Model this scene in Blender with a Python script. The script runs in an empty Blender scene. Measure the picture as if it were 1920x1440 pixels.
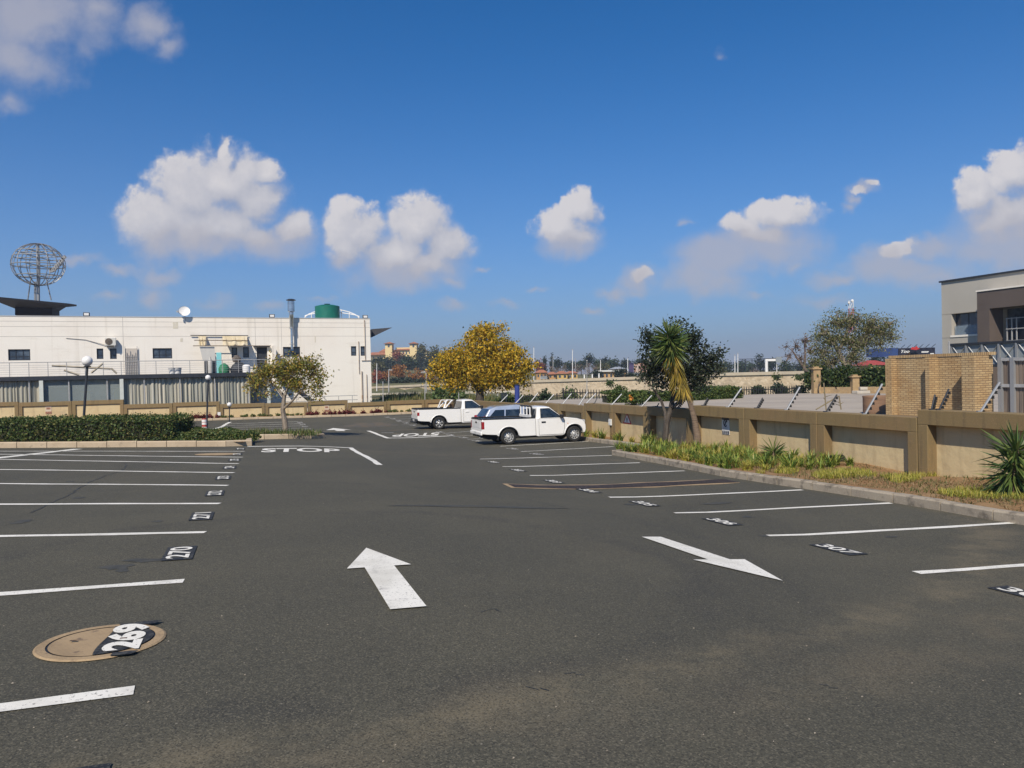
import bpy, bmesh, math, random
import numpy as np
from mathutils import Vector, Matrix

# ------------------------------------------------------------------ camera, sun, sky, exposure
sc = bpy.context.scene
COL = sc.collection
rnd = random.Random(7)
rng = np.random.default_rng(7)
F = 1442.0
PITCH, ROLL = math.radians(0.675), math.radians(-1.3)
CAM = np.array([0.0, 0.0, 1.58])
_a = math.pi / 2 - PITCH
_Rx = np.array([[1, 0, 0], [0, math.cos(_a), -math.sin(_a)], [0, math.sin(_a), math.cos(_a)]])
_Rz = np.array([[math.cos(ROLL), -math.sin(ROLL), 0], [math.sin(ROLL), math.cos(ROLL), 0], [0, 0, 1]])
R = _Rx @ _Rz
cd = bpy.data.cameras.new('camera')
cd.sensor_width = 36.0
cd.lens = 36.0 * F / 1920.0
cd.clip_start = 0.1
cd.clip_end = 6000
cam = bpy.data.objects.new('camera', cd)
COL.objects.link(cam)
cam.matrix_world = Matrix.Translation(Vector(CAM)) @ Matrix(R.tolist()).to_4x4()
sc.camera = cam

SUN_EL = math.radians(44)
SUN_H = np.array([-0.27, -0.963])
SUN_H = SUN_H / np.linalg.norm(SUN_H)
SUN = Vector((SUN_H[0] * math.cos(SUN_EL), SUN_H[1] * math.cos(SUN_EL), math.sin(SUN_EL)))
sl = bpy.data.lights.new('sun', 'SUN')
sl.energy = 4.8
sl.angle = math.radians(0.5)
sl.color = (1.0, 0.90, 0.76)
so = bpy.data.objects.new('sun', sl)
COL.objects.link(so)
so.rotation_euler = (-SUN).to_track_quat('-Z', 'Y').to_euler()
so.location = (0, 0, 40)
sc.view_settings.view_transform = 'Standard'
sc.view_settings.look = 'None'
sc.view_settings.gamma = 1
sc.view_settings.exposure = 0.15


def ray(px, py):
    return R @ np.array([(px - 960) / F, (720 - py) / F, -1.0])


def P(px, py, Y):
    d = ray(px, py)
    return CAM + d * (Y / d[1])


def build_world():
    w = bpy.data.worlds.new('World')
    sc.world = w
    w.use_nodes = True
    nt = w.node_tree
    N, L = nt.nodes, nt.links
    N.clear()

    def put(sock, v):
        if hasattr(v, 'is_output'):
            L.new(v, sock)
        else:
            sock.default_value = v

    def mth(op, a, b=None, c=None, clamp=False):
        n = N.new('ShaderNodeMath'); n.operation = op; n.use_clamp = clamp
        for i, v in enumerate((a, b, c)):
            if v is not None:
                put(n.inputs[i], v)
        return n.outputs[0]

    def vm(op, a, b=None, out=0):
        n = N.new('ShaderNodeVectorMath'); n.operation = op
        put(n.inputs[0], a)
        if b is not None:
            put(n.inputs[1], b)
        return n.outputs[out]

    def comb(x, y, z):
        n = N.new('ShaderNodeCombineXYZ')
        for i, v in enumerate((x, y, z)):
            put(n.inputs[i], v)
        return n.outputs[0]

    def mix(f, a, b):
        n = N.new('ShaderNodeMix'); n.data_type = 'RGBA'; n.clamp_factor = True
        put(n.inputs[0], f); put(n.inputs[6], a); put(n.inputs[7], b)
        return n.outputs[2]

    def sstep(x, lo, hi):
        n = N.new('ShaderNodeMapRange'); n.interpolation_type = 'SMOOTHSTEP'
        put(n.inputs[0], x); n.inputs[1].default_value = lo; n.inputs[2].default_value = hi
        return n.outputs[0]

    def fbm(p, scale, detail=6, rough=0.55):
        n = N.new('ShaderNodeTexNoise'); n.noise_dimensions = '3D'
        put(n.inputs['Vector'], p)
        n.inputs['Scale'].default_value = scale
        n.inputs['Detail'].default_value = detail
        n.inputs['Roughness'].default_value = rough
        return n.outputs[0]

    tc = N.new('ShaderNodeTexCoord').outputs['Generated']
    sp = N.new('ShaderNodeSeparateXYZ'); L.new(tc, sp.inputs[0])
    x, y, z = sp.outputs
    yy = mth('MAXIMUM', y, 0.08)
    p = comb(mth('DIVIDE', x, yy), 0.0, mth('DIVIDE', z, yy))
    sky = N.new('ShaderNodeTexSky'); sky.sky_type = 'NISHITA'; sky.sun_disc = False
    sky.sun_elevation = SUN_EL
    sky.sun_rotation = math.atan2(SUN_H[0], SUN_H[1])
    sky.altitude = 1500; sky.air_density = 1.0; sky.dust_density = 0.6; sky.ozone_density = 2.5
    base = vm('MULTIPLY', sky.outputs[0], SKY_TINT)
    hz = mth('POWER', mth('SUBTRACT', 1.0, mth('MAXIMUM', z, 0.0), None, True), SKY_HZ[1])
    base = mix(mth('MULTIPLY', hz, SKY_HZ[0]), base, SKY_HAZE)

    def field(pp, blobs):
        out = None
        for (cx, cy, rx, ry, wt) in blobs:
            d = ray(cx, cy)
            c = (d[0] / d[1], 0.0, d[2] / d[1])
            q = vm('MULTIPLY', vm('SUBTRACT', pp, c), (F / (rx * 1.06), 0.0, F / (ry * 1.06)))
            l = mth('MULTIPLY_ADD', vm('LENGTH', q, None, 1), -1.25, .25 + wt)
            out = l if out is None else mth('SMOOTH_MAX', out, l, 0.25)
        return out

    hard = [(300, 415, 85, 62, 1), (355, 360, 80, 75, 1), (425, 340, 80, 72, 1), (422, 280, 20, 32, .8), (390, 420, 130, 62, 1),
            (500, 325, 42, 34, .8), (475, 375, 75, 60, .9), (545, 430, 60, 46, .75), (470, 440, 100, 40, .7),
            (668, 435, 62, 50, 1), (645, 460, 60, 42, .9), (785, 425, 66, 58, 1), (745, 465, 90, 48, 1), (835, 455, 58, 50, .9), (800, 490, 90, 36, .8),
            (1090, 395, 38, 44, .85), (1050, 425, 62, 38, .8), (1075, 440, 70, 36, .7),
            (1470, 402, 84, 36, .85), (1400, 425, 70, 32, .6), (1440, 440, 110, 32, .55),
            (1640, 344, 30, 13, .25), (1612, 354, 30, 16, .25),
            (1690, 465, 60, 28, .4),
            (1900, 335, 60, 48, 1), (1835, 365, 52, 44, 1), (1890, 400, 90, 60, .9), (1960, 350, 90, 80, 1),
            (1196, 521, 42, 22, .3)]
    soft = [(1345, 482, 90, 44, 1.2), (1300, 520, 80, 34, 1.1), (1420, 460, 130, 50, 1.0), (1598, 374, 20, 26, .9), (1590, 390, 26, 18, .7), (1620, 350, 50, 20, .8), (1655, 492, 90, 40, 1.1), (1745, 468, 70, 32, 1.0), (1580, 518, 80, 24, .8), (1192, 526, 60, 30, 1.0), (1150, 548, 46, 20, .9), (1110, 576, 30, 14, .8), (60, 30, 190, 85, 1), (20, 110, 150, 90, .8), (180, 20, 90, 70, .7), (285, 45, 62, 62, .8), (310, 85, 60, 40, .5), (10, 190, 60, 50, .4),
            (150, 488, 70, 22, .6), (220, 505, 90, 22, .4), (300, 520, 70, 26, .45), (200, 556, 70, 22, .45), (280, 555, 60, 40, .4), (400, 572, 80, 26, .5), (510, 575, 60, 20, .5),
            (600, 560, 60, 16, .3), (850, 575, 60, 18, .5), (845, 525, 60, 24, .5), (905, 500, 26, 16, .5), (1005, 543, 40, 14, .5), (950, 570, 60, 16, .4),
            (1280, 420, 40, 16, .5), (1352, 100, 30, 28, .4), (1490, 500, 60, 24, .5), (1420, 555, 70, 18, .4),
            (370, 462, 150, 42, .95), (500, 462, 110, 42, .9), (745, 512, 140, 44, .95), (640, 490, 70, 34, .7), (1070, 462, 80, 36, .85), (1440, 470, 150, 50, .95), (1320, 535, 120, 36, .8), (1700, 505, 150, 44, .85), (1900, 445, 140, 80, 1.0), (1190, 545, 70, 22, .6), (1840, 470, 170, 70, .75), (1750, 520, 150, 40, .55), (1560, 560, 160, 30, .35), (1880, 530, 140, 50, .5)]
    def ncol(pp, scale, amp, det=4):
        n = N.new('ShaderNodeTexNoise'); L.new(pp, n.inputs['Vector']); n.inputs['Scale'].default_value = scale; n.inputs['Detail'].default_value = det; n.inputs['Roughness'].default_value = .6
        return vm('MULTIPLY', vm('SUBTRACT', n.outputs[1], (.5, .5, .5)), (amp, 0, amp))

    def warp(pp):
        return vm('ADD', pp, vm('ADD', ncol(pp, 9.0, .045, 3), ncol(pp, 32.0, .032, 6)))
    nz = mth('MULTIPLY_ADD', fbm(p, 19.0, 12, 0.64), 1.2, -0.55)
    nz2 = mth('MULTIPLY_ADD', fbm(p, 12.0, 8, 0.58), 1.9, -0.95)
    D = mth('ADD', field(warp(p), hard), nz)
    lightdir = (-0.012, 0.0, 0.022)
    pu = vm('ADD', p, lightdir)
    Du = mth('ADD', field(warp(pu), hard), mth('MULTIPLY_ADD', fbm(pu, 19.0, 12, 0.64), 1.2, -0.55))
    Ds = mth('ADD', field(warp(p), soft), nz2)
    
    als = mth('MULTIPLY', sstep(Ds, -0.15, 1.05), 0.72)
    lit = mth('MULTIPLY_ADD', mth('SUBTRACT', D, Du), 0.62, 0.5, True)
    wd = mth('MULTIPLY_ADD', mth('SUBTRACT', 1.0, lit, None, True), 1.1, 0.34)
    al = mth('DIVIDE', mth('ADD', D, 0.12), wd, None, True)
    al = mth('MULTIPLY', sstep(al, 0.0, 1.0), 0.93)
    ccol = mix(lit, CLOUD_DARK, CLOUD_LIT)
    front = sstep(y, 0.1, 0.25)
    base = mix(mth('MULTIPLY', al, front), base, ccol)
    base = mix(mth('MULTIPLY', als, front), base, CLOUD_SOFT)
    bg = N.new('ShaderNodeBackground'); bg.inputs[1].default_value = 0.1
    L.new(base, bg.inputs[0])
    o = N.new('ShaderNodeOutputWorld'); L.new(bg.outputs[0], o.inputs[0])
    w.cycles.sampling_method = 'MANUAL'
    w.cycles.sample_map_resolution = 512


SKY_TINT = (0.035, 0.60, 1.04)
SKY_HZ = (1.0, 6.2)
SKY_HAZE = (3.45, 3.6, 4.3, 1)
CLOUD_LIT = (6.6, 6.3, 6.3, 1)
CLOUD_DARK = (3.3, 3.5, 4.3, 1)
CLOUD_SOFT = (4.35, 4.25, 4.7, 1)
build_world()

# ------------------------------------------------------------------ ground model
_n = np.cross(ray(460, 750), ray(6500, 720))
GA, GB = -_n[0] / _n[2], -_n[1] / _n[2]
UX, UY = 0.948, 0.3183          # u: across the aisle (to the right), v: along the aisle (away)
UD = np.array([UX, UY]); VD = np.array([-UY, UX])


def S(t):
    t = min(max(t, 0.0), 1.0)
    return t * t * (3 - 2 * t)


def uv(x, y):
    return UX * x + UY * y, -UY * x + UX * y


def xy(u, v):
    return UX * u - UY * v, UY * u + UX * v


def zg(x, y):
    u, v = uv(x, y)
    d = 0.30 * S((u - 1) / 6) * (1 - S((v - 31) / 12))
    ri = 0.5 * S((y - 44) / 10) * min(max((x + 30) / 25, 0), 1)
    return GA * x + GB * y - d + ri + 0.012 * max(0, u - 7)


def G(px, py, dz=0.0):
    d = ray(px, py)
    lo, hi = 0.5, 300.0
    for _ in range(50):
        m = (lo + hi) / 2
        q = CAM + d * m
        if q[2] > zg(q[0], q[1]) + dz:
            lo = m
        else:
            hi = m
    return CAM + d * lo


class Plane:
    """vertical plane through (x,y) with horizontal direction d; coordinates (s along d, z)"""
    def __init__(self, o, d):
        self.o = np.array(o, float); self.d = np.array(d, float) / np.linalg.norm(d)
        self.n = np.array([self.d[1], -self.d[0]])   # towards the viewer when d runs to the right

    def hit(self, px, py):
        r = ray(px, py)
        t = ((self.o - CAM[:2]) @ self.n) / (r[:2] @ self.n)
        q = CAM + r * t
        return (q[:2] - self.o) @ self.d, q[2]

    def pt(self, s, z, off=0.0):
        q = self.o + self.d * s + self.n * off
        return (q[0], q[1], z)


# ------------------------------------------------------------------ materials
MATS = {}


def mat(name, col, rough=0.7, metal=0.0, spec=0.4, var=(), bump=None, coord='Object', coat=0.0, trans=0.0, alpha=1.0):
    """procedural material: base colour varied by noise layers var=[(scale, lo, hi, colour, fac)], bump=(scale, strength)"""
    if name in MATS:
        return MATS[name]
    m = bpy.data.materials.new(name); m.use_nodes = True
    nt = m.node_tree; N, L = nt.nodes, nt.links
    b = N['Principled BSDF']
    b.inputs['Roughness'].default_value = rough
    b.inputs['Metallic'].default_value = metal
    b.inputs['Specular IOR Level'].default_value = spec
    b.inputs['Coat Weight'].default_value = coat
    b.inputs['Coat Roughness'].default_value = 0.06
    b.inputs['Transmission Weight'].default_value = trans
    b.inputs['Alpha'].default_value = alpha
    tc = N.new('ShaderNodeTexCoord')
    cur = None
    for (scale, lo, hi, c2, fac) in var:
        no = N.new('ShaderNodeTexNoise'); L.new(tc.outputs[coord], no.inputs['Vector'])
        if isinstance(scale, tuple):
            mp = N.new('ShaderNodeMapping'); L.new(tc.outputs[coord], mp.inputs[0]); mp.inputs[3].default_value = scale
            L.new(mp.outputs[0], no.inputs['Vector']); no.inputs['Scale'].default_value = 1
        else:
            no.inputs['Scale'].default_value = scale
        no.inputs['Detail'].default_value = 5; no.inputs['Roughness'].default_value = 0.6
        mr = N.new('ShaderNodeMapRange'); mr.interpolation_type = 'SMOOTHSTEP'
        L.new(no.outputs[0], mr.inputs[0]); mr.inputs[1].default_value = lo; mr.inputs[2].default_value = hi
        mr.inputs[4].default_value = fac
        mx = N.new('ShaderNodeMix'); mx.data_type = 'RGBA'
        L.new(mr.outputs[0], mx.inputs[0])
        if cur is None:
            mx.inputs[6].default_value = (*col, 1)
        else:
            L.new(cur, mx.inputs[6])
        mx.inputs[7].default_value = (*c2, 1)
        cur = mx.outputs[2]
    if cur is None:
        b.inputs['Base Color'].default_value = (*col, 1)
    else:
        L.new(cur, b.inputs['Base Color'])
    if bump:
        no = N.new('ShaderNodeTexNoise'); L.new(tc.outputs[coord], no.inputs['Vector'])
        no.inputs['Scale'].default_value = bump[0]; no.inputs['Detail'].default_value = 4
        bp = N.new('ShaderNodeBump'); bp.inputs['Strength'].default_value = bump[1]; bp.inputs['Distance'].default_value = bump[2] if len(bump) > 2 else 0.02
        L.new(no.outputs[0], bp.inputs['Height']); L.new(bp.outputs[0], b.inputs['Normal'])
    MATS[name] = m
    return m


def leaf_mat(name, cols, transl=0.35, rough=0.55):
    if name in MATS:
        return MATS[name]
    m = bpy.data.materials.new(name); m.use_nodes = True
    nt = m.node_tree; N, L = nt.nodes, nt.links
    b = N['Principled BSDF']; b.inputs['Roughness'].default_value = rough; b.inputs['Specular IOR Level'].default_value = 0.35
    g = N.new('ShaderNodeNewGeometry')
    cr = N.new('ShaderNodeValToRGB'); cr.color_ramp.interpolation = 'LINEAR'
    e = cr.color_ramp.elements
    while len(e) < len(cols):
        e.new(0.5)
    for i, c in enumerate(cols):
        e[i].position = i / (len(cols) - 1); e[i].color = (*c, 1)
    L.new(g.outputs['Random Per Island'], cr.inputs[0])
    L.new(cr.outputs[0], b.inputs['Base Color'])
    if transl > 0:
        t = N.new('ShaderNodeBsdfTranslucent'); L.new(cr.outputs[0], t.inputs[0])
        mx = N.new('ShaderNodeMixShader'); mx.inputs[0].default_value = transl
        L.new(b.outputs[0], mx.inputs[1]); L.new(t.outputs[0], mx.inputs[2])
        L.new(mx.outputs[0], N['Material Output'].inputs[0])
    MATS[name] = m
    return m


# ------------------------------------------------------------------ mesh helpers
class MB:
    def __init__(self):
        self.v = []; self.f = []; self.m = []; self.cur = 0

    def add(self, vs, fs):
        o = len(self.v)
        self.v.extend([tuple(map(float, q)) for q in vs])
        for f in fs:
            self.f.append([o + i for i in f]); self.m.append(self.cur)
        return self

    def quad(self, a, b, c, d):
        return self.add([a, b, c, d], [[0, 1, 2, 3]])

    def box(self, c, s, rz=0.0, M=None):
        hx, hy, hz = s[0] / 2, s[1] / 2, s[2] / 2
        vs = [(-hx, -hy, -hz), (hx, -hy, -hz), (hx, hy, -hz), (-hx, hy, -hz), (-hx, -hy, hz), (hx, -hy, hz), (hx, hy, hz), (-hx, hy, hz)]
        cs, sn = math.cos(rz), math.sin(rz)
        if M is not None:
            vs = [tuple(M @ Vector(q)) for q in vs]
        else:
            vs = [(q[0] * cs - q[1] * sn, q[0] * sn + q[1] * cs, q[2]) for q in vs]
        vs = [(q[0] + c[0], q[1] + c[1], q[2] + c[2]) for q in vs]
        return self.add(vs, [[3, 2, 1, 0], [4, 5, 6, 7], [0, 1, 5, 4], [1, 2, 6, 5], [2, 3, 7, 6], [3, 0, 4, 7]])

    def pbox(self, pl, s0, s1, z0, z1, o0, o1):
        """box in plane coordinates (s, z, offset towards the viewer)"""
        vs = [pl.pt(s0, z0, o0), pl.pt(s1, z0, o0), pl.pt(s1, z1, o0), pl.pt(s0, z1, o0), pl.pt(s0, z0, o1), pl.pt(s1, z0, o1), pl.pt(s1, z1, o1), pl.pt(s0, z1, o1)]
        return self.add(vs, [[0, 1, 2, 3][::-1], [4, 5, 6, 7], [0, 1, 5, 4], [1, 2, 6, 5], [2, 3, 7, 6], [3, 0, 4, 7]])

    def prism(self, poly, d):
        """poly: list of 3D points, extruded by vector d"""
        n = len(poly)
        vs = list(poly) + [tuple(np.array(q) + np.array(d)) for q in poly]
        fs = [list(range(n))[::-1], list(range(n, 2 * n))] + [[i, (i + 1) % n, n + (i + 1) % n, n + i] for i in range(n)]
        return self.add(vs, fs)

    def tube(self, pts, r, n=8, cap=True):
        pts = [np.array(q, float) for q in pts]
        rs = r if isinstance(r, (list, tuple)) else [r] * len(pts)
        vs = []; fs = []
        prev = None
        for i, q in enumerate(pts):
            t = pts[min(i + 1, len(pts) - 1)] - pts[max(i - 1, 0)]
            t = t / (np.linalg.norm(t) + 1e-9)
            if prev is None:
                a = np.array([0, 0, 1.0]) if abs(t[2]) < 0.9 else np.array([1.0, 0, 0])
                e1 = np.cross(t, a); e1 /= np.linalg.norm(e1)
            else:
                e1 = prev - t * (prev @ t); e1 /= (np.linalg.norm(e1) + 1e-9)
            prev = e1
            e2 = np.cross(t, e1)
            for k in range(n):
                an = 2 * math.pi * k / n
                vs.append(q + (e1 * math.cos(an) + e2 * math.sin(an)) * rs[i])
        for i in range(len(pts) - 1):
            for k in range(n):
                fs.append([i * n + k, i * n + (k + 1) % n, (i + 1) * n + (k + 1) % n, (i + 1) * n + k])
        if cap:
            fs.append(list(range(n))[::-1]); fs.append([(len(pts) - 1) * n + k for k in range(n)])
        return self.add(vs, fs)

    def lathe(self, prof, c=(0, 0, 0), n=24, axis='z'):
        vs = []; fs = []
        for (r, h) in prof:
            for k in range(n):
                an = 2 * math.pi * k / n
                a, b = r * math.cos(an), r * math.sin(an)
                q = (a, b, h) if axis == 'z' else ((a, h, b) if axis == 'y' else (h, a, b))
                vs.append((q[0] + c[0], q[1] + c[1], q[2] + c[2]))
        for i in range(len(prof) - 1):
            for k in range(n):
                fs.append([i * n + k, i * n + (k + 1) % n, (i + 1) * n + (k + 1) % n, (i + 1) * n + k])
        return self.add(vs, fs)

    def sphere(self, c, r, n=16, m=10):
        prof = [(r * math.sin(math.pi * i / m) + 1e-5, -r * math.cos(math.pi * i / m)) for i in range(m + 1)]
        return self.lathe(prof, c, n)


def tag(o, label=None, cat=None, group=None, kind=None):
    if label: o['label'] = label
    if cat: o['category'] = cat
    if group: o['group'] = group
    if kind: o['kind'] = kind
    return o


def thing(name, label, cat, loc=(0, 0, 0), group=None, rz=0.0):
    o = bpy.data.objects.new(name, None)
    o.empty_display_size = 0.2
    COL.objects.link(o)
    o.location = tuple(map(float, loc)); o.rotation_euler = (0, 0, rz)
    return tag(o, label, cat, group)


def obj(name, mb, mats, parent=None, smooth=False, bevel=0.0, seg=2, local=False, sub=0, fixn=True):
    """one mesh object; world coordinates unless local=True (then the parent's own frame)"""
    me = bpy.data.meshes.new(name)
    me.from_pydata(mb.v, [], mb.f)
    if not isinstance(mats, (list, tuple)):
        mats = [mats]
    for m in mats:
        me.materials.append(m)
    if len(mats) > 1:
        me.polygons.foreach_set('material_index', mb.m)
    if fixn:
        bm = bmesh.new(); bm.from_mesh(me)
        bmesh.ops.recalc_face_normals(bm, faces=bm.faces)
        bm.to_mesh(me); bm.free()
    me.update()
    if smooth:
        me.shade_smooth()
        try:
            me.set_sharp_from_angle(angle=math.radians(40))
        except Exception:
            pass
    o = bpy.data.objects.new(name, me)
    COL.objects.link(o)
    if parent is not None:
        o.parent = parent
        if not local:
            q = parent; off = Vector((0, 0, 0))
            while q is not None:
                off += q.location if (q.parent is None or q.type == 'EMPTY') else q.location
                q = q.parent
            o.location = -off
    if bevel > 0:
        b = o.modifiers.new('bevel', 'BEVEL'); b.width = bevel; b.segments = seg; b.limit_method = 'ANGLE'; b.angle_limit = math.radians(35)
        b.harden_normals = False
    if sub:
        s = o.modifiers.new('sub', 'SUBSURF'); s.levels = sub; s.render_levels = sub
    return o


def struct(name, mb, m, **k):
    o = obj(name, mb, m, **k); o['kind'] = 'structure'; return o


def np_obj(name, V, Fq, m, parent=None):
    """fast mesh from numpy arrays: V (n,3), Fq (k, sides)"""
    me = bpy.data.meshes.new(name)
    n, k = Fq.shape
    me.vertices.add(len(V)); me.vertices.foreach_set('co', V.astype(np.float32).ravel())
    me.loops.add(n * k); me.loops.foreach_set('vertex_index', Fq.astype(np.int32).ravel())
    me.polygons.add(n); me.polygons.foreach_set('loop_start', np.arange(n, dtype=np.int32) * k)
    me.polygons.foreach_set('loop_total', np.full(n, k, np.int32))
    me.materials.append(m)
    me.update(calc_edges=True)
    o = bpy.data.objects.new(name, me); COL.objects.link(o)
    if parent is not None:
        o.parent = parent; o.location = -parent.location
    return o


def copy_tree(src, name=None, parent=None):
    c = src.copy(); COL.objects.link(c)
    if parent is not None:
        c.parent = parent
    for ch in src.children:
        copy_tree(ch, None, c)
    return c


def unit(a):
    return a / (np.linalg.norm(a, axis=-1, keepdims=True) + 1e-9)


def leaf_quads(pos, size, aspect=0.55, up=0.3, jitter=0.35, droop=0.0):
    """rhombus leaves at pos (n,3)"""
    n = len(pos)
    d = unit(rng.normal(size=(n, 3)) + np.array([0, 0, -droop]))
    nr = unit(rng.normal(size=(n, 3)) + np.array([0, 0, up * 2]))
    s = unit(np.cross(d, nr))
    sz = (size * (1 + jitter * rng.uniform(-1, 1, n)))[:, None]
    V = np.stack([pos - d * sz * .5, pos + s * sz * aspect * .5, pos + d * sz * .5, pos - s * sz * aspect * .5], 1).reshape(-1, 3)
    return V, np.arange(4 * n).reshape(n, 4)


def crown_points(blobs, nclus, per, spread, shell=0.5):
    """clustered points through a set of ellipsoids (centre, radii)"""
    w = np.array([r[0] * r[1] * r[2] for c, r in blobs]) ** 0.75; w = w / w.sum()
    idx = rng.choice(len(blobs), nclus, p=w)
    C = np.array([blobs[i][0] for i in idx]); Rr = np.array([blobs[i][1] for i in idx])
    dirs = unit(rng.normal(size=(nclus, 3)))
    rad = rng.uniform(0, 1, nclus) ** shell
    cc = C + dirs * Rr * rad[:, None]
    pts = np.repeat(cc, per, 0) + rng.normal(size=(nclus * per, 3)) * spread * np.array([1, 1, .75])
    return cc, pts


def bend(a, b, k=4, wob=0.08):
    a, b = np.array(a, float), np.array(b, float)
    L = np.linalg.norm(b - a)
    pts = [a + (b - a) * t for t in np.linspace(0, 1, k + 1)]
    for i in range(1, k):
        pts[i] = pts[i] + np.array([rnd.uniform(-1, 1), rnd.uniform(-1, 1), rnd.uniform(-.4, 1)]) * wob * L
    return pts


def tree(name, label, cat, base, trunks, blobs, nclus, per, spread, size, leaf, bark, group=None, twigs=40, shell=0.5, aspect=0.55, droop=0.0, up=.3, limb=0.35):
    """trunks: list of (points, r0, r1); limbs run from trunk tops into the blobs"""
    t = thing(name, label, cat, base, group)
    mb = MB()
    for pts, r0, r1 in trunks:
        k = len(pts)
        mb.tube(pts, [r0 + (r1 - r0) * i / (k - 1) for i in range(k)], 9)
    tops = [np.array(q[0][-1]) for q in trunks]
    cc, pts = crown_points(blobs, nclus, per, spread, shell)
    for c, r in blobs:
        c = np.array(c)
        o = min(tops, key=lambda q: np.linalg.norm(q - c))
        rr = [q for q in trunks if np.allclose(q[0][-1], o)][0][2]
        mb.tube(bend(o, c, 4), [rr * .8, rr * .65, rr * .5, rr * .36, rr * .22], 6)
    for i in range(min(twigs, nclus)):
        b = min(blobs, key=lambda q: np.linalg.norm(np.array(q[0]) - cc[i]))
        rr = trunks[0][2]
        mb.tube(bend(b[0], cc[i], 3), [rr * .25, rr * .18, rr * .12, rr * .06], 4)
    obj('trunk', mb, bark, t, smooth=True)
    V, Fq = leaf_quads(pts, size, aspect, up, droop=droop)
    np_obj('crown', V, Fq, leaf, t)
    return t


def blobs_px(lst, Y, flat=0.9):
    out = []
    for q in lst:
        px, py, rx, ry = q[:4]
        dy = q[4] if len(q) > 4 else 0.0
        c = P(px, py, Y + dy); k = (Y + dy) / F
        out.append((c, np.array([rx * k, (rx + ry) / 2 * k * flat, ry * k])))
    return out


def blades(pos, h, lean, width, seg=2, bendk=0.6):
    """grass/strap blades: tapered bent strips, pos (n,3); h, lean arrays"""
    n = len(pos)
    an = rng.uniform(0, 2 * math.pi, n)
    d = np.stack([np.cos(an), np.sin(an), np.zeros(n)], 1)
    s = np.stack([-np.sin(an), np.cos(an), np.zeros(n)], 1)
    rows = []
    for i in range(seg + 1):
        t = i / seg
        c = pos + d * (lean * t ** 1.6)[:, None] + np.array([0, 0, 1.0]) * (h * (t - bendk * .5 * t * t * np.clip(lean / (h + 1e-6), 0, 1.4)))[:, None]
        w = (width * (1 - t ** 2) * .5 + .0008)[:, None] if not np.isscalar(width) else (width * (1 - t ** 2) * .5 + .0008)
        rows.append(c - s * w); rows.append(c + s * w)
    V = np.stack(rows, 1).reshape(-1, 3)
    k = 2 * (seg + 1)
    Fq = []
    for i in range(seg):
        Fq.append(np.stack([np.arange(n) * k + 2 * i, np.arange(n) * k + 2 * i + 1, np.arange(n) * k + 2 * i + 3, np.arange(n) * k + 2 * i + 2], 1))
    return V, np.concatenate(Fq, 0)


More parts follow.
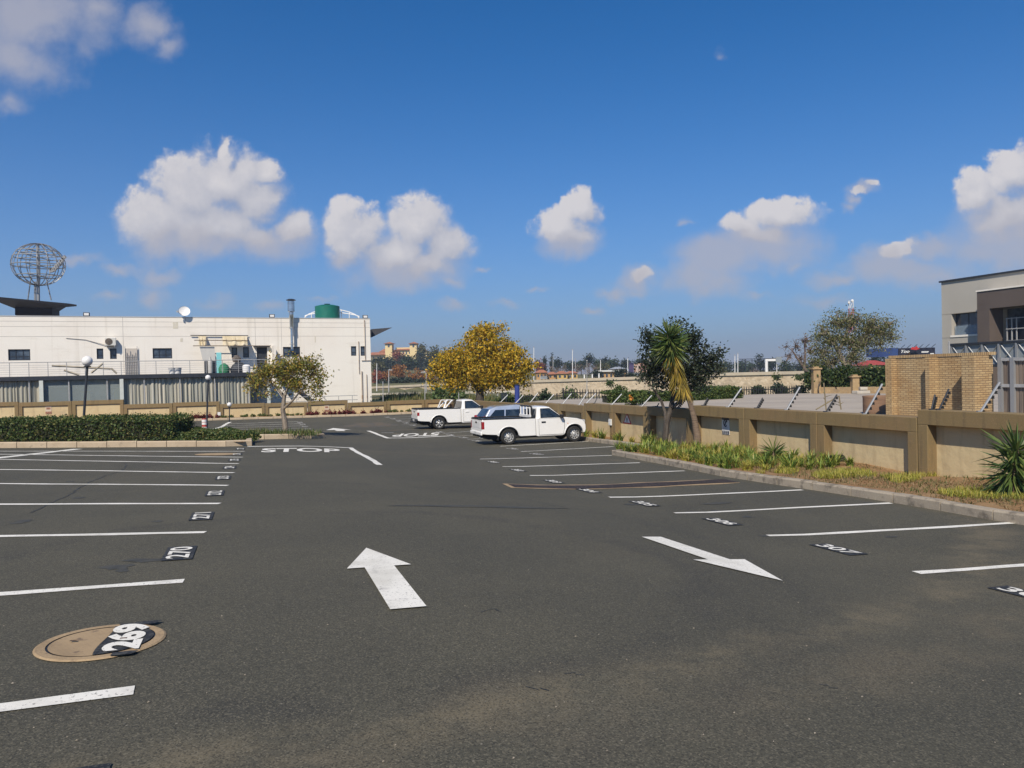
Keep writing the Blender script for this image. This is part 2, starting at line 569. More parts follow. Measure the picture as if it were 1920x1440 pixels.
# ------------------------------------------------------------------ shared materials
def asphalt():
    m = mat('asphalt', (0.0501, 0.0485, 0.0437), 0.85, spec=0.3)
    nt = m.node_tree; N, L = nt.nodes, nt.links; b = N['Principled BSDF']
    tc = N.new('ShaderNodeTexCoord').outputs['Object']

    def noise(scale, detail=4, rough=.6, vec=None):
        n = N.new('ShaderNodeTexNoise'); L.new(vec or tc, n.inputs['Vector'])
        n.inputs['Scale'].default_value = scale; n.inputs['Detail'].default_value = detail; n.inputs['Roughness'].default_value = rough
        return n.outputs[0]

    def mr(v, lo, hi, a=0.0, bb=1.0):
        n = N.new('ShaderNodeMapRange'); L.new(v, n.inputs[0]); n.interpolation_type = 'SMOOTHSTEP'
        for i, q in enumerate((lo, hi, a, bb)):
            n.inputs[1 + i].default_value = q
        return n.outputs[0]

    def mix(f, a, c, bt='MIX'):
        n = N.new('ShaderNodeMix'); n.data_type = 'RGBA'; n.blend_type = bt
        L.new(f, n.inputs[0])
        for s_, q in ((6, a), (7, c)):
            if hasattr(q, 'is_output'): L.new(q, n.inputs[s_])
            else: n.inputs[s_].default_value = (*q, 1)
        return n.outputs[2]
    c = mix(mr(noise(.35, 5), .35, .7), (0.0665, 0.0638, 0.0478), (0.0873, 0.0817, 0.0584))
    c = mix(mr(noise(.16, 4), .52, .74, 0, .55), c, (0.1054, 0.0902, 0.0600))
    mp = N.new('ShaderNodeMapping'); L.new(tc, mp.inputs[0]); mp.inputs[2].default_value = (0, 0, math.radians(-18.5)); mp.inputs[3].default_value = (.5, .07, 1)
    c = mix(mr(noise(1.6, 5, .6, mp.outputs[0]), .5, .78, 0, .5), c, (0.0449, 0.0443, 0.0365))
    c = mix(mr(noise(2.3, 6, .7), .62, .8, 0, .5), c, (0.0397, 0.0391, 0.0340))
    # dusty arcs left by turning tyres, and two straight rubbed tracks
    def circ(p0, p1, p2):
        (ax, ay), (bx, by), (cx, cy) = p0, p1, p2
        d = 2 * (ax * (by - cy) + bx * (cy - ay) + cx * (ay - by))
        ux = ((ax * ax + ay * ay) * (by - cy) + (bx * bx + by * by) * (cy - ay) + (cx * cx + cy * cy) * (ay - by)) / d
        uy = ((ax * ax + ay * ay) * (cx - bx) + (bx * bx + by * by) * (ax - cx) + (cx * cx + cy * cy) * (bx - ax)) / d
        return ux, uy, math.hypot(ax - ux, ay - uy)
    wob = noise(.8, 4)
    for pts_, hw, col, fac in ((((950, 1310), (1400, 1215), (1840, 1030)), .42, (0.1620, 0.1362, 0.0871), .8), (((780, 1420), (1500, 1290), (1910, 1140)), .55, (0.1382, 0.1160, 0.0770), .6), (((650, 960), (1000, 985), (1330, 1130)), .3, (0.0432, 0.0426, 0.0373), .55), (((560, 905), (1000, 940), (1500, 1150)), .25, (0.0449, 0.0443, 0.0381), .5)):
        cx, cy, rr = circ(*[tuple(G(*q)[:2]) for q in pts_])
        sb_ = N.new('ShaderNodeVectorMath'); sb_.operation = 'SUBTRACT'; L.new(tc, sb_.inputs[0]); sb_.inputs[1].default_value = (cx, cy, 0)
        ml_ = N.new('ShaderNodeVectorMath'); ml_.operation = 'MULTIPLY'; L.new(sb_.outputs[0], ml_.inputs[0]); ml_.inputs[1].default_value = (1, 1, 0)
        ln = N.new('ShaderNodeVectorMath'); ln.operation = 'LENGTH'; L.new(ml_.outputs[0], ln.inputs[0])
        ab = N.new('ShaderNodeMath'); ab.operation = 'SUBTRACT'; L.new(ln.outputs[1], ab.inputs[0]); ab.inputs[1].default_value = rr
        ab2 = N.new('ShaderNodeMath'); ab2.operation = 'MULTIPLY_ADD'; L.new(wob, ab2.inputs[0]); ab2.inputs[1].default_value = .9; L.new(ab.outputs[0], ab2.inputs[2])
        ab3 = N.new('ShaderNodeMath'); ab3.operation = 'SUBTRACT'; L.new(ab2.outputs[0], ab3.inputs[0]); ab3.inputs[1].default_value = .45
        ab4 = N.new('ShaderNodeMath'); ab4.operation = 'ABSOLUTE'; L.new(ab3.outputs[0], ab4.inputs[0])
        mm = N.new('ShaderNodeMath'); mm.operation = 'MULTIPLY'; L.new(mr(ab4.outputs[0], 0, hw, fac, 0), mm.inputs[0]); L.new(mr(noise(1.7, 5, .65), .35, .65), mm.inputs[1])
        c = mix(mm.outputs[0], c, col)
    vo = N.new('ShaderNodeTexVoronoi'); L.new(tc, vo.inputs['Vector']); vo.inputs['Scale'].default_value = 120
    sx = N.new('ShaderNodeSeparateColor'); L.new(vo.outputs['Color'], sx.inputs[0])
    c = mix(mr(sx.outputs[0], .55, 1.0, 0, .55), c, (0.1901, 0.1702, 0.1216))
    c = mix(mr(sx.outputs[1], .5, 1.0, 0, .62), c, (0.0207, 0.0204, 0.0171))
    v2 = N.new('ShaderNodeTexVoronoi'); L.new(tc, v2.inputs['Vector']); v2.inputs['Scale'].default_value = 34
    s2 = N.new('ShaderNodeSeparateColor'); L.new(v2.outputs['Color'], s2.inputs[0])
    ml = N.new('ShaderNodeMath'); ml.operation = 'MULTIPLY'
    L.new(mr(s2.outputs[0], .955, .975), ml.inputs[0]); L.new(mr(v2.outputs['Distance'], .25, .1), ml.inputs[1])
    c = mix(ml.outputs[0], c, (0.2333, 0.2128, 0.1703))
    L.new(c, b.inputs['Base Color'])
    bp = N.new('ShaderNodeBump'); bp.inputs['Strength'].default_value = .55; bp.inputs['Distance'].default_value = .006
    L.new(noise(110, 3, .7), bp.inputs['Height']); L.new(bp.outputs[0], b.inputs['Normal'])
    return m


M_ASPH = asphalt()
M_PAINT = mat('road_paint', (0.76, 0.74, 0.67), 0.75, var=[(5, .5, .75, (.5, .48, .44), .7), (45, .58, .68, (.14, .135, .125), .85), (1.2, .45, .7, (.54, .52, .45), .7), ((3, 3, 3), .6, .75, (.33, .32, .29), .7)], bump=(110, .4, .004))
M_PAINT2 = mat('worn_road_paint', (0.5, 0.49, 0.46), 0.8, var=[(9, .42, .6, (.24, .23, .21), .8), (28, .55, .7, (.1, .1, .1), .9)], bump=(110, .4, .004))
M_BLACK = mat('black_road_paint', (0.018, 0.019, 0.021), 0.7, var=[(20, .45, .65, (.06, .06, .054), .9), (60, .55, .65, (.09, .088, .076), .8)], bump=(110, .4, .004))
M_KERB = mat('kerb_concrete', (0.34, 0.29, 0.22), 0.9, var=[(1.6, .4, .7, (.25, .21, .165), .7), (5, .48, .66, (.13, .11, .085), .85), (40, .5, .7, (.46, .41, .33), .5)], bump=(45, .5, .01))
M_KERB2 = mat('pale_kerb_concrete', (0.46, 0.37, 0.26), 0.9, var=[(1.2, .4, .7, (.36, .28, .19), .7), (8, .55, .75, (.2, .16, .11), .6)], bump=(45, .4, .01))
M_BROWN = mat('brown_render', (0.20, 0.146, 0.068), 0.85, var=[(1.1, .4, .7, (.22, .145, .07), .7), ((6, 6, .7), .5, .72, (.13, .095, .05), .65), (30, .5, .7, (.31, .21, .105), .4)], bump=(60, .35, .01))
M_TAN = mat('tan_render', (0.55, 0.445, 0.26), 0.88, var=[(.9, .4, .7, (.50, .38, .215), .8), ((4, 4, .6), .50, .72, (.36, .28, .165), .7), ((.8, .8, 3), .58, .75, (.40, .32, .2), .6), (25, .5, .75, (.52, .39, .21), .5)], bump=(5, .5, .03))
M_SOIL = mat('bed_soil', (0.27, 0.145, 0.06), 0.95, var=[(2.2, .4, .65, (.32, .21, .10), .8), (14, .5, .7, (.12, .075, .035), .8), (60, .5, .7, (.36, .26, .14), .6)], bump=(35, .9, .03))
M_WHITEW = mat('white_render', (0.80, 0.76, 0.685), 0.85, var=[(.25, .4, .7, (.75, .69, .61), .8), ((2.5, 2.5, .10), .52, .75, (.60, .55, .47), .6), ((.5, .5, 2.2), .55, .75, (.70, .65, .57), .6), (6, .62, .8, (.58, .53, .46), .5)], bump=(30, .2, .01))
M_DARK = mat('dark_metal', (0.022, 0.026, 0.034), 0.5, var=[(3, .4, .7, (.035, .04, .05), .7)])
M_STEEL = mat('galvanised_steel', (0.30, 0.31, 0.32), 0.5, metal=0.35, var=[(6, .4, .7, (.3, .32, .34), .7)])
M_RAIL = mat('grey_painted_steel', (0.36, 0.36, 0.36), 0.5, var=[(5, .4, .7, (.28, .28, .28), .7)])
M_GLASS = mat('dark_window_glass', (0.03, 0.045, 0.07), 0.06, spec=0.7, var=[(.9, .45, .6, (.09, .12, .16), .8)])  # bluish patches in the colour stand in for sky reflected in panes
M_FRAME = mat('dark_window_frame', (0.02, 0.025, 0.035), 0.45, var=[(8, .4, .7, (.03, .035, .045), .6)])
M_BARK = mat('grey_brown_bark', (0.13, 0.095, 0.065), 0.95, var=[((9, 9, 2), .4, .65, (.06, .042, .03), .9)], bump=(22, .9, .03))
M_BARKD = mat('dark_bark', (0.05, 0.04, 0.032), 0.95, var=[((9, 9, 2), .4, .65, (.10, .085, .07), .9)], bump=(22, .9, .03))
M_BARKL = mat('pale_bark', (0.28, 0.24, 0.19), 0.95, var=[((12, 12, 3), .4, .65, (.14, .115, .09), .9)], bump=(22, .9, .03))
M_GLOBE = mat('white_opal_globe', (0.78, 0.77, 0.75), 0.3, var=[(6, .4, .7, (.7, .69, .66), .6)])
M_BLACKP = mat('black_plastic', (0.014, 0.015, 0.016), 0.5, var=[(9, .4, .7, (.03, .03, .03), .6)])
# ------------------------------------------------------------------ setting: lot, ground, yard, hill
WU = 14.3                                   # boundary wall on the right at u = WU
RW = Plane(xy(WU, 0), VD * -1)              # runs towards the viewer; n = towards the lot?
if RW.n @ UD > 0:
    RW.n = -RW.n
_t = (845 - 960) / F
FWY = WU / (UY + UX * _t)
FWO = np.array([FWY * _t, FWY])             # corner of the two boundary walls
FW = Plane(FWO, (0.966, 0.259))


def vfar(u):
    a, b = uv(*FWO); du, dv = uv(*FW.d)
    return b + (u - a) / du * dv


mb = MB()
us = np.concatenate([np.arange(-62, -12, 2.0), np.arange(-12, WU + .01, .45), [WU + .05]])
nv = 190
for u in us:
    vf = vfar(u) + .1
    for j in range(nv + 1):
        v = -14 + (vf + 14) * j / nv
        x, y = xy(u, v); mb.v.append((x, y, zg(x, y)))
for i in range(len(us) - 1):
    for j in range(nv):
        a = i * (nv + 1) + j
        mb.f.append([a, a + nv + 1, a + nv + 2, a + 1]); mb.m.append(0)
struct('parking_lot', mb, M_ASPH, smooth=True)

SWL, SWR = np.array([-30.0, 165.0]), np.array([48.0, 104.0])     # stone wall line beyond the yard


def beyond(x, y):
    d = SWR - SWL
    return (d[0] * (y - SWL[1]) - d[1] * (x - SWL[0])) / np.linalg.norm(d)


def hill_z(x, y):
    return 15.0 * math.exp(-(((x + 85) / 75) ** 2 + ((y - 450) / 110) ** 2))


def terr(x, y):
    u, v = uv(x, y)
    b = beyond(x, y)
    low = -1.0 + (-2.2 + 1.0) * S((x + 10) / 16)
    if b > 0:
        z = 0.1 + hill_z(x, y)
        return z if b > 3 else low + (z - low) * b / 3
    inlot = zg(x, y) - 0.5 if (u < WU + 6) else -2.2
    k = S((v - vfar(u) - 1) / 10)
    return inlot * (1 - k) + low * k


mb = MB()
gx = np.concatenate([[-1400, -1100, -800, -500, -350], np.arange(-250, 180, 6.0), [250, 350, 500, 800, 1100, 1400]])
gy = np.concatenate([[-300, -160, -80], np.arange(-30, 240, 4.0), np.arange(240, 800, 20.0), [900, 1100, 1300, 1500]])
for x in gx:
    for y in gy:
        mb.v.append((x, y, terr(x, y) if abs(x) < 400 and y > -60 and y < 900 else (0.1 if y > 0 else -1.2)))
for i in range(len(gx) - 1):
    for j in range(len(gy) - 1):
        a = i * len(gy) + j
        mb.f.append([a, a + len(gy), a + len(gy) + 1, a + 1]); mb.m.append(0)
M_GRASSLAND = mat('dry_grassland', (0.10, 0.105, 0.035), 0.95, var=[(.05, .4, .6, (.19, .16, .075), .8), (.4, .45, .65, (.06, .075, .025), .7), (2.5, .45, .7, (.22, .19, .10), .5)], bump=(2, .6, .2))
struct('ground', mb, M_GRASSLAND, smooth=True)

# paved yard beyond the right wall: a raised slab
YZ = 0.1
mb = MB()
poly = [xy(WU + .25, -5), xy(60, -5), xy(60, 26), (26, 45.5), (3.6, 45.5), xy(WU + .25, 40)]
mb.prism([(q[0], q[1], YZ - 2.5) for q in poly], (0, 0, 2.5))
struct('paved_yard', mb, mat('pale_concrete_paving', (0.36, 0.315, 0.26), 0.9, var=[((.12, 1.2, 1), .45, .7, (.24, .21, .18), .8), (.35, .4, .7, (.42, .37, .30), .7), (9, .5, .75, (.28, .25, .21), .5)], bump=(30, .3, .01)))

# ------------------------------------------------------------------ painted markings
def gpt(x, y, dz):
    return (x, y, zg(x, y) + dz)


def strip_mb(mb, a, b, w, dz=0.006, step=0.5, taper=0.0):
    a, b = np.array(a[:2]), np.array(b[:2])
    L = np.linalg.norm(b - a); d = (b - a) / L; s = np.array([-d[1], d[0]]) * w / 2
    n = max(1, int(L / step)); ph = rnd.uniform(0, 9)
    vs = []
    for i in range(n + 1):
        q = a + d * L * i / n
        k = 1 + .10 * math.sin(ph + i * 2.3) + rnd.uniform(-.08, .08)
        off = np.array([-d[1], d[0]]) * .022 * math.sin(ph + i * .55) + np.array([-d[1], d[0]]) * .008 * math.sin(ph * 3 + i * 1.7)
        vs += [gpt(*(q - s * k + off), dz), gpt(*(q + s * k + off), dz)]
    mb.add(vs, [[2 * i, 2 * i + 2, 2 * i + 3, 2 * i + 1] for i in range(n)])


def line(pa, pb, w, label, group, name='bay_line', m=None):
    mb = MB(); strip_mb(mb, G(*pa), G(*pb), w)
    return tag(obj(name, mb, m or M_PAINT, fixn=False), label, 'bay line' if name == 'bay_line' else 'road line', group)


def text_mesh(s, bold=0.0):
    cu = bpy.data.curves.new('t', 'FONT'); cu.body = s; cu.size = 1; cu.offset = bold; cu.resolution_u = 4
    o = bpy.data.objects.new('t', cu); COL.objects.link(o)
    bpy.context.view_layer.update()
    dg = bpy.context.evaluated_depsgraph_get()
    me = o.evaluated_get(dg).to_mesh()
    V = np.array([v.co[:] for v in me.vertices]); Fs = [list(p.vertices) for p in me.polygons]
    o.evaluated_get(dg).to_mesh_clear()
    bpy.data.objects.remove(o); bpy.data.curves.remove(cu)
    V = V[:, :2]
    lo, hi = V.min(0), V.max(0)
    return (V - lo) / (hi - lo), Fs


def text_on(mb, s, fn, bold=0.0):
    V, Fs = text_mesh(s, bold)
    mb.add([fn(q[0], q[1]) for q in V], Fs)


def number(s, c, side, w=.66, h=.235, m=M_PAINT, patch=True, label=None):
    """bay number on a black patch; baseline along +v on the left row, -v on the right row"""
    c = np.array(c[:2])
    bd = VD if side == 'left' else -VD
    ud = -UD if side == 'left' else UD
    t = thing('bay_number', label or 'white number %s painted on a black patch beside its bay' % s, 'bay number', gpt(*c, 0), 'painted bay numbers')
    if patch:
        mb = MB()
        q = lambda a, b: gpt(*(c + bd * a + ud * b), .009)
        mb.quad(q(-w / 2 - .06, -h / 2 - .035), q(w / 2 + .06, -h / 2 - .035), q(w / 2 + .06, h / 2 + .035), q(-w / 2 - .06, h / 2 + .035))
        obj('black_patch', mb, M_BLACK, t, fixn=False)
    mb = MB()
    text_on(mb, s, lambda a, b: gpt(*(c + bd * (a - .5) * w + ud * (b - .5) * h), .014), .02)
    obj('digits', mb, m, t, fixn=False)
    return t


# left row of bays
LX = [((-260, 1362), (252, 1293)), ((-300, 1134), (344, 1091)), ((-300, 1013), (386, 998)), ((-300, 946), (411, 945)), ((-300, 904.5), (427.5, 910.6)),
      ((-300, 876.5), (439.5, 886.6)), ((-300, 856), (447.7, 869.7)), ((-200, 849.5), (454, 857.7)), ((-150, 846), (458, 846.5))]
LN = ['269', '270', '271', '272', '273', '274', '275', '276', '277']
for i, (a, b) in enumerate(LX):
    lab = 'white bay line in the left row between numbers %s and %s' % (str(268 + i), str(269 + i)) if i else 'nearest white bay line at the lower left, before number 269'
    if i == 8: lab = 'farthest white bay line of the left row, along the hedge kerb beside number 277'
    line(a, b, .135, lab, 'bay lines of the left row')
LNP = [None, (337, 1038), (378.5, 968.5), (403, 925.5), (418.5, 896.4), (430.5, 877), (439.5, 863), (444, 852), (451, 842)]
for s, q in zip(LN, LNP):
    if q: number(s, G(*q), 'left', .62, .22)
number('268', G(92, 1532), 'left', label='black patch with white number cut off by the bottom edge of the view')
line((-60, 865), (147, 842), .34, 'thick white diagonal line crossing the far left bay lines by the hedge', None, 'cross_line')
# right row
RX = [((1720, 1075), (2200, 1039)), ((1440, 1005), (1905, 981)), ((1264, 962), (1672, 944)), ((1143, 933), (1505, 919)), ((994, 892), (1283, 883)),
      ((942, 875), (1200, 868)), ((900, 861), (1147, 854)), ((977, 847), (1151, 837.5)), ((938, 837), (1134, 826))]
RL = ['between the numbers 308 and 307', 'between the numbers 307 and 306', 'between the numbers 306 and 305', 'between the number 305 and the drain grating', 'just beyond the drain grating, behind number 303',
      'between the numbers 302 and 301', 'just beyond number 301, ending at the planter corner', 'second from the near white pickup', 'right beside the wheels of the near white pickup']
for (a, b), l in zip(RX, RL):
    line(a, b, .12, 'white bay line of the right row ' + l, 'bay lines of the right row')
for s, q in zip(['308', '307', '306', '305', '304', '303', '302', '301'], [(1936, 1118), (1571, 1031), (1354, 979), (1208, 945), (1104, 921), (1038, 903.5), (971, 882.5), (925, 867)]):
    number(s, G(*q), 'right', .60, .205)
number('300', G(1007, 852), 'right', .8, .3, M_PAINT2, False, 'worn white bay number, second line from the near white pickup')
number('299', G(961, 842), 'right', .8, .3, M_PAINT2, False, 'worn white bay number just behind the near white pickup')
for i, (a, b) in enumerate([((876, 824), (912, 821.5)), ((850, 819), (895, 815.5)), ((831, 813), (890, 808)), ((780, 801), (860, 796)), ((752, 797), (782, 795.5)), ((744, 790.5), (782, 789)), ((735, 786.5), (780, 785)), ((727, 782.5), (780, 781))]):
    line(a, b, .1, 'faded white bay line behind the far white pickup' if i > 3 else 'faded white bay line between the two white pickups', 'faded bay lines around the far pickup', m=M_PAINT2)
for i, q in enumerate([(894, 827), (869, 821), (845, 816), (825, 810.5), (775, 798), (761, 793.5), (748, 789.5), (737, 785.5), (726, 782.5)]):
    number(str(298 - i), G(*q), 'right', .8, .32, M_PAINT2, False, 'worn white bay number between the two white pickups' if i < 4 else 'worn white bay number left of the far white pickup').__setitem__('group', 'worn bay numbers by the far pickup')
# far bays beyond the tree island
for i, (a, b) in enumerate([((425, 795), (559, 790.5)), ((418, 798.5), (564, 794.5)), ((405, 802), (569, 798.5)), ((445, 806), (574, 802.5)), ((450, 809), (578, 806.5))]):
    line(a, b, .12, 'white bay line beyond the small tree, %s from the far wall' % ['nearest', 'second', 'third', 'fourth', 'fifth'][i], 'bay lines beyond the small tree')
line((400, 805), (431, 791.5), .2, 'short white diagonal line behind the low hedge end', None, 'cross_line')
for i, q in enumerate([(562, 792.5), (567, 796), (571.5, 800), (577, 804.5)]):
    number(str(286 - i), G(*q), 'left', .8, .34, M_PAINT2, False, 'small worn number at the end of the %s bay line beyond the small tree' % ['first', 'second', 'third', 'fourth'][i])
# stop lines and words
mb = MB(); strip_mb(mb, G(464, 837.5), G(660, 840), .26)
tag(obj('stop_line', mb, M_PAINT, fixn=False), 'white stop line across the aisle just beyond the word STOP', 'road line')
line((656, 839.5), (713, 872), .17, 'white lane divider slanting right from the near stop line', None, 'lane_divider')
mb = MB(); strip_mb(mb, G(728, 821.5), G(850, 817), .22)
tag(obj('stop_line', mb, M_PAINT, fixn=False), 'white stop line below the upside-down STOP behind the pickups', 'road line')
line((690, 808), (729, 822), .2, 'white lane divider left of the upside-down STOP', None, 'lane_divider')
line((715, 811.5), (738, 811.5), .15, 'short faded white dash left of the upside-down STOP', None, 'road_dash', m=M_PAINT2)


def quad_map(tl, tr, br, bl, dz):
    tl, tr, br, bl = [np.array(q[:2]) for q in (tl, tr, br, bl)]
    return lambda a, b: gpt(*((bl * (1 - a) + br * a) * (1 - b) + (tl * (1 - a) + tr * a) * b), dz)


mb = MB(); text_on(mb, 'STOP', quad_map(G(492, 841), G(637, 842.3), G(638, 849), G(489, 848.5), .007), .03)
tag(obj('stop_lettering', mb, M_PAINT, fixn=False), 'white word STOP painted on the asphalt before the stop line', 'road lettering')
mb = MB(); text_on(mb, 'STOP', quad_map(G(822, 817), G(733, 818.8), G(741, 813.5), G(824, 811), .007), .03)
tag(obj('stop_lettering', mb, M_PAINT, fixn=False), 'white upside-down word STOP near the far pickup for oncoming cars', 'road lettering')


def arrow(tip, tail, label, wl, wh, hl):
    tip, tail = np.array(tip[:2]), np.array(tail[:2])
    L = np.linalg.norm(tip - tail); d = (tip - tail) / L; s = np.array([-d[1], d[0]])
    pts = [(0, -wl / 2), (L - hl, -wl / 2), (L - hl, -wh / 2), (L, 0), (L - hl, wh / 2), (L - hl, wl / 2), (0, wl / 2)]
    mb = MB()
    mb.add([gpt(*(tail + d * a + s * b), .012) for a, b in pts], [[0, 1, 5, 6], [2, 3, 4], [1, 2, 4, 5]][:2])
    return tag(obj('road_arrow', mb, M_PAINT, fixn=False), label, 'road arrow', 'white arrows on the asphalt')


arrow(G(687, 1029), G(766, 1142), 'large white arrow on the asphalt pointing away, up the aisle', .275, .60, .95)
arrow(G(1468, 1091), G(1221, 1008), 'large white arrow on the asphalt pointing back towards the viewer at right', .28, .66, 1.05)
arrow(G(625, 803), G(640, 808.5), 'tiny distant white arrow pointing away beyond the tree island', .45, 1.3, 2.4)

# manhole, drain
c = G(191, 1205)
t = thing('manhole', 'round sandy manhole cover with half a black patch and white number 269', 'manhole', c)
M_MAN = mat('sandy_concrete', (0.36, 0.26, 0.15), 0.9, var=[(4, .4, .7, (.25, .18, .105), .8), (11, .58, .7, (.14, .10, .07), .8), (45, .5, .7, (.42, .32, .2), .5)], bump=(60, .6, .008))
n = 48
ring = lambda r, dz: [gpt(c[0] + r * math.cos(2 * math.pi * k / n), c[1] + r * math.sin(2 * math.pi * k / n), dz) for k in range(n)]
mb = MB()
a, b_, d_ = ring(.385, .006), ring(.372, .014), ring(.318, .014)
mb.add(a + b_ + d_, [[k, (k + 1) % n, n + (k + 1) % n, n + k] for k in range(n)] + [[n + k, n + (k + 1) % n, 2 * n + (k + 1) % n, 2 * n + k] for k in range(n)])
obj('rim', mb, M_MAN, t)
mb = MB()
a, b_ = ring(.321, .010), ring(.297, .009)
mb.add(a + b_, [[k, (k + 1) % n, n + (k + 1) % n, n + k] for k in range(n)])
obj('gap', mb, M_BLACKP, t)
M_CAST = mat('cast_manhole_cover', (.36, .26, .15), .85, var=[(4, .4, .7, (.25, .18, .105), .8), (11, .58, .7, (.14, .10, .07), .8)])
_nt = M_CAST.node_tree; _ck = _nt.nodes.new('ShaderNodeTexChecker'); _ck.inputs['Scale'].default_value = 46; _tc = _nt.nodes.new('ShaderNodeTexCoord'); _nt.links.new(_tc.outputs['Object'], _ck.inputs['Vector'])
_bp = _nt.nodes.new('ShaderNodeBump'); _bp.inputs['Strength'].default_value = .8; _bp.inputs['Distance'].default_value = .006; _nt.links.new(_ck.outputs['Fac'], _bp.inputs['Height']); _nt.links.new(_bp.outputs[0], _nt.nodes['Principled BSDF'].inputs['Normal'])
mb = MB(); mb.add(ring(.304, .013), [list(range(n))]); cov_ = obj('cover', mb, M_CAST, t, fixn=False)
for a_, b_2 in ((-.17, .03), (.13, -.02)):
    mb = MB(); q0 = c[:2] + UD * a_ + VD * b_2
    mb.add([gpt(*(q0 + UD * x_ + VD * y_), .024) for x_, y_ in ((-.022, -.010), (.02, -.013), (.024, .008), (-.018, .012))], [[0, 1, 2, 3]]); obj('lifting_hole', mb, mat('rust_hole', (.05, .028, .018), .9, var=[(20, .4, .6, (.12, .06, .03), .8)]), cov_, fixn=False)
mb = MB()
cc = c[:2] + UD * .145
pts = []
for k in range(60):
    pass
bw = [(-.37, -.15), (.43, -.13), (.46, .19), (-.36, .20)]
pp_ = []
for k in range(40):
    an = 2 * math.pi * k / 40
    q_ = np.array([math.cos(an), math.sin(an)]) * .308
    b_u, b_v = q_ @ UD, q_ @ VD
    pp_.append(c[:2] + UD * max(b_u, .015 + .02 * math.sin(7 * b_v)) + VD * b_v)
mb.add([gpt(q_[0], q_[1], .018) for q_ in pp_], [list(range(40))])
for (u0_, v0_, w_, h_) in ((.18, -.335, .15, .03), (.23, .335, .18, .035), (.10, .34, .09, .02)):
    mb.add([gpt(*(c[:2] + UD * (u0_ + w_ / 2 * a) + VD * (v0_ + h_ * b)), .0195) for a, b in ((-1, -1), (.6, -1.2), (1.1, .8), (.2, 1.1), (-.9, .9))], [[0, 1, 2, 3, 4]])
obj('black_patch', mb, M_BLACK, t, fixn=False)
mb = MB(); text_on(mb, '269', lambda a, b: gpt(*(cc + VD * ((a - .5) * .60 + .02) - UD * ((b - .5) * .235) + UD * .0), .023), .05)
obj('digits', mb, M_PAINT, t, fixn=False)

t = thing('drain_channel', 'long dark grated drain channel across the right row of bays', 'drain', G(1150, 908))
A, B = G(950, 911), G(1372, 902)
mb = MB(); strip_mb(mb, A, B, .86, .005); obj('concrete_edge', mb, M_MAN, t, fixn=False)
mb = MB(); A2 = A + (B - A) * .02; strip_mb(mb, A2, B, .60, .011, .6); obj('grating', mb, mat('rusty_dark_grating', (.028, .02, .016), .7, var=[((60, 4, 4), .45, .6, (.07, .05, .04), .8)], bump=(90, .6, .01)), t, fixn=False)
c = G(423, 852)
mb = MB()
mb.add([gpt(c[0] - .25 + .62 * math.cos(a), c[1] + .5 * math.sin(a), .01) for a in np.linspace(0, 2 * math.pi, 24, endpoint=False)], [list(range(24))])
tag(obj('manhole', mb, M_MAN, fixn=False), 'distant sandy round manhole cover beside number 276', 'manhole')
# oil spots, rust-coloured patches and a crack
M_OIL = mat('oil_stain', (.047, .047, .042), .8, var=[(6, .38, .58, (.062, .061, .052), 1.0)])
for (px, py, rx, ry) in [(1344, 944, .30, .12), (905, 950, 1.5, .12), (1185, 946, .16, .1)]:
    c = G(px, py); mb = MB()
    mb.add([gpt(*(c[:2] + UD * rx * math.cos(a) * rnd.uniform(.8, 1.1) + VD * ry * math.sin(a) * rnd.uniform(.7, 1.2)), .005) for a in np.linspace(0, 2 * math.pi, 20, endpoint=False)], [list(range(20))])
    o = obj('oil_stain', mb, M_OIL, fixn=False); o['kind'] = 'structure'
for k in range(16):
    if k < 9: px, py = rnd.uniform(30, 330), rnd.uniform(885, 1080)
    elif k < 16: px, py = rnd.uniform(1180, 1700), rnd.uniform(890, 1010)
    else: px, py = rnd.uniform(850, 1350), rnd.uniform(1060, 1260)
    c = G(px, py); mb = MB(); rx = rnd.uniform(.05, .16); ry = rnd.uniform(.05, .2)
    mb.add([gpt(*(c[:2] + UD * rx * math.cos(a) * rnd.uniform(.6, 1.2) + VD * ry * math.sin(a) * rnd.uniform(.6, 1.2)), .003 + .00005 * k) for a in np.linspace(0, 2 * math.pi, 16, endpoint=False)], [list(range(16))])
    o = obj('oil_stain', mb, M_OIL, fixn=False); o['kind'] = 'structure'
for pts_ in ([(1060, 1266), (1082, 1264), (1096, 1267)], [(985, 1290), (1010, 1293), (1025, 1298)], [(1535, 1284), (1552, 1288), (1570, 1290)], [(905, 1150), (925, 1142), (940, 1146)]):
    mb = MB()
    for a, b in zip(pts_[:-1], pts_[1:]): strip_mb(mb, G(*a), G(*b), .006, .0045, .06)
    o = obj('asphalt_crack', mb, M_BLACKP, fixn=False); o['kind'] = 'structure'
M_RUST = mat('earth_stain', (.115, .09, .06), .9, var=[(2, .40, .56, (.078, .077, .065), 1.0), (18, .5, .7, (.16, .11, .06), .6)])
for (px, py, rx, ry) in [(697, 798, 1.5, 2.2), (775, 806, 2.6, .3)]:
    c = G(px, py); mb = MB()
    mb.add([gpt(*(c[:2] + UD * rx * math.cos(a) * rnd.uniform(.7, 1.2) + VD * ry * math.sin(a) * rnd.uniform(.7, 1.2)), .004) for a in np.linspace(0, 2 * math.pi, 26, endpoint=False)], [list(range(26))])
    o = obj('earth_stain', mb, M_RUST, fixn=False); o['kind'] = 'structure'
mb = MB()
cr = [(55, 962), (105, 940), (140, 922), (165, 906), (195, 893), (225, 884), (238, 873), (232, 868)]
for a, b in zip(cr[:-1], cr[1:]):
    strip_mb(mb, G(*a), G(*b), .014, .004, .2)
o = obj('asphalt_crack', mb, M_BLACKP, fixn=False); o['kind'] = 'structure'
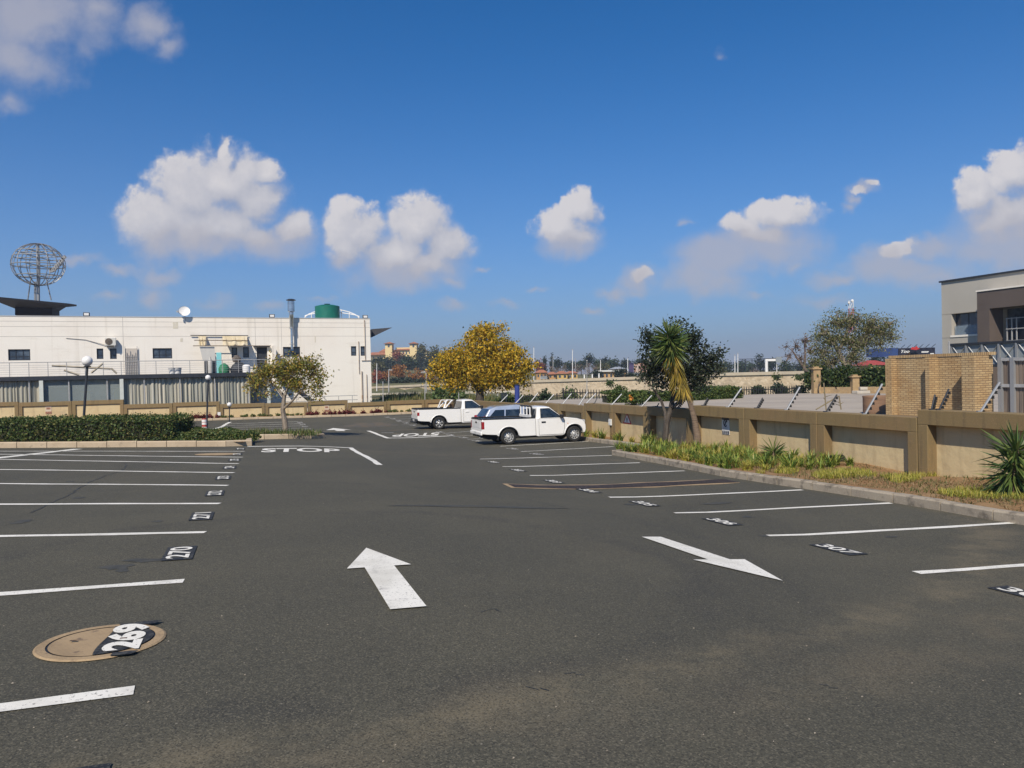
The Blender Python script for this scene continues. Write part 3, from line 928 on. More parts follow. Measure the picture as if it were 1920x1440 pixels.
# loose gravel and litter on the asphalt
V = []; n_ = 120
for k in range(n_):
    px, py = rnd.uniform(-50, 1950), 880 + 560 * rnd.random() ** 1.3
    q = G(px, py); r = rnd.uniform(.003, .008)
    for dx, dy, dz in ((1, 0, 0), (-.6, .9, 0), (-.6, -.9, 0), (0, 0, .9)):
        V.append((q[0] + dx * r * rnd.uniform(.7, 1.4), q[1] + dy * r, q[2] + .002 + dz * r))
V = np.array(V); Fq = np.concatenate([np.arange(n_)[:, None] * 4 + np.array(f)[None] for f in ((0, 1, 3), (1, 2, 3), (2, 0, 3))])
tag(np_obj('gravel', V, Fq, mat('grit', (.34, .30, .24), .9, var=[(3, .4, .6, (.2, .17, .13), .8)])), 'loose grit scattered on the asphalt', 'gravel', kind='stuff')

# ------------------------------------------------------------------ kerbs and beds
def kerb(name, line_pts, m, w=.16, h=.16, stone=1.0, side=1, rise=None):
    """kerb stones along a ground polyline with open joints"""
    pts = [np.array(q[:2]) for q in line_pts]
    seg = [np.linalg.norm(b - a) for a, b in zip(pts[:-1], pts[1:])]
    cum = np.concatenate([[0], np.cumsum(seg)])

    def at(s):
        i = min(max(int(np.searchsorted(cum, s, 'right')) - 1, 0), len(seg) - 1)
        return pts[i] + (pts[i + 1] - pts[i]) * ((s - cum[i]) / seg[i])
    mb = MB(); s = 0.0
    while s < cum[-1] - .05:
        e = min(s + stone, cum[-1])
        a, b = at(s + .011), at(e - .011)
        d = (b - a) / np.linalg.norm(b - a); nn = np.array([-d[1], d[0]]) * side
        hh = h + rnd.uniform(-.008, .008)
        c1, c2 = .025, .03
        prof = [(0, -.1), (0, hh - c2), (c1, hh), (w, hh), (w, -.1)]
        mb.prism([gpt(*(a + nn * o), z) for o, z in prof], tuple(np.array(gpt(*b, 0)) - np.array(gpt(*a, 0))))
        s = e
    return struct(name, mb, m)


KP = [(1147, 853), (1245, 871), (1347, 892), (1449, 908), (1572, 926), (1735, 952.5), (1920, 986), (2100, 1018)]
KL = [G(*q) for q in KP]
ku = [uv(q[0], q[1]) for q in KL]
k2 = [xy(10.5, v) for v in (6.5, 3, -2)]
KLINE = [q[:2] for q in KL[:-1]] + [np.array(q) for q in k2]
kerb('kerb', KLINE, M_KERB, side=1)
kerb('kerb', [xy(*ku[0]), xy(ku[0][0] + .5, ku[0][1] + .45), xy(13.1, ku[0][1] + .6)], M_KERB, side=-1)
kerb('kerb', [xy(13.25, 47), xy(13.25, 36), xy(13.2, 30), xy(13.1, ku[0][1] + .6)], M_KERB, side=1)
kv = np.array([q[1] for q in ku[:-1]][::-1]); kuu = np.array([q[0] for q in ku[:-1]][::-1])


def kerb_u(v):
    if v > ku[0][1] + .4:
        return 13.2
    return float(np.interp(v, kv, kuu))


def zbed(u, v):
    x, y = xy(u, v)
    k = kerb_u(v)
    t = min(max((u - k) / max(WU - k, .3), 0), 1)
    return zg(x, y) + .135 + (-.05 + .05 * math.sin(v * 1.3) * math.sin(u * 1.9)) * S(t * 3) + .02 * math.sin(3.1 * u + 1.7 * v)


mb = MB()
vs_ = np.arange(-2, vfar(WU) + .1, .35)
nu = 12
for v in vs_:
    k = kerb_u(v) + .1
    for j in range(nu + 1):
        u = k + (WU + .02 - k) * j / nu
        x, y = xy(u, v); mb.v.append((x, y, zbed(u, v)))
for i in range(len(vs_) - 1):
    for j in range(nu):
        a = i * (nu + 1) + j
        mb.f.append([a, a + nu + 1, a + nu + 2, a + 1]); mb.m.append(0)
struct('planting_bed_soil', mb, M_SOIL, smooth=True)
# bed at the foot of the far wall
fk = [FW.pt(s, 0, 1.5)[:2] for s in np.arange(-48, -.8, 2.0)]
kerb('kerb', fk, M_KERB2, side=1, h=.14)
mb = MB()
ss = np.arange(-50, .1, .7)
for s in ss:
    for o in (1.42, .8, 0.0):
        q = FW.pt(s, 0, o); mb.v.append((q[0], q[1], zg(q[0], q[1]) + .12 + (.04 if o < 1 else 0)))
for i in range(len(ss) - 1):
    for j in range(2):
        a = i * 3 + j; mb.f.append([a, a + 3, a + 4, a + 1]); mb.m.append(0)
struct('wall_bed_soil', mb, M_SOIL)


def zfar(s, o):
    q = FW.pt(s, 0, o); return (q[0], q[1], zg(q[0], q[1]) + .14)


# hedge island and tree island
HI = [G(-420, 842.5)[:2], G(0, 840)[:2], G(455, 837)[:2]]
e = G(462, 836.5)[:2]; 
kerb('kerb', HI + [e + np.array([0.10, .25]), e + np.array([.0, .7]), e + VD * 5], M_KERB2, side=1, h=.2, w=.2)
TI = [G(448, 824)[:2], G(520, 823.5)[:2], G(602, 822.5)[:2]]
kerb('kerb', TI + [TI[-1] + np.array([.12, .3]), TI[-1] + VD * 2.8], M_KERB2, side=1, h=.2, w=.2)
for name, poly in (('hedge_bed_soil', [HI[0] + [0, .1], HI[2] + [0, .1], e + [-.05, .4], e + VD * 5 - [.15, 0], HI[0] + [0, 4.8]]), ('tree_bed_soil', [TI[0] + [-2, .1], TI[2] + [0, .1], TI[2] + VD * 2.7, TI[0] + [-2, 2.5]])):
    mb = MB()
    poly = [np.array(q) for q in poly]
    mb.add([gpt(q[0], q[1], .15) for q in poly], [list(range(len(poly)))])
    struct(name, mb, M_SOIL)

# ------------------------------------------------------------------ boundary walls: recessed panels in a frame, stepping with the ground
def wall_panel(pl, s0, s1, ztop, zbot, label, group, cop=.30, post=.20, depth=.16, thick=.24, dz_slope=0.0):
    """pl.n points to the lot; frame proud of the recessed field by depth"""
    t = thing('wall_panel', label, 'boundary wall', pl.pt((s0 + s1) / 2, zbot, 0), group)
    g = .012
    a, b = s0 + g, s1 - g
    mb = MB()
    thick = depth + .16
    mb.pbox(pl, a, b, ztop - cop, ztop, -thick + depth, depth)
    mb.pbox(pl, a, a + post, zbot, ztop - cop, -thick + depth, depth)
    mb.pbox(pl, b - post, b, zbot, ztop - cop, -thick + depth, depth)
    obj('frame', mb, M_BROWN, t, bevel=.012)
    mb = MB(); mb.pbox(pl, a + post - .02, b - post + .02, zbot, ztop - cop + .02, -.14, 0)
    obj('recessed_field', mb, M_TAN, t)
    return t


def wall_run(pl, joints, words, group, cop, post, depth, zbed_fn):
    out = []
    for i, (pa, pb, pya, pyb) in enumerate(joints):
        sa, za = pl.hit(pa, pya); sb, zb = pl.hit(pb, pyb)
        zt = (za + zb) / 2
        zb0 = min(zbed_fn(sa), zbed_fn(sb)) - .35
        out.append((wall_panel(pl, min(sa, sb), max(sa, sb), zt, zb0, words[i], group, cop, post, depth), min(sa, sb), max(sa, sb), zt))
    return out


def rbed(s):
    return zbed(WU - .1, -s)


RJ = [(1736, 1985, 768.5, 776.5), (1546, 1736, 772.7, 781.5), (1408, 1546, 764.5, 772.5), (1306, 1408, 759.5, 765.6), (1223, 1306, 762.4, 765.6), (1158, 1223, 759, 762.4),
      (1104, 1158, 756.2, 758.6), (1056, 1104, 757.4, 760), (1018, 1056, 755.5, 757.4), (990, 1018, 754, 755.4), (962, 990, 755.6, 757), (937, 962, 753.9, 755.4), (915, 937, 752.5, 753.8), (895, 915, 751, 752.4), (877, 895, 750, 751.2), (858, 877, 749.5, 750.2), (845, 858, 749, 749.6)]
RWORDS = ['brown framed wall panel at the right edge behind the big spiky yucca', 'brown framed wall panel with a round black pipe hole at its foot', 'plain brown framed wall panel behind the small spiky yucca', 'brown framed wall panel carrying the white notice',
          'brown framed wall panel shaded behind the dark tree trunks', 'brown framed wall panel carrying the red triangle sign', 'brown framed wall panel left of the red triangle sign', 'brown framed wall panel beside the nose of the near pickup'] + ['brown framed wall panel far along the right wall behind the pickups'] * 9
RWP = wall_run(RW, RJ, RWORDS, 'panels of the right boundary wall', .33, .26, .26, rbed)
FJ = [(-180, -75, 762, 758), (-75, 35, 756.5, 753), (35, 135, 754.5, 752.3), (135, 232, 752, 749), (232, 324, 758.2, 756.2), (324, 412, 755, 752.5), (412, 497, 757.3, 756), (497, 576, 756, 754.2), (576, 652, 752.4, 750.5), (652, 725, 755.4, 752.5), (725, 796, 751.7, 749.6), (796, 845, 749.2, 748.4)]
for k_ in range(2):
    wall_panel(RW, RWP[0][2] + 3.1 * k_, RWP[0][2] + 3.1 * (k_ + 1), RWP[0][3], rbed(RWP[0][2]) - .4, ['brown framed wall panel just out of view beyond the big spiky yucca', 'brown framed wall panel farthest out of view at the right, nearest the viewer'][k_], 'panels of the right boundary wall', .33, .26, .26)
FWORDS = ['tan wall panel beyond the left edge of the hedge', 'tan wall panel at the left edge above the hedge', 'tan wall panel above the hedge carrying a small poster', 'taller tan wall panel directly behind the tall globe lamp', 'lower tan wall panel just right of the tall globe lamp', 'tan wall panel behind the thin middle globe lamp',
          'tan wall panel behind the short globe lamp', 'tan wall panel behind the trunk of the small tree', 'tan wall panel with a poster above a row of red plants', 'lower tan wall panel right of the poster and below the white building corner', 'tan wall panel left of the far pickup', 'tan wall panel behind the bed of the far pickup']
FWP = wall_run(FW, FJ, FWORDS, 'panels of the far boundary wall', .27, .22, .10, lambda s: zfar(s, .2)[2])

# ------------------------------------------------------------------ walls with real openings
def wall_openings(mb, pl, s0, s1, z0, z1, opens, off=0.0, reveal=0.18):
    ss = sorted(set([s0, s1] + [q for o in opens for q in o[:2]])); zs = sorted(set([z0, z1] + [q for o in opens for q in o[2:4]]))
    for a, b in zip(ss[:-1], ss[1:]):
        for c, d in zip(zs[:-1], zs[1:]):
            ms, mz = (a + b) / 2, (c + d) / 2
            if any(o[0] < ms < o[1] and o[2] < mz < o[3] for o in opens):
                continue
            mb.quad(pl.pt(a, c, off), pl.pt(b, c, off), pl.pt(b, d, off), pl.pt(a, d, off))
    for (a, b, c, d) in opens:
        k = off - reveal
        mb.quad(pl.pt(a, c, off), pl.pt(a, d, off), pl.pt(a, d, k), pl.pt(a, c, k))
        mb.quad(pl.pt(b, c, off), pl.pt(b, d, off), pl.pt(b, d, k), pl.pt(b, c, k))
        mb.quad(pl.pt(a, d, off), pl.pt(b, d, off), pl.pt(b, d, k), pl.pt(a, d, k))
        mb.quad(pl.pt(a, c, off), pl.pt(b, c, off), pl.pt(b, c, k), pl.pt(a, c, k))


def window(pl, o, parent, nx=1, ny=2, off=-.1, fr=.07, name='window', ysplit=.35):
    a, b, c, d = o
    mb = MB()
    mb.pbox(pl, a, b, c, c + fr, off - .05, off); mb.pbox(pl, a, b, d - fr, d, off - .05, off)
    mb.pbox(pl, a, a + fr, c + fr, d - fr, off - .05, off); mb.pbox(pl, b - fr, b, c + fr, d - fr, off - .05, off)
    for i in range(1, nx):
        m = a + (b - a) * i / nx
        mb.pbox(pl, m - fr * .4, m + fr * .4, c + fr, d - fr, off - .05, off - .006)
    if ny > 1:
        m = c + (d - c) * ysplit
        mb.pbox(pl, a + fr, b - fr, m - fr * .4, m + fr * .4, off - .05, off - .010)
    f = obj(name, mb, M_FRAME, parent)
    mb = MB(); mb.quad(pl.pt(a + .02, c + .02, off - .035), pl.pt(b - .02, c + .02, off - .035), pl.pt(b - .02, d - .02, off - .035), pl.pt(a + .02, d - .02, off - .035))
    obj('pane', mb, M_GLASS, f)
    return f


# ------------------------------------------------------------------ white building on the left
BW = Plane(P(696, 700, 66)[:2], (0.92, 0.39))


def srect(pl, x0, y0, x1, y1):
    a, d = pl.hit(x0, y0); b, c = pl.hit(x1, y1)
    return (a, b, c, d)


bld = thing('white_building', 'long white two storey building with flat roof behind the tan wall', 'building', BW.pt(-20, -1.2))
ztop = BW.hit(694, 598)[1]; SL = BW.hit(-160, 600)[0]
WIN = [((15, 655, 57, 675.5), 3, 2), ((181, 653.5, 194, 673), 1, 2), ((206, 653.5, 219, 673), 1, 2), ((286, 653, 323, 672), 3, 2), ((434, 651.5, 445, 671), 1, 2), ((455.5, 651, 467, 670.5), 1, 2), ((530.5, 650.5, 563, 669), 3, 2), ((658, 649.2, 668.5, 667), 1, 2), ((676, 649.2, 686, 667), 1, 2), ((-95, 656, -60, 677), 3, 2)]
ops = [srect(BW, *w[0]) for w in WIN]
# a pair of windows shares edges badly in the cell grid if nearly equal: snap
door = srect(BW, 481, 651, 502, 699)
mb = MB(); wall_openings(mb, BW, SL, 0, -1.8, ztop, ops + [door])
obj('front_wall', mb, M_WHITEW, bld)
SIDE = Plane(BW.pt(0, 0)[:2], -BW.n)
mb = MB()
mb.pbox(BW, -.25, 0, -1.8, ztop, -26, -.003)
mb.pbox(BW, SL, -.26, -1.8, ztop - .3, -26, -25.7)
mb.pbox(BW, SL, -.26, ztop - .75, ztop - .5, -25.6, -.25)
mb.pbox(BW, SL, -.26, ztop - .5, ztop - .002, -.25, -.02)
obj('roof', mb, M_WHITEW, bld)
mb = MB(); mb.pbox(BW, SL, .03, ztop + .002, ztop + .05, -.32, .03); obj('parapet_cap', mb, mat('parapet_flashing', (.5, .5, .49), .6, var=[(4, .4, .7, (.42, .42, .41), .6)]), bld)
for w, o in zip(WIN, ops):
    window(BW, o, bld, w[1], w[2])
mb = MB(); mb.quad(BW.pt(door[0], door[2], -.15), BW.pt(door[1], door[2], -.15), BW.pt(door[1], door[3], -.15), BW.pt(door[0], door[3], -.15))
dr = obj('door', mb, M_DARK, bld)
mb = MB(); mb.pbox(BW, door[0] - .25, door[1] + .2, door[3] + .02, door[3] + .10, .005, .3); obj('door_canopy', mb, M_DARK, bld)
# panel joints scribed in the render
mb = MB()
M_JOINT = mat('grey_joint', (.40, .38, .35), .9, var=[(3, .4, .7, (.33, .31, .29), .6)])  # plain grey for the scribed joint strips
for py0, py1 in ((602, 608), (612, 617), (631, 633)):
    _, za = BW.hit(0, py0)
    mb.pbox(BW, SL, -.02, za - .012, za + .012, .001, .004)
for px in (231, 479, 528):
    s, _ = BW.hit(px, 640); mb.pbox(BW, s - .012, s + .012, 2.4, ztop - .02, .0045, .0075)
obj('wall_joint', mb, M_JOINT, bld)
# stains and patches of the render, each a thin skim
mb = MB()
for (x0, y0, x1, y1) in ((324, 604, 334, 616), (338, 634, 343, 641), (590, 630, 592, 642)):
    a, b, c, d = srect(BW, x0, y0, x1, y1)
    mb = MB(); mb.pbox(BW, a, b, c, d, .008, .010)
    obj('render_patch', mb, mat('ochre_patch', (.60, .55, .44), .9, var=[(5, .4, .7, (.66, .62, .55), .9)]), bld)
mb = MB()
for px, y0, y1 in ((678, 696, 752), (687, 702, 752), (672, 640, 700), (683, 600, 676)):
    s, za = BW.hit(px, y0); _, zb = BW.hit(px, y1)
    mb.tube([BW.pt(s, za, .06), BW.pt(s, zb, .06)], .035 if px != 678 else .06, 8)
s, z = BW.hit(678, 676); s2, _ = BW.hit(695, 676)
mb.tube([BW.pt(s, z, .06), BW.pt(s2, z, .06)], .03, 6)
obj('downpipe', mb, mat('rusty_pipe', (.42, .36, .30), .7, var=[((1, 1, 3), .5, .7, (.28, .16, .09), .8)]), bld)

# terrace slab and glazed ground floor
DW = Plane(BW.pt(0, 0, 4.5)[:2], BW.d)
s_end, zt = DW.hit(506, 697.5)
_, z712 = DW.hit(0, 706)
ztd = zt - .0
terr_ = thing('terrace', 'dark edged terrace over the curtained ground floor of the white building', 'terrace', DW.pt(s_end - 12, -1.2))
mb = MB(); mb.pbox(DW, SL, s_end, ztd - .30, ztd, -4.4, 0.25); obj('slab', mb, M_DARK, terr_, bevel=.02)
M_CURT = mat('clear_pvc_curtain', (.40, .38, .31), .4, spec=.4, var=[((1.1, 1.1, .05), .42, .62, (.20, .23, .22), .7), ((5, 5, .1), .5, .62, (.58, .54, .45), .8), ((9, 9, .15), .55, .65, (.12, .13, .12), .7)])
open0, open1 = DW.hit(82, 740)[0], DW.hit(229, 740)[0]
runs = [(SL, DW.hit(76, 740)[0]), (DW.hit(231, 740)[0], DW.hit(470, 740)[0])]
for k, (a, b) in enumerate(runs):
    mb = MB(); n = int((b - a) / .055); ph = 0
    for i in range(n + 1):
        s = a + (b - a) * i / n; ph += rnd.uniform(.5, 2.3)
        for z, am in ((ztd - .32, .04), (ztd - .9, .06), (-1.6, .09)):
            q = DW.pt(s, z, -.1 + am * math.sin(ph) + .03 * math.sin(i * .21)); mb.v.append(q)
    for i in range(n):
        for j in range(2):
            mb.f.append([i * 3 + j, i * 3 + 3 + j, i * 3 + 4 + j, i * 3 + 1 + j]); mb.m.append(0)
    obj('curtain', mb, M_CURT, terr_, smooth=True)
s = SL + .4
while s < s_end:
    mb = MB(); mb.pbox(DW, s - .035, s + .035, -1.6, ztd - .3, .06, .14); obj('post', mb, M_RAIL, terr_); s += 2.35
for a in (open0 - .1, open1 + .0, s_end - .15):
    mb = MB(); mb.pbox(DW, a - .12, a + .12, -1.6, ztd - .3, .15, .28); obj('column', mb, mat('pale_column', (.55, .58, .54), .7, var=[(4, .4, .7, (.45, .48, .45), .7)]), terr_)
mb = MB(); mb.quad(DW.pt(open0, -1.6, -.05), DW.pt(open1, -1.6, -.05), DW.pt(open1, ztd - .3, -.05), DW.pt(open0, ztd - .3, -.05))
obj('glass_screen', mb, mat('clear_screen_glass', (.62, .72, .72), .08, spec=.3, alpha=.30), terr_)
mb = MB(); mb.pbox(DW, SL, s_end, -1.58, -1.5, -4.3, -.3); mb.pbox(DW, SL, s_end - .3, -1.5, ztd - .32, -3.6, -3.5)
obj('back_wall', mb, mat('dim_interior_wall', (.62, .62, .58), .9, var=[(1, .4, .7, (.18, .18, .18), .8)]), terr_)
for (x0, y0, x1, y1, m, n, l, o) in [(82, 727, 140, 757, mat('dark_wood', (.06, .04, .03), .6, var=[((1, 1, 9), .4, .6, (.1, .07, .05), .7)]), 'counter', 'dark wooden counter behind the glass of the ground floor', -1.2),
                                 (146, 735, 164, 756, mat('cream_card', (.5, .43, .25), .8, var=[(4, .4, .7, (.42, .35, .2), .7)]), 'cabinet', 'cream cabinet behind the glass, right of the dark counter', -1.5),
                                 (210, 730, 226, 756, MATS['cream_card'], 'cabinet', 'cream cabinet behind the glass by the pale column', -1.4)]:
    a, b, c, d = srect(DW, x0, y0, x1, y1)
    t = thing(n, l, n, DW.pt((a + b) / 2, -1.5, o))
    mb = MB(); mb.pbox(DW, a, b, -1.5, d, o - .5, o); obj('body', mb, m, t, bevel=.03)
    mb = MB(); mb.pbox(DW, a - .04, b + .04, d + .003, d + .05, o - .52, o + .03); obj('top', mb, m, t, bevel=.01)
for k in range(4):
    px = 86 + k * 14
    a, z = DW.hit(px, 724)
    mb = MB(); mb.pbox(DW, a, a + .35, z - .12, z + .02, -1.5, -1.25)
    tag(obj('paper_box', mb, M_GLOBE, bevel=.02), 'small white box on the dark counter behind the glass', 'box', 'white boxes on the dark counter')

# terrace railing
t = thing('terrace_railing', 'thin grey cable railing along the edge of the terrace', 'railing', DW.pt(s_end - 12, ztd))
zr = ztd + .95
mb = MB(); mb.tube([DW.pt(SL, zr, .1), DW.pt(s_end, zr, .1), DW.pt(s_end, zr, -4.2)], .03, 6); obj('top_rail', mb, M_RAIL, t)
for k in range(1, 6):
    mb = MB(); mb.tube([DW.pt(SL, ztd + .15 * k, .1), DW.pt(s_end, ztd + .15 * k, .1)], .008, 4); obj('cable', mb, M_RAIL, t)
s = s_end
while s > SL:
    mb = MB(); mb.tube([DW.pt(s, ztd, .1), DW.pt(s, zr, .1)], .022, 6); obj('post', mb, M_RAIL, t); s -= 1.12

# things on the terrace
def pbox_thing(name, label, cat, pl, rect, off0, off1, m, zbot=None, bevel=.02, group=None):
    a, b, c, d = srect(pl, *rect)
    if zbot is not None: c = zbot
    mb = MB(); mb.pbox(pl, a, b, c, d, off0, off1)
    return tag(obj(name, mb, m, bevel=bevel), label, cat, group)


T1 = Plane(BW.pt(0, 0, 2.6)[:2], BW.d)
pbox_thing('turquoise_board', 'upright turquoise board leaning behind the terrace railing', 'board', T1, (405.5, 661, 416, 698), -.05, .05, mat('turquoise_paint', (.22, .58, .60), .6, var=[(3, .4, .7, (.28, .62, .62), .6)]), ztd)
a, z = T1.hit(420, 690)
mb = MB(); mb.lathe([(.05, 0), (.40, .02), (.42, .35), (.30, .6), (.10, .75), (.01, .76)], T1.pt(a, ztd, 0), 16)
tag(obj('green_sack', mb, mat('green_plastic', (.02, .16, .07), .5, var=[(4, .4, .7, (.03, .22, .1), .7)], bump=(5, .8, .1)), smooth=True), 'bulging green sack beside the turquoise board', 'sack')
for px in (323, 333):
    a, z = DW.hit(px, 695)
    mb = MB(); mb.lathe([(.01, 0), (.22, 0), (.27, .42), (.29, .44), (.25, .44), (.2, .05)], DW.pt(a, ztd, -.7), 16)
    tag(obj('bucket', mb, M_GLOBE, smooth=True), 'white plastic bucket on the terrace, %s of the pair' % ('left' if px < 330 else 'right'), 'bucket', 'white buckets')
t = thing('motor_scooter', 'dark heap of a covered machine behind the terrace railing', 'machine', T1.pt(T1.hit(448, 690)[0], ztd))
a = T1.hit(448, 690)[0]
mb = MB(); mb.lathe([(.01, 0), (.62, .02), (.66, .3), (.48, .6), (.25, .8), (.01, .85)], T1.pt(a, ztd, 0), 9); obj('cover', mb, M_DARK, t, smooth=False)
mb = MB(); mb.lathe([(.01, .8), (.3, .85), (.36, 1.1), (.16, 1.35), (.01, 1.36)], T1.pt(a - .15, ztd, 0), 8); obj('hood', mb, mat('faded_cover', (.16, .13, .11), .8, var=[(5, .4, .6, (.08, .07, .06), .8)]), t)
a = T1.hit(461, 694)[0]
mb = MB(); mb.lathe([(.01, 0), (.28, .02), (.30, .5), (.2, .6), (.01, .62)], T1.pt(a, ztd, .6), 14)
tag(obj('water_drum', mb, M_GLOBE, smooth=True), 'small white drum right of the covered machine', 'drum')
pbox_thing('stove', 'dark low stove left of the turquoise board', 'stove', T1, (383, 677, 404, 698), -.6, .0, M_DARK, ztd)
a = T1.hit(394, 690)[0]
mb = MB(); mb.lathe([(.01, 0), (.17, .02), (.17, .95), (.08, 1.1), (.06, 1.25), (.01, 1.25)], T1.pt(a, ztd, .35), 14)
tag(obj('gas_cylinder', mb, mat('pale_grey_paint', (.45, .44, .41), .5, var=[(5, .4, .7, (.35, .33, .3), .7)]), smooth=True), 'pale gas cylinder standing before the dark stove', 'gas cylinder')
a, b, c, d = srect(BW, 234.5, 653.5, 258.5, 700)
t = thing('lattice_board', 'stained board with metal lattice leaning on the white wall', 'board', BW.pt((a + b) / 2, ztd, .1))
mb = MB(); mb.pbox(BW, a, b, ztd, d, .06, .1); obj('board', mb, mat('stained_board', (.52, .47, .41), .9, var=[((3, 3, .8), .45, .65, (.34, .29, .25), .8)]), t)
mb = MB()
for k in range(8):
    q = a + (b - a) * k / 7; mb.tube([BW.pt(q, ztd, .14), BW.pt(q, ztd + 1.7 + (.5 if k in (0, 7) else rnd.uniform(-.2, .2)), .14)], .02, 4)
for k in range(7):
    mb.tube([BW.pt(a, ztd + .2 + k * .2, .14), BW.pt(b, ztd + .2 + k * .2, .14)], .015, 4)
obj('lattice', mb, M_RAIL, t)
mb = MB()
for (x0, y0, x1, y1) in ((93, 685, 205, 691), (116, 694, 145, 703), (168, 699, 190, 681), (206, 690, 217, 700)):
    p0, p1 = DW.hit(x0, y0), DW.hit(x1, y1)
    mb.tube([DW.pt(p0[0], p0[1], -1.0), DW.pt(p1[0], p1[1], -1.0)], .07, 4)
tag(obj('timber_offcuts', mb, mat('weathered_timber', (.42, .37, .28), .9, var=[((2, 2, 9), .4, .7, (.3, .25, .18), .8)])), 'loose timber poles lying behind the terrace railing at left', 'timber')
# awning with torn canvas
t = thing('torn_awning', 'torn beige canvas awning on rods above two small windows', 'awning', BW.pt(BW.hit(415, 640)[0], 4, .6))
M_CANV = mat('beige_canvas', (.50, .42, .27), .9, var=[((2, 2, .4), .4, .7, (.60, .53, .40), .8)])
AW = Plane(BW.pt(0, 0, 1.3)[:2], BW.d)
for (x0, x1, nm) in ((372, 386, 'canvas'), (417, 463, 'canvas')):
    a, zt_ = BW.hit(x0, 629.5); b, _ = BW.hit(x1, 629.5); a2, zb_ = AW.hit(x0 + 1, 648); b2, _ = AW.hit(x1 + 1, 647)
    mb = MB(); n = 8
    for i in range(n + 1):
        t_ = i / n
        mb.v.append(BW.pt(a + (b - a) * t_, zt_, .1)); mb.v.append(AW.pt(a2 + (b2 - a2) * t_, zb_ + .1 * math.sin(i * 2), 0))
    for i in range(n):
        mb.f.append([2 * i, 2 * i + 2, 2 * i + 3, 2 * i + 1]); mb.m.append(0)
    obj('canvas', mb, M_CANV, t)
for (x0, y0, x1, y1, pl) in ((357, 629, 465, 629.5, BW), (364, 638, 465, 638.5, Plane(BW.pt(0, 0, .7)[:2], BW.d)), (362, 648.5, 508, 648.5, AW)):
    p0, p1 = pl.hit(x0, y0), pl.hit(x1, y1)
    mb = MB(); mb.tube([pl.pt(p0[0], p0[1], .13), pl.pt(p1[0], p1[1], .13)], .035, 6); obj('rod', mb, M_DARK if pl is BW else mat('rusty_rod', (.2, .15, .1), .8, var=[(6, .4, .7, (.12, .08, .05), .8)]), t)
M_SHEET = mat('hanging_sheet', (.50, .49, .46), .9, var=[((1.5, 1.5, .3), .4, .7, (.58, .56, .52), .8)])
for (x0, x1, xb0, xb1) in ((374, 402, 381, 405), (424, 430, 432, 470), (470, 474, 474, 478)):
    a, zt_ = AW.hit(x0, 649); b, _ = AW.hit(x1, 649); a2, _ = T1.hit(xb0, 676); b2, zb_ = T1.hit(xb1, 676)
    if x0 == 374:
        mb = MB(); mb.add([AW.pt(a, zt_, 0), AW.pt(b, zt_, 0), AW.pt(b2, zb_, .1), AW.pt(a2, zb_, .1)], [[0, 1, 2, 3]]); obj('hanging_sheet', mb, M_SHEET, t)
# side screen of the door
a, b, c, d = srect(BW, 509, 649, 511, 700)
mb = MB(); mb.pbox(BW, a, a + .15, ztd, d, 0, 1.9); tag(obj('door_screen', mb, M_WHITEW), 'white screen wall standing beside the dark terrace door', 'screen wall')
# air conditioner, lamps, dish
t = thing('air_conditioner', 'white air conditioner box on the white wall above a small window', 'air conditioner', BW.pt(BW.hit(207, 641)[0], BW.hit(207, 649)[1], .3))
a, b, c, d = srect(BW, 197.5, 633.5, 218.5, 648.5)
M_ACW = mat('air_conditioner_casing', (.62, .61, .56), .5, var=[(3, .4, .7, (.55, .53, .47), .6)])
mb = MB(); mb.pbox(BW, a, b, c, d, .12, .5); obj('casing', mb, M_ACW, t, bevel=.03)
AC = np.array(BW.pt(a + (b - a) * .36, (c + d) / 2, .51)); ex = np.array([BW.d[0], BW.d[1], 0]); en = np.array([BW.n[0], BW.n[1], 0])
mb = MB(); r = (d - c) * .4
for k in range(5):
    pts = [AC + ex * r * (k + 1) / 5 * math.cos(q) + np.array([0, 0, 1]) * r * (k + 1) / 5 * math.sin(q) for q in np.linspace(0, 2 * math.pi, 25)]
    mb.tube(pts, .012, 4)
obj('fan_grille', mb, mat('brown_grille', (.30, .24, .17), .6, var=[(4, .4, .7, (.2, .16, .12), .7)]), t)
mb = MB(); mb.add([AC - en * .006 + ex * r * math.cos(q) + np.array([0, 0, 1]) * r * math.sin(q) for q in np.linspace(0, 2 * math.pi, 24, endpoint=False)], [list(range(24))]); obj('fan', mb, M_DARK, t)
mb = MB(); mb.tube([BW.pt(a + .05, c + .05, .1), BW.pt(BW.hit(160, 635)[0], BW.hit(160, 637)[1], .03), BW.pt(BW.hit(124, 634)[0], BW.hit(124, 634)[1], .03)], .025, 5); obj('pipe', mb, M_JOINT, t)
mb = MB()
for q in (a + .1, b - .1): mb.pbox(BW, q - .03, q + .03, c - .08, c - .01, .002, .5)
obj('bracket', mb, M_RAIL, t)
t = thing('satellite_dish', 'white satellite dish on the parapet of the white building', 'satellite dish', BW.pt(BW.hit(345, 592)[0], ztop))
a, z = BW.hit(345.5, 585)
mb = MB(); prof = [(.01, 0)] + [(.42 * k / 8, .12 * (k / 8) ** 2) for k in range(1, 9)] + [(.425, .14)]
Md = Matrix.Translation(Vector(BW.pt(a, z, .1))) @ Matrix.Rotation(math.radians(25), 4, 'Z') @ Matrix.Rotation(math.radians(65), 4, 'X')
tmp = MB(); tmp.lathe(prof, (0, 0, 0), 20); mb.add([tuple(Md @ Vector(q)) for q in tmp.v], tmp.f); obj('dish', mb, M_GLOBE, t, smooth=True)
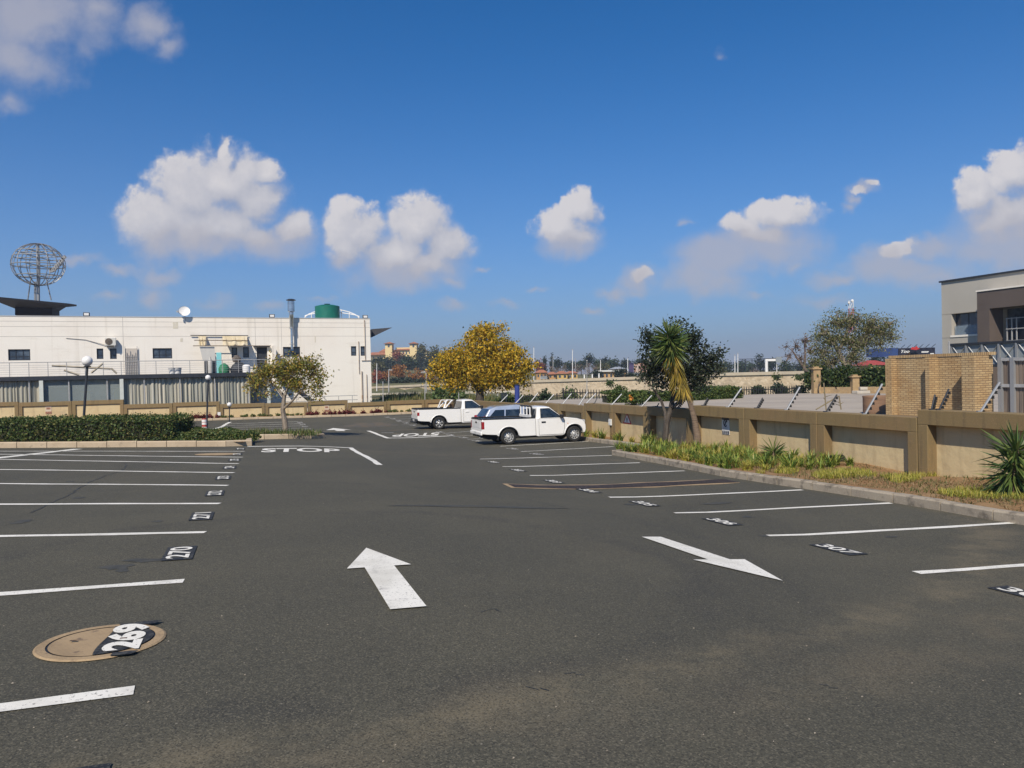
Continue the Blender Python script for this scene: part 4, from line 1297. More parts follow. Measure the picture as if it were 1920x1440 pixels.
mb = MB(); mb.tube([BW.pt(a, z - .15, -.02), BW.pt(a + .1, ztop - .3, -.02)], .03, 6); mb.tube([BW.pt(a - .1, z - .3, .2), BW.pt(a - .45, z - .05, .55)], .02, 5); mb.box(BW.pt(a - .48, z - .02, .6), (.12, .12, .12)); obj('arm', mb, M_RAIL, t)
for px, py in ((162, 588.5), (510, 591), (685, 594.5)):
    a, z = BW.hit(px, py)
    t = thing('floodlight', 'small floodlight on the white parapet %s' % {162: 'right of the black roof canopy', 510: 'left of the steel flue', 685: 'at the right corner of the roof'}[px], 'floodlight', BW.pt(a, ztop), 'floodlights on the parapet')
    mb = MB(); mb.pbox(BW, a - .22, a + .22, ztop + .05, ztop + .33, -.12, .02); obj('housing', mb, M_DARK, t, bevel=.03)
    mb = MB(); mb.pbox(BW, a - .16, a + .16, ztop + .1, ztop + .28, .022, .03); obj('lens', mb, M_GLOBE, t)
    mb = MB(); mb.pbox(BW, a - .04, a + .04, ztop - .05, ztop + .06, -.08, -.02); obj('bracket', mb, M_DARK, t)
# flue
t = thing('flue_pipe', 'shiny steel flue pipe rising past the parapet from a window', 'flue', BW.pt(BW.hit(546, 655)[0], BW.hit(546, 655)[1], .4))
def flue_pt(px, py, o=.45):
    pl = Plane(BW.pt(0, 0, o)[:2], BW.d); s, z = pl.hit(px, py); return np.array(pl.pt(s, z, 0))
M_FLUE = mat('shiny_flue_steel', (.55, .60, .64), .22, metal=.9, var=[((1, 1, 3), .4, .7, (.38, .43, .48), .7)])
mb = MB()
top, bot = flue_pt(545.5, 561), flue_pt(547.5, 655)
L_ = top[2] - bot[2]; k = 66 / F
prof = [(0, .19), (.40, .19), (.40, .27), (.62, .27), (.63, .33), (.72, .33), (.74, .31), (.755, .5), (.96, .5), (.965, .46)]
mb.tube([bot + (top - bot) * a for a, r in prof], [r * .55 for a, r in prof], 18)
mb.tube([bot, bot + np.array([0, 0, -.1]) - np.array([BW.n[0], BW.n[1], 0]) * .6], .1, 12)
obj('pipe', mb, M_FLUE, t, smooth=True)
mb = MB(); mb.lathe([(.01, .0), (.38, .0), (.38, .05), (.2, .12), (.01, .14)], tuple(bot + (top - bot) * .975), 18); obj('cowl', mb, M_DARK, t)
mb = MB()
for a in (.1, .42, .72): mb.lathe([(.2, 0), (.2, .04)], tuple(bot + (top - bot) * a), 16); mb.tube([bot + (top - bot) * a, bot + (top - bot) * a - np.array([BW.n[0], BW.n[1], 0]) * .44], .02, 4)
obj('bracket', mb, M_RAIL, t)
# water tank and roof rail
TK = P(614, 594, 72)
t = thing('water_tank', 'round green plastic water tank on the white roof', 'water tank', TK)
k = 72 / F
mb = MB(); r = 22.5 * k
prof = [(.01, -.6)] + [(r * (1 + .012 * (i % 2)), -.6 + i * .14) for i in range(0, 12)] + [(r * .93, 1.0), (r * .5, 1.1), (.25, 1.12), (.25, 1.16), (.01, 1.16)]
mb.lathe(prof, tuple(TK), 36); obj('tank', mb, mat('green_tank_plastic', (.006, .115, .085), .45, var=[(2, .4, .7, (.01, .15, .11), .6)]), t, smooth=True)
mb = MB(); mb.lathe([(.26, 1.13), (.28, 1.2), (.01, 1.22)], tuple(TK), 16); obj('lid', mb, M_DARK, t)
t = thing('roof_rail', 'thin white arched rail behind the green tank on the roof', 'rail', P(620, 594, 73))
for (z0, z1) in ((0, 15), (2, 9)):
    mb = MB(); mb.tube([P(572 + 102 * a, 594 - z0 - (z1 - z0) * math.sin(math.pi * a) ** .7 + a * 1.5, 73) for a in np.linspace(0, 1, 15)], .045, 6); obj('rail', mb, M_GLOBE, t)
for px in (572, 584, 640, 655, 672):
    a = (px - 572) / 102
    mb = MB(); mb.tube([P(px, 597, 73), P(px, 594 - 15 * math.sin(math.pi * min(max(a, .02), .98)) ** .7, 73)], .04, 5); obj('post', mb, M_GLOBE, t)
# black roof canopy with globe sculpture
t = thing('roof_canopy', 'black upturned canopy on a dark block above the white roof', 'canopy', P(72, 592, 66))
Yc = 66.0
c0 = P(70, 592, Yc); k = Yc / F
ex3 = np.array([BW.d[0], BW.d[1], 0]); en3 = np.array([BW.n[0], BW.n[1], 0]); ez = np.array([0, 0, 1.0])
def cpt(px, py, o): return P(px, py, Yc) + en3 * o
mb = MB()
mb.prism([cpt(37, 594, 2), cpt(105, 594, 2), cpt(105, 580, 2), cpt(37, 580, 2)], tuple(-en3 * 4)); obj('block', mb, mat('dark_cladding', (.010, .011, .015), .7, spec=.15, var=[(2, .4, .7, (.014, .015, .02), .7)]), t)
mb = MB()
lo = [cpt(37, 582, 1.5), cpt(106, 581, 1.5), cpt(106, 581, -1.5), cpt(37, 582, -1.5)]
hi = [cpt(-6, 566, 4), cpt(153, 580.5, 3.2), cpt(120, 564.5, -3.5), cpt(-2, 564.8, -3.5)]
mb.add(lo + hi + [q + ez * .12 for q in hi], [[3, 2, 1, 0], [0, 1, 5, 4], [1, 2, 6, 5], [2, 3, 7, 6], [3, 0, 4, 7], [4, 5, 9, 8], [5, 6, 10, 9], [6, 7, 11, 10], [7, 4, 8, 11], [8, 9, 10, 11]])
obj('slab', mb, MATS['dark_cladding'], t)
t = thing('globe_sculpture', 'open steel globe frame on a mast above the black roof canopy', 'sculpture', P(72, 563, Yc))
gc = P(72, 496, Yc); gr = 44 * Yc / F; gv = 39 * Yc / F
M_STEELD = mat('dull_frame_steel', (.32, .32, .32), .5, metal=.5, var=[(3, .4, .7, (.1, .1, .11), .8)])
for kk in range(8):
    an = math.pi * kk / 8 + .1
    mb = MB(); mb.tube([gc + np.array([math.cos(an), math.sin(an), 0]) * gr * math.cos(q) + ez * gv * math.sin(q) for q in np.linspace(0, 2 * math.pi, 37)], .035, 5, cap=False); obj('meridian', mb, M_STEELD, t)
for f_ in (-.55, -.05, .35, .62):
    mb = MB(); rr = math.sqrt(1 - f_ * f_) * gr
    mb.tube([gc + np.array([rr * math.cos(q), rr * math.sin(q), gv * f_]) for q in np.linspace(0, 2 * math.pi, 37)], .045, 5, cap=False)
    for q in range(4):
        an = q * math.pi / 4; e_ = np.array([math.cos(an), math.sin(an), 0]) * rr
        if q % 2 == 0: mb.tube([gc + e_ + ez * gv * f_, gc - e_ + ez * gv * f_], .05, 5)
    obj('parallel', mb, M_STEEL, t)
mb = MB(); mb.tube([P(72, 566, Yc), gc + ez * gv], .13, 8); mb.tube([P(66, 566, Yc), P(66, 528, Yc)], .09, 6)
obj('mast', mb, M_STEEL, t)
for px, px2 in ((52, 58), (96, 86)):
    mb = MB(); mb.tube([P(px, 563, Yc), P(px2, 520, Yc)], .05, 5); obj('strut', mb, M_STEELD, t)
mb = MB()
for i in range(9):
    a = i / 8; q = P(95 + 25 * a, 507 - 24 * a ** 1.6, Yc - 1.5); mb.box(tuple(q), (.2, .2, .34), rnd.uniform(0, 3), Matrix.Rotation(rnd.uniform(-.8, .8), 3, 'Y'))
obj('emblem', mb, M_STEELD, t)
# dark wing canopy at the right corner
t = None
mb = MB(); mb.prism([P(697, 617, 68), P(735.5, 614, 68), P(697, 632.5, 68)], (-2, 9, 0.4))
tag(obj('wing_canopy', mb, mat('dark_shingle', (.035, .036, .045), .7, var=[((9, 9, 9), .45, .6, (.06, .06, .07), .8)])), 'dark wedge shaped canopy jutting from the right corner of the building', 'canopy')
# stair and lower rails right of the glazed floor
t = thing('side_stair', 'grey outdoor stair with rails behind the small tree', 'stair', P(600, 752, 60))
SP = Plane(BW.pt(0, 0, 2.2)[:2], BW.d)
a0, z0_ = SP.hit(560, 746); a1, z1_ = SP.hit(622, 752)
for k in range(8):
    mb = MB(); q = a0 + (a1 - a0) * k / 8; z = .9 - k * .3
    mb.pbox(SP, q, q + (a1 - a0) / 8 + .05, z - .12, z, -1.2, 0); obj('step', mb, M_RAIL, t)
mb = MB()
for o in (0, -1.2): mb.prism([SP.pt(a0, .6, o), SP.pt(a0, .9, o), SP.pt(a1 + .3, -1.5, o), SP.pt(a1, -1.8, o)], tuple(-en3 * .05))
obj('stringer', mb, M_DARK, t)
mb = MB()
s0, zq = SP.hit(473, 747); s1, _ = SP.hit(668, 742)
q = s0
while q < s1: mb.tube([SP.pt(q, -1.5, .5), SP.pt(q, zq, .5)], .025, 5); q += 1.1
for z in (zq, zq - .35): mb.tube([SP.pt(s0, z, .5), SP.pt(s1, z, .5)], .025, 5)
mb.tube([SP.pt(a0, 1.8, .1), SP.pt(a1, -.5, .1)], .025, 5)
obj('railing', mb, M_RAIL, t)

# ------------------------------------------------------------------ vehicles (x forward, y left, z up; right side faces the viewer)
M_CARW = mat('white_car_paint', (.80, .79, .76), .35, coat=.8, var=[(1.5, .4, .7, (.76, .75, .72), .6), ((2, 2, 9), .6, .8, (.66, .63, .58), .4)])
M_CARS = mat('silver_blue_car_paint', (.62, .67, .73), .3, metal=.55, coat=.9, var=[(1.5, .4, .7, (.38, .44, .52), .6)])
M_TYRE = mat('tyre_rubber', (.018, .018, .018), .8, var=[(6, .4, .7, (.035, .033, .03), .7)], bump=(40, .3, .005))
M_WHEEL = mat('silver_wheel_paint', (.50, .50, .49), .35, metal=.4, var=[(9, .4, .7, (.38, .37, .35), .7)])
M_RED = mat('red_lamp_lens', (.30, .012, .018), .12, coat=.8, var=[(14, .4, .7, (.22, .008, .012), .7)])
M_CGLASS = mat('car_window_glass', (.012, .02, .03), .05, spec=.8, var=[(2.2, .45, .6, (.035, .05, .065), .9)])
M_UNDER = mat('dark_underbody', (.01, .01, .011), .9, var=[(5, .4, .7, (.02, .02, .02), .6)])


def arc(cx, r, z0, zc=.33, front=True, n=16):
    """wheel arch from front foot over the top to rear foot"""
    a0 = math.asin((z0 - zc) / r)
    return [(cx + r * math.cos(a), zc + r * math.sin(a)) for a in np.linspace(a0, math.pi - a0, n)]


def extr(poly, y0, y1):
    mb = MB(); mb.prism([(x, y0, z) for x, z in poly], (0, y1 - y0, 0)); return mb


def wheel(par, x, y, r=.335, w=.22, spokes=0):
    out = -1 if y < 0 else 1
    mb = MB()
    prof = [(r * .66, -w / 2), (r * .9, -w / 2), (r * .975, -w * .40), (r, -w * .25), (r, w * .25), (r * .975, w * .40), (r * .9, w / 2), (r * .66, w / 2), (r * .64, w * .2), (r * .64, -w * .2), (r * .66, -w / 2)]
    mb.lathe(prof, (x, y, r), 32, 'y')
    wh = obj('wheel', mb, M_TYRE, par, smooth=True, local=True)
    mb = MB(); f = y + out * w * .36
    mb.lathe([(r * .67, f + out * .012), (r * .63, f + out * .012), (r * .58, f - out * .03), (r * .42, f - out * .015), (r * .34, f + out * .0), (r * .22, f - out * .02), (r * .2, f + out * .02), (r * .14, f + out * .035), (.001, f + out * .04)], (x, 0, r), 32, 'y')
    rim = obj('rim', mb, M_WHEEL, wh, smooth=True, local=True)
    mb = MB(); k_ = spokes or 10
    for k in range(k_):
        a = 2 * math.pi * k / k_
        rad = .49 if not spokes else .45
        c = (x + math.cos(a) * r * rad, f - out * .008, r + math.sin(a) * r * rad)
        Mx = Matrix.Rotation(-a, 3, 'Y')
        mb.box(c, ((.045 if not spokes else .11), .03, (.03 if not spokes else .06)), 0, Mx)
    obj('slots', mb, M_UNDER, wh, local=True)
    return wh


def panes(par, pts, name='window'):
    mb = MB(); mb.add(pts, [list(range(len(pts)))])
    return obj(name, mb, M_CGLASS, par, local=True, fixn=False)


def cabin(par, lo, hi, zb, zt, yb, yt, paint, crown=.045):
    """tapered greenhouse: lo/hi = (rear x, front x) at belt and roof"""
    mb = MB()
    ringA = [(lo[0], -yb, zb), (lo[1], -yb, zb), (lo[1] + .06, 0, zb), (lo[1], yb, zb), (lo[0], yb, zb)]
    ringB = [(hi[0], -yt, zt), (hi[1], -yt, zt), (hi[1] + .05, 0, zt), (hi[1], yt, zt), (hi[0], yt, zt)]
    m = .12
    ringC = [(hi[0] + m, -yt + m, zt + crown), (hi[1] - m, -yt + m, zt + crown), (hi[1] - m + .05, 0, zt + crown), (hi[1] - m, yt - m, zt + crown), (hi[0] + m, yt - m, zt + crown)]
    mb.add(ringA + ringB + ringC, [[i, (i + 1) % 5, 5 + (i + 1) % 5, 5 + i] for i in range(5)] + [[5 + i, 5 + (i + 1) % 5, 10 + (i + 1) % 5, 10 + i] for i in range(5)] + [[10, 11, 12, 13, 14], [4, 3, 2, 1, 0]])
    return obj('cab', mb, paint, par, local=True, bevel=.035, seg=3, smooth=True)


def pickup(label, loc, ang, scale, near=True):
    t = thing('pickup_truck', label, 'pickup truck', loc, 'white pickup trucks parked on the right', ang)
    t.scale = (scale,) * 3
    RA, FA, r = -1.07, 1.93, .45
    # load bed: two sides, front wall, tailgate, floor
    side = [(-2.50, .50), (-2.53, .62), (-2.53, 1.11), (-2.50, 1.16), (.15, 1.14), (.15, .34), (RA + r + .1, .34)] + arc(RA, r, .36) + [(RA - r - .08, .44), (-2.2, .47)]
    for s in (-1, 1):
        mb = extr(side, s * .80, s * .875); obj('bed_side', mb, M_CARW, t, bevel=.025, seg=3, local=True)
        mb = extr([(-2.47, 1.145), (-2.47, 1.205), (.13, 1.185), (.13, 1.125)], s * .75, s * .885); obj('bed_rail_cap', mb, M_BLACKP, t, bevel=.012, local=True)
        # flared lip round the rear arch
        mb = MB(); mb.tube([(x, s * .874, z) for x, z in arc(RA, r + .012, .40, n=20)], .022, 6); obj('wheel_lip', mb, M_CARW if near else M_CARW, t, smooth=True, local=True)
    mb = MB(); mb.box((-1.2, 0, .62), (2.6, 1.6, .06)); mb.box((.11, 0, .87), (.06, 1.6, .5)); mb.box((-1.07, .72, .72), (1.0, .16, .3)); mb.box((-1.07, -.72, .72), (1.0, .16, .3))
    obj('bed_liner', mb, M_BLACKP, t, local=True)
    mb = MB(); mb.box((-2.505, 0, .86), (.06, 1.58, .56)); mb.box((-2.54, 0, .9), (.012, 1.2, .3))
    tg = obj('tailgate', mb, M_CARW, t, bevel=.015, local=True)
    mb = MB(); mb.box((-2.552, 0, 1.0), (.02, .22, .08)); obj('handle', mb, M_BLACKP, tg, local=True)
    mb = MB(); mb.box((-2.5, 0, 1.155), (.07, 1.62, .05)); obj('tailgate_cap', mb, M_BLACKP, t, local=True)
    # cab lower body with hood
    body = [(.17, .33), (.17, 1.12), (1.40, 1.12), (1.60, 1.11), (2.05, 1.05), (2.32, .965), (2.45, .86), (2.50, .70), (2.51, .52), (2.47, .40), (FA + r + .03, .36)] + arc(FA, r, .36) + [(FA - r - .05, .32), (FA - r - .12, .30), (.25, .30)]
    mb = extr(body, -.87, .87)
    mb.v = [(x, y * (1 - .10 * S((x - 1.9) / .65)), z) for x, y, z in mb.v]
    obj('body', mb, M_CARW, t, bevel=.055, seg=4, local=True, smooth=True)
    for s in (-1, 1):
        mb = MB(); mb.tube([(x, s * .868 * (1 - .10 * S((x - 1.9) / .65)), z) for x, z in arc(FA, r + .012, .40, n=20)], .022, 6); obj('wheel_lip', mb, M_CARW, t, smooth=True, local=True)
    mb = MB(); mb.box((-.2, 0, .36), (3.6, 1.3, .22)); mb.box((-1.07, 0, .5), (1.0, 1.2, .35)); mb.box((1.93, 0, .55), (1.0, 1.15, .45)); mb.box((-2.1, 0, .42), (.8, 1.3, .12))
    obj('underbody', mb, M_UNDER, t, local=True)
    # greenhouse
    zb, zt, yb, yt = 1.10, 1.635, .80, .655
    cabin(t, (.20, 1.44), (.30, .86), zb, zt, yb, yt, M_CARW)
    fy = lambda z: yb + (yt - yb) * (z - zb) / (zt - zb) + .012
    for s in (-1, 1):
        zs = (1.13, 1.575)
        q = [(.40, s * fy(zs[0]), zs[0]), (1.33, s * fy(zs[0]), zs[0]), (1.28, s * fy(1.2), 1.2), (.84, s * fy(zs[1]), zs[1]), (.43, s * fy(zs[1]), zs[1])]
        w_ = panes(t, q)
        mb = MB(); mb.tube([np.array(p_) + np.array([0, s * .004, 0]) for p_ in q + q[:1]], .014, 5); obj('window_seal', mb, M_BLACKP, w_, local=True)
        mb = MB(); mb.tube([(1.16, s * (fy(1.13) + .004), 1.13), (1.16, s * (fy(1.3) + .004), 1.29)], .012, 5); obj('quarter_bar', mb, M_BLACKP, w_, local=True)
        dp = [(.31, .37), (.30, 1.09), (1.42, 1.09), (1.45, .98), (1.45, .60), (1.40, .37)]
        mb = extr(dp, s * .862, s * .8765); d_ = obj('door', mb, M_CARW, t, bevel=.008, local=True)
        mb = MB(); mb.box((.50, s * .885, .93), (.20, .03, .07)); obj('handle', mb, M_BLACKP if near else M_CARW, d_, bevel=.02, local=True)
        mb = MB(); pts_ = [(x, s * .8745, z) for x, z in ((.295, .35), (.288, 1.10), (1.43, 1.10), (1.465, .98), (1.465, .6), (1.41, .35), (.295, .35))]; mb.tube(pts_, .006, 4); obj('door_seam', mb, M_UNDER, t, local=True)
        mb = MB(); mb.box((1.30, s * .97, 1.19), (.12, .2, .17)); mb.box((1.30, s * .87, 1.13), (.06, .12, .05)); obj('mirror', mb, M_BLACKP, t, bevel=.03, local=True)
        mb = MB(); mb.box((-2.44, s * .79, .88), (.20, .175, .40 if near else .26)); obj('tail_lamp', mb, M_RED, t, bevel=.03, local=True)
        mb = MB(); mb.box((2.36, s * .68, .88), (.26, .22, .18)); obj('headlight', mb, mat('clear_lamp_lens', (.5, .5, .5), .1, coat=.8, var=[(9, .4, .7, (.25, .25, .26), .7)]), t, bevel=.05, local=True)
        mb = MB(); mb.box((1.62, s * .862, .82), (.05, .02, .03)); obj('side_repeater', mb, mat('amber_lens', (.6, .16, .02), .2, var=[(9, .4, .7, (.5, .12, .02), .6)]), t, local=True)
        for x in (RA, FA): wheel(t, x, s * .755, spokes=0 if near else 6)
        mb = MB(); mb.box((RA - .47, s * .75, .36), (.02, .26, .3)); obj('mudflap', mb, M_BLACKP, t, local=True)
    panes(t, [(1.38, -.70, 1.15), (1.44, 0, 1.15), (1.38, .70, 1.15), (.93, .60, 1.60), (.985, 0, 1.60), (.93, -.60, 1.60)], 'windscreen')
    panes(t, [(.185 + .02, -.68, 1.16), (.205, .68, 1.16), (.262, .58, 1.56), (.262, -.58, 1.56)], 'rear_window')
    # bumpers, plate, exhaust, grille
    mb = MB(); mb.box((-2.55, 0, .52), (.14, 1.66 if near else 1.5, .15)); obj('rear_bumper', mb, M_CARW if near else M_DARK, t, bevel=.035, local=True)
    mb = MB(); mb.box((-2.626, 0, .52), (.012, .44, .11)); obj('number_plate', mb, mat('plate_white', (.6, .6, .56), .5, var=[(30, .5, .6, (.2, .2, .25), .7)]), t, local=True)
    mb = MB(); mb.tube([(-2.2, -.45, .36), (-2.56, -.45, .33)], .03, 8); obj('exhaust', mb, M_STEEL, t, local=True)
    mb = MB(); mb.box((2.49, 0, .78), (.06, .9, .16)); mb.box((2.50, 0, .5), (.05, 1.0, .10)); obj('grille', mb, M_BLACKP, t, local=True)
    if not near:
        mb = MB(); mb.tube([(-2.45, -.5, .44), (-2.72, -.5, .42), (-2.72, .5, .42), (-2.45, .5, .44)], .05, 8); mb.box((-2.78, 0, .42), (.16, .08, .06)); obj('tow_bar', mb, M_BLACKP, t, local=True)
        for y in (-.7, .7):
            for xo in (0, -.28):
                mb = MB(); mb.tube([(-.95 + xo * .2 + .25, y, 1.16), (-.32 + xo, y * .88, 1.60), (-.25 + xo, y * .80, 1.64)], .04, 8); obj('sports_bar', mb, M_CARW, t, smooth=True, local=True)
        mb = MB(); mb.tube([(-.25, -.58, 1.64), (-.25, .58, 1.64)], .04, 8); mb.tube([(-.53, -.58, 1.64), (-.53, .58, 1.64)], .04, 8); obj('sports_bar', mb, M_CARW, t, smooth=True, local=True)
    else:
        xr = .02
        mb = MB()
        mb.tube([(xr, -.74, 1.15), (xr, -.74, 1.60), (xr, -.66, 1.69), (xr, .66, 1.69), (xr, .74, 1.60), (xr, .74, 1.15)], .04, 8); obj('rack_hoop', mb, M_BLACKP, t, smooth=True, local=True)
        for y in (-.60, -.2, .2, .60):
            mb = MB(); mb.tube([(xr - .03, y, 1.16), (xr - .03, y, 1.67)], .028, 8); obj('rack_bar', mb, M_CARW, t, smooth=True, local=True)
        for z in (1.22, ):
            mb = MB(); mb.box((xr - .03, 0, z), (.05, 1.5, .14)); obj('rack_base', mb, M_CARW, t, bevel=.015, local=True)
        pass
    return t


def trim_pickup(t):
    for o in list(t.children) + [c for q in t.children for c in q.children]:
        if o.name.split('.')[0] in ('wheel', 'rim', 'slots'): continue
        for v in o.data.vertices:
            if v.co.x < -1.75: v.co.x = -1.75 + (v.co.x + 1.75) * .62
            if v.co.z > .70: v.co.z = .70 + (v.co.z - .70) * .885


ANG = math.atan2(UY, UX)
def place(px, py, Y, scale):
    """ground point seen at px with depth Y"""
    q = P(px, py, Y); x, y = q[0], q[1]
    return np.array([x, y, q[2]])


q = P(953, 834, 31.0); sc_ = .955
fwd = np.array([UX, UY]); rgt = np.array([UY, -UX])
o = q[:2] + fwd * 1.07 * sc_ - rgt * .75 * sc_
z = q[2]
trim_pickup(pickup('white pickup in front with ladder rack behind the cab, parked nearest', (o[0], o[1], z), ANG, sc_, True))
q = P(823, 805, 40.8)
sc_ = .985
o = q[:2] + fwd * 1.07 * sc_ - rgt * .75 * sc_
trim_pickup(pickup('white pickup farther back with sports bars, parked beneath the yellow tree', (o[0], o[1], q[2]), ANG, sc_, False))

# silver wagon between the pickups
def wagon(label, loc, ang, k):
    t = thing('silver_car', label, 'car', loc, None, ang); t.scale = (k,) * 3
    RA, FA, r = -1.2, 1.4, .36
    body = [(-2.02, .36), (-2.10, .5), (-2.12, .75), (-2.02, .95), (1.0, .95), (1.3, .92), (1.9, .82), (2.08, .70), (2.12, .45), (2.05, .3), (FA + r + .05, .28)] + arc(FA, r, .28, .31) + [(FA - r - .05, .22), (RA + r + .05, .22)] + arc(RA, r, .28, .31) + [(RA - r - .05, .3)]
    mb = extr(body, -.83, .83); mb.v = [(x, y * (1 - .1 * S((x - 1.4) / .7) - .06 * S((-x - 1.6) / .5)), z) for x, y, z in mb.v]
    obj('body', mb, M_CARS, t, bevel=.07, seg=4, local=True, smooth=True)
    zb, zt, yb, yt = .93, 1.42, .76, .60
    mb = MB()
    A_ = [(-2.0, zb), (-1.72, 1.33), (-1.35, zt + .03), (-.4, 1.50), (.25, zt + .02), (1.12, zb)]
    W = lambda z: yb + (yt - yb) * (z - zb) / (zt - zb)
    n = len(A_)
    mb.add([(x, -W(z), z) for x, z in A_] + [(x, W(z), z) for x, z in A_], [list(range(n))[::-1], list(range(n, 2 * n))] + [[i, i + 1, n + i + 1, n + i] for i in range(n - 1)])
    obj('cab', mb, M_CARS, t, bevel=.05, seg=3, local=True, smooth=True)
    for s in (-1, 1):
        for (a, b, c, d) in ((-1.78, -1.05, -1.45, -1.0), (-.98, -.2, -.94, -.18), (-.12, .88, -.1, .22)):
            zl, zh = .97, 1.29
            f = lambda z: s * (W(z) + .012)
            panes(t, [(a, f(zl), zl), (b, f(zl), zl), (d, f(zh), zh), (c, f(zh), zh)])
        mb = MB(); mb.box((-2.0, s * .70, .86), (.16, .14, .32)); obj('tail_lamp', mb, M_RED, t, bevel=.04, local=True)
        mb = MB(); mb.box((.85, s * .9, 1.0), (.12, .18, .14)); obj('mirror', mb, M_CARS, t, bevel=.03, local=True)
        for x in (RA, FA): wheel(t, x, s * .72, .31, .2, 6)
    panes(t, [(-2.0, -.6, .99), (-2.0, .6, .99), (-1.72, .56, 1.33), (-1.72, -.56, 1.33)], 'rear_window')
    panes(t, [(1.07, -.62, .98), (1.07, .62, .98), (.33, .54, 1.4), (.33, -.54, 1.4)], 'windscreen')
    return t


u0, v0 = 12.0, 34.6
x, y = xy(u0, v0)
wagon('silver blue estate car mostly hidden behind the near white pickup', (x, y, zg(x, y)), ANG, 1.0)

# ------------------------------------------------------------------ hedge, island planting
M_HEDGE = leaf_mat('hedge_leaves', [(.015, .034, .009), (.038, .074, .017), (.068, .11, .026), (.12, .15, .04), (.20, .17, .05)], .25)
x0, y0 = G(-420, 836)[:2]; x1 = P(360, 800, 28.3)[0]; yk = 26.45
zb_ = zg(-13, 27)
def box_leaves(n, lo, hi, size, wob=.05):
    lo, hi = np.array(lo), np.array(hi); d = hi - lo
    A = np.array([d[0] * d[2], d[0] * d[2], d[0] * d[1], d[1] * d[2], d[1] * d[2]]); f = rng.choice(5, n, p=A / A.sum())
    p = lo + rng.uniform(0, 1, (n, 3)) * d
    p[f == 0, 1] = lo[1]; p[f == 1, 1] = hi[1]; p[f == 2, 2] = hi[2]; p[f == 3, 0] = lo[0]; p[f == 4, 0] = hi[0]
    bump = .06 * np.sin(p[:, 0] * 3.1) * np.sin(p[:, 2] * 4.3 + p[:, 0]) + .04 * np.sin(p[:, 0] * 7.7 + p[:, 2] * 5)
    p = p + rng.normal(size=(n, 3)) * wob
    p[:, 1] += bump; p[:, 2] += bump * .7 * (f == 2)
    return p
t = thing('hedge', 'long clipped dark green hedge behind the kerb at left', 'hedge', ((x0 + x1) / 2, yk + 1, zb_))
ztp = P(200, 786, 27.0)[2]
sl_ = (P(340, 781, 27)[2] - P(20, 782, 27)[2]) / (P(340, 781, 27)[0] - P(20, 782, 27)[0])
pts = box_leaves(42000, (x0, yk, zb_ + .12), (x1, yk + 1.9, ztp), .06)
V, Fq = leaf_quads(pts, .085, .6, .2); np_obj('leaves', V, Fq, M_HEDGE, t)
mb = MB(); mb.box(((x0 + x1) / 2, yk + .95, (zb_ + ztp) / 2 - .03), (x1 - x0 - .16, 1.7, ztp - zb_ - .16)); obj('core', mb, mat('hedge_twigs', (.02, .024, .012), .95, var=[(9, .4, .6, (.04, .04, .02), .8)], bump=(20, .8, .05)), t)
xa, xb = x1, G(452, 836)[0] - .1
t = thing('ground_cover', 'low dark leafy ground cover at the rounded end of the hedge island', 'ground cover', ((xa + xb) / 2, yk + 1, zb_))
pts = []
n = 11000
px_ = rng.uniform(0, 1, n); py_ = rng.uniform(0, 1, n)
X = xa + (xb - xa) * px_; Y_ = yk - .1 + 2.6 * py_
H = (.40 - .06 * px_) * np.clip((1 - px_) * 7, 0, 1) ** .5 * (np.clip(py_ * 6, .35, 1)) + .05 * np.sin(X * 5 + Y_ * 3)
Zt = zb_ + .08 + H * rng.uniform(.15, 1, n) ** .35
pts = np.stack([X, Y_, Zt - .10 * px_], 1)
V, Fq = leaf_quads(pts, .095, .6, .4); np_obj('leaves', V, Fq, M_HEDGE, t); t['kind'] = 'stuff'
# grass tufts on the tree island
n = 900
bx = rng.uniform(G(455, 822)[0], G(598, 822)[0], n); by = rng.uniform(TI[0][1] + .25, TI[0][1] + 2.2, n)
bz = np.array([zg(a, b) + .14 for a, b in zip(bx, by)])
V, Fq = blades(np.stack([bx, by, bz], 1), rng.uniform(.12, .34, n), rng.uniform(.03, .2, n), .03)
M_GRASS = leaf_mat('green_grass', [(.04, .07, .015), (.08, .12, .025), (.13, .15, .04), (.22, .19, .08)], .3)
tag(np_obj('grass', V, Fq, M_GRASS), 'sparse grass tufts on the small tree island', 'grass', kind='stuff')

# ------------------------------------------------------------------ globe lamps, bollard
def globe_lamp(label, top_px, base_px, Y, d, r=.045):
    gt = P(top_px[0], top_px[1], Y); b = P(base_px[0], base_px[1], Y)
    z0 = zg(b[0], b[1]) - .05
    if b[2] > z0:
        dirv = (b - gt) / (b - gt)[2] * (z0 - b[2]); b = b + dirv
    t = thing('globe_lamp', label, 'lamp post', b, 'globe lamps')
    mb = MB(); n_ = gt - np.array([0, 0, d / 2]); mb.tube([b, b + (n_ - b) * .12, b + (n_ - b) * .125, n_], [r * 1.5, r * 1.5, r, r * .9], 12); obj('post', mb, M_DARK, t, smooth=True)
    mb = MB(); mb.lathe([(.3 * d, -.02), (.34 * d, .05 * d), (.2 * d, .08 * d), (.1, 0)], tuple(n_ - np.array([0, 0, .02])), 14); obj('collar', mb, M_DARK, t)
    mb = MB(); mb.sphere(tuple(gt), d / 2, 24, 14); obj('globe', mb, M_GLOBE, t, smooth=True)


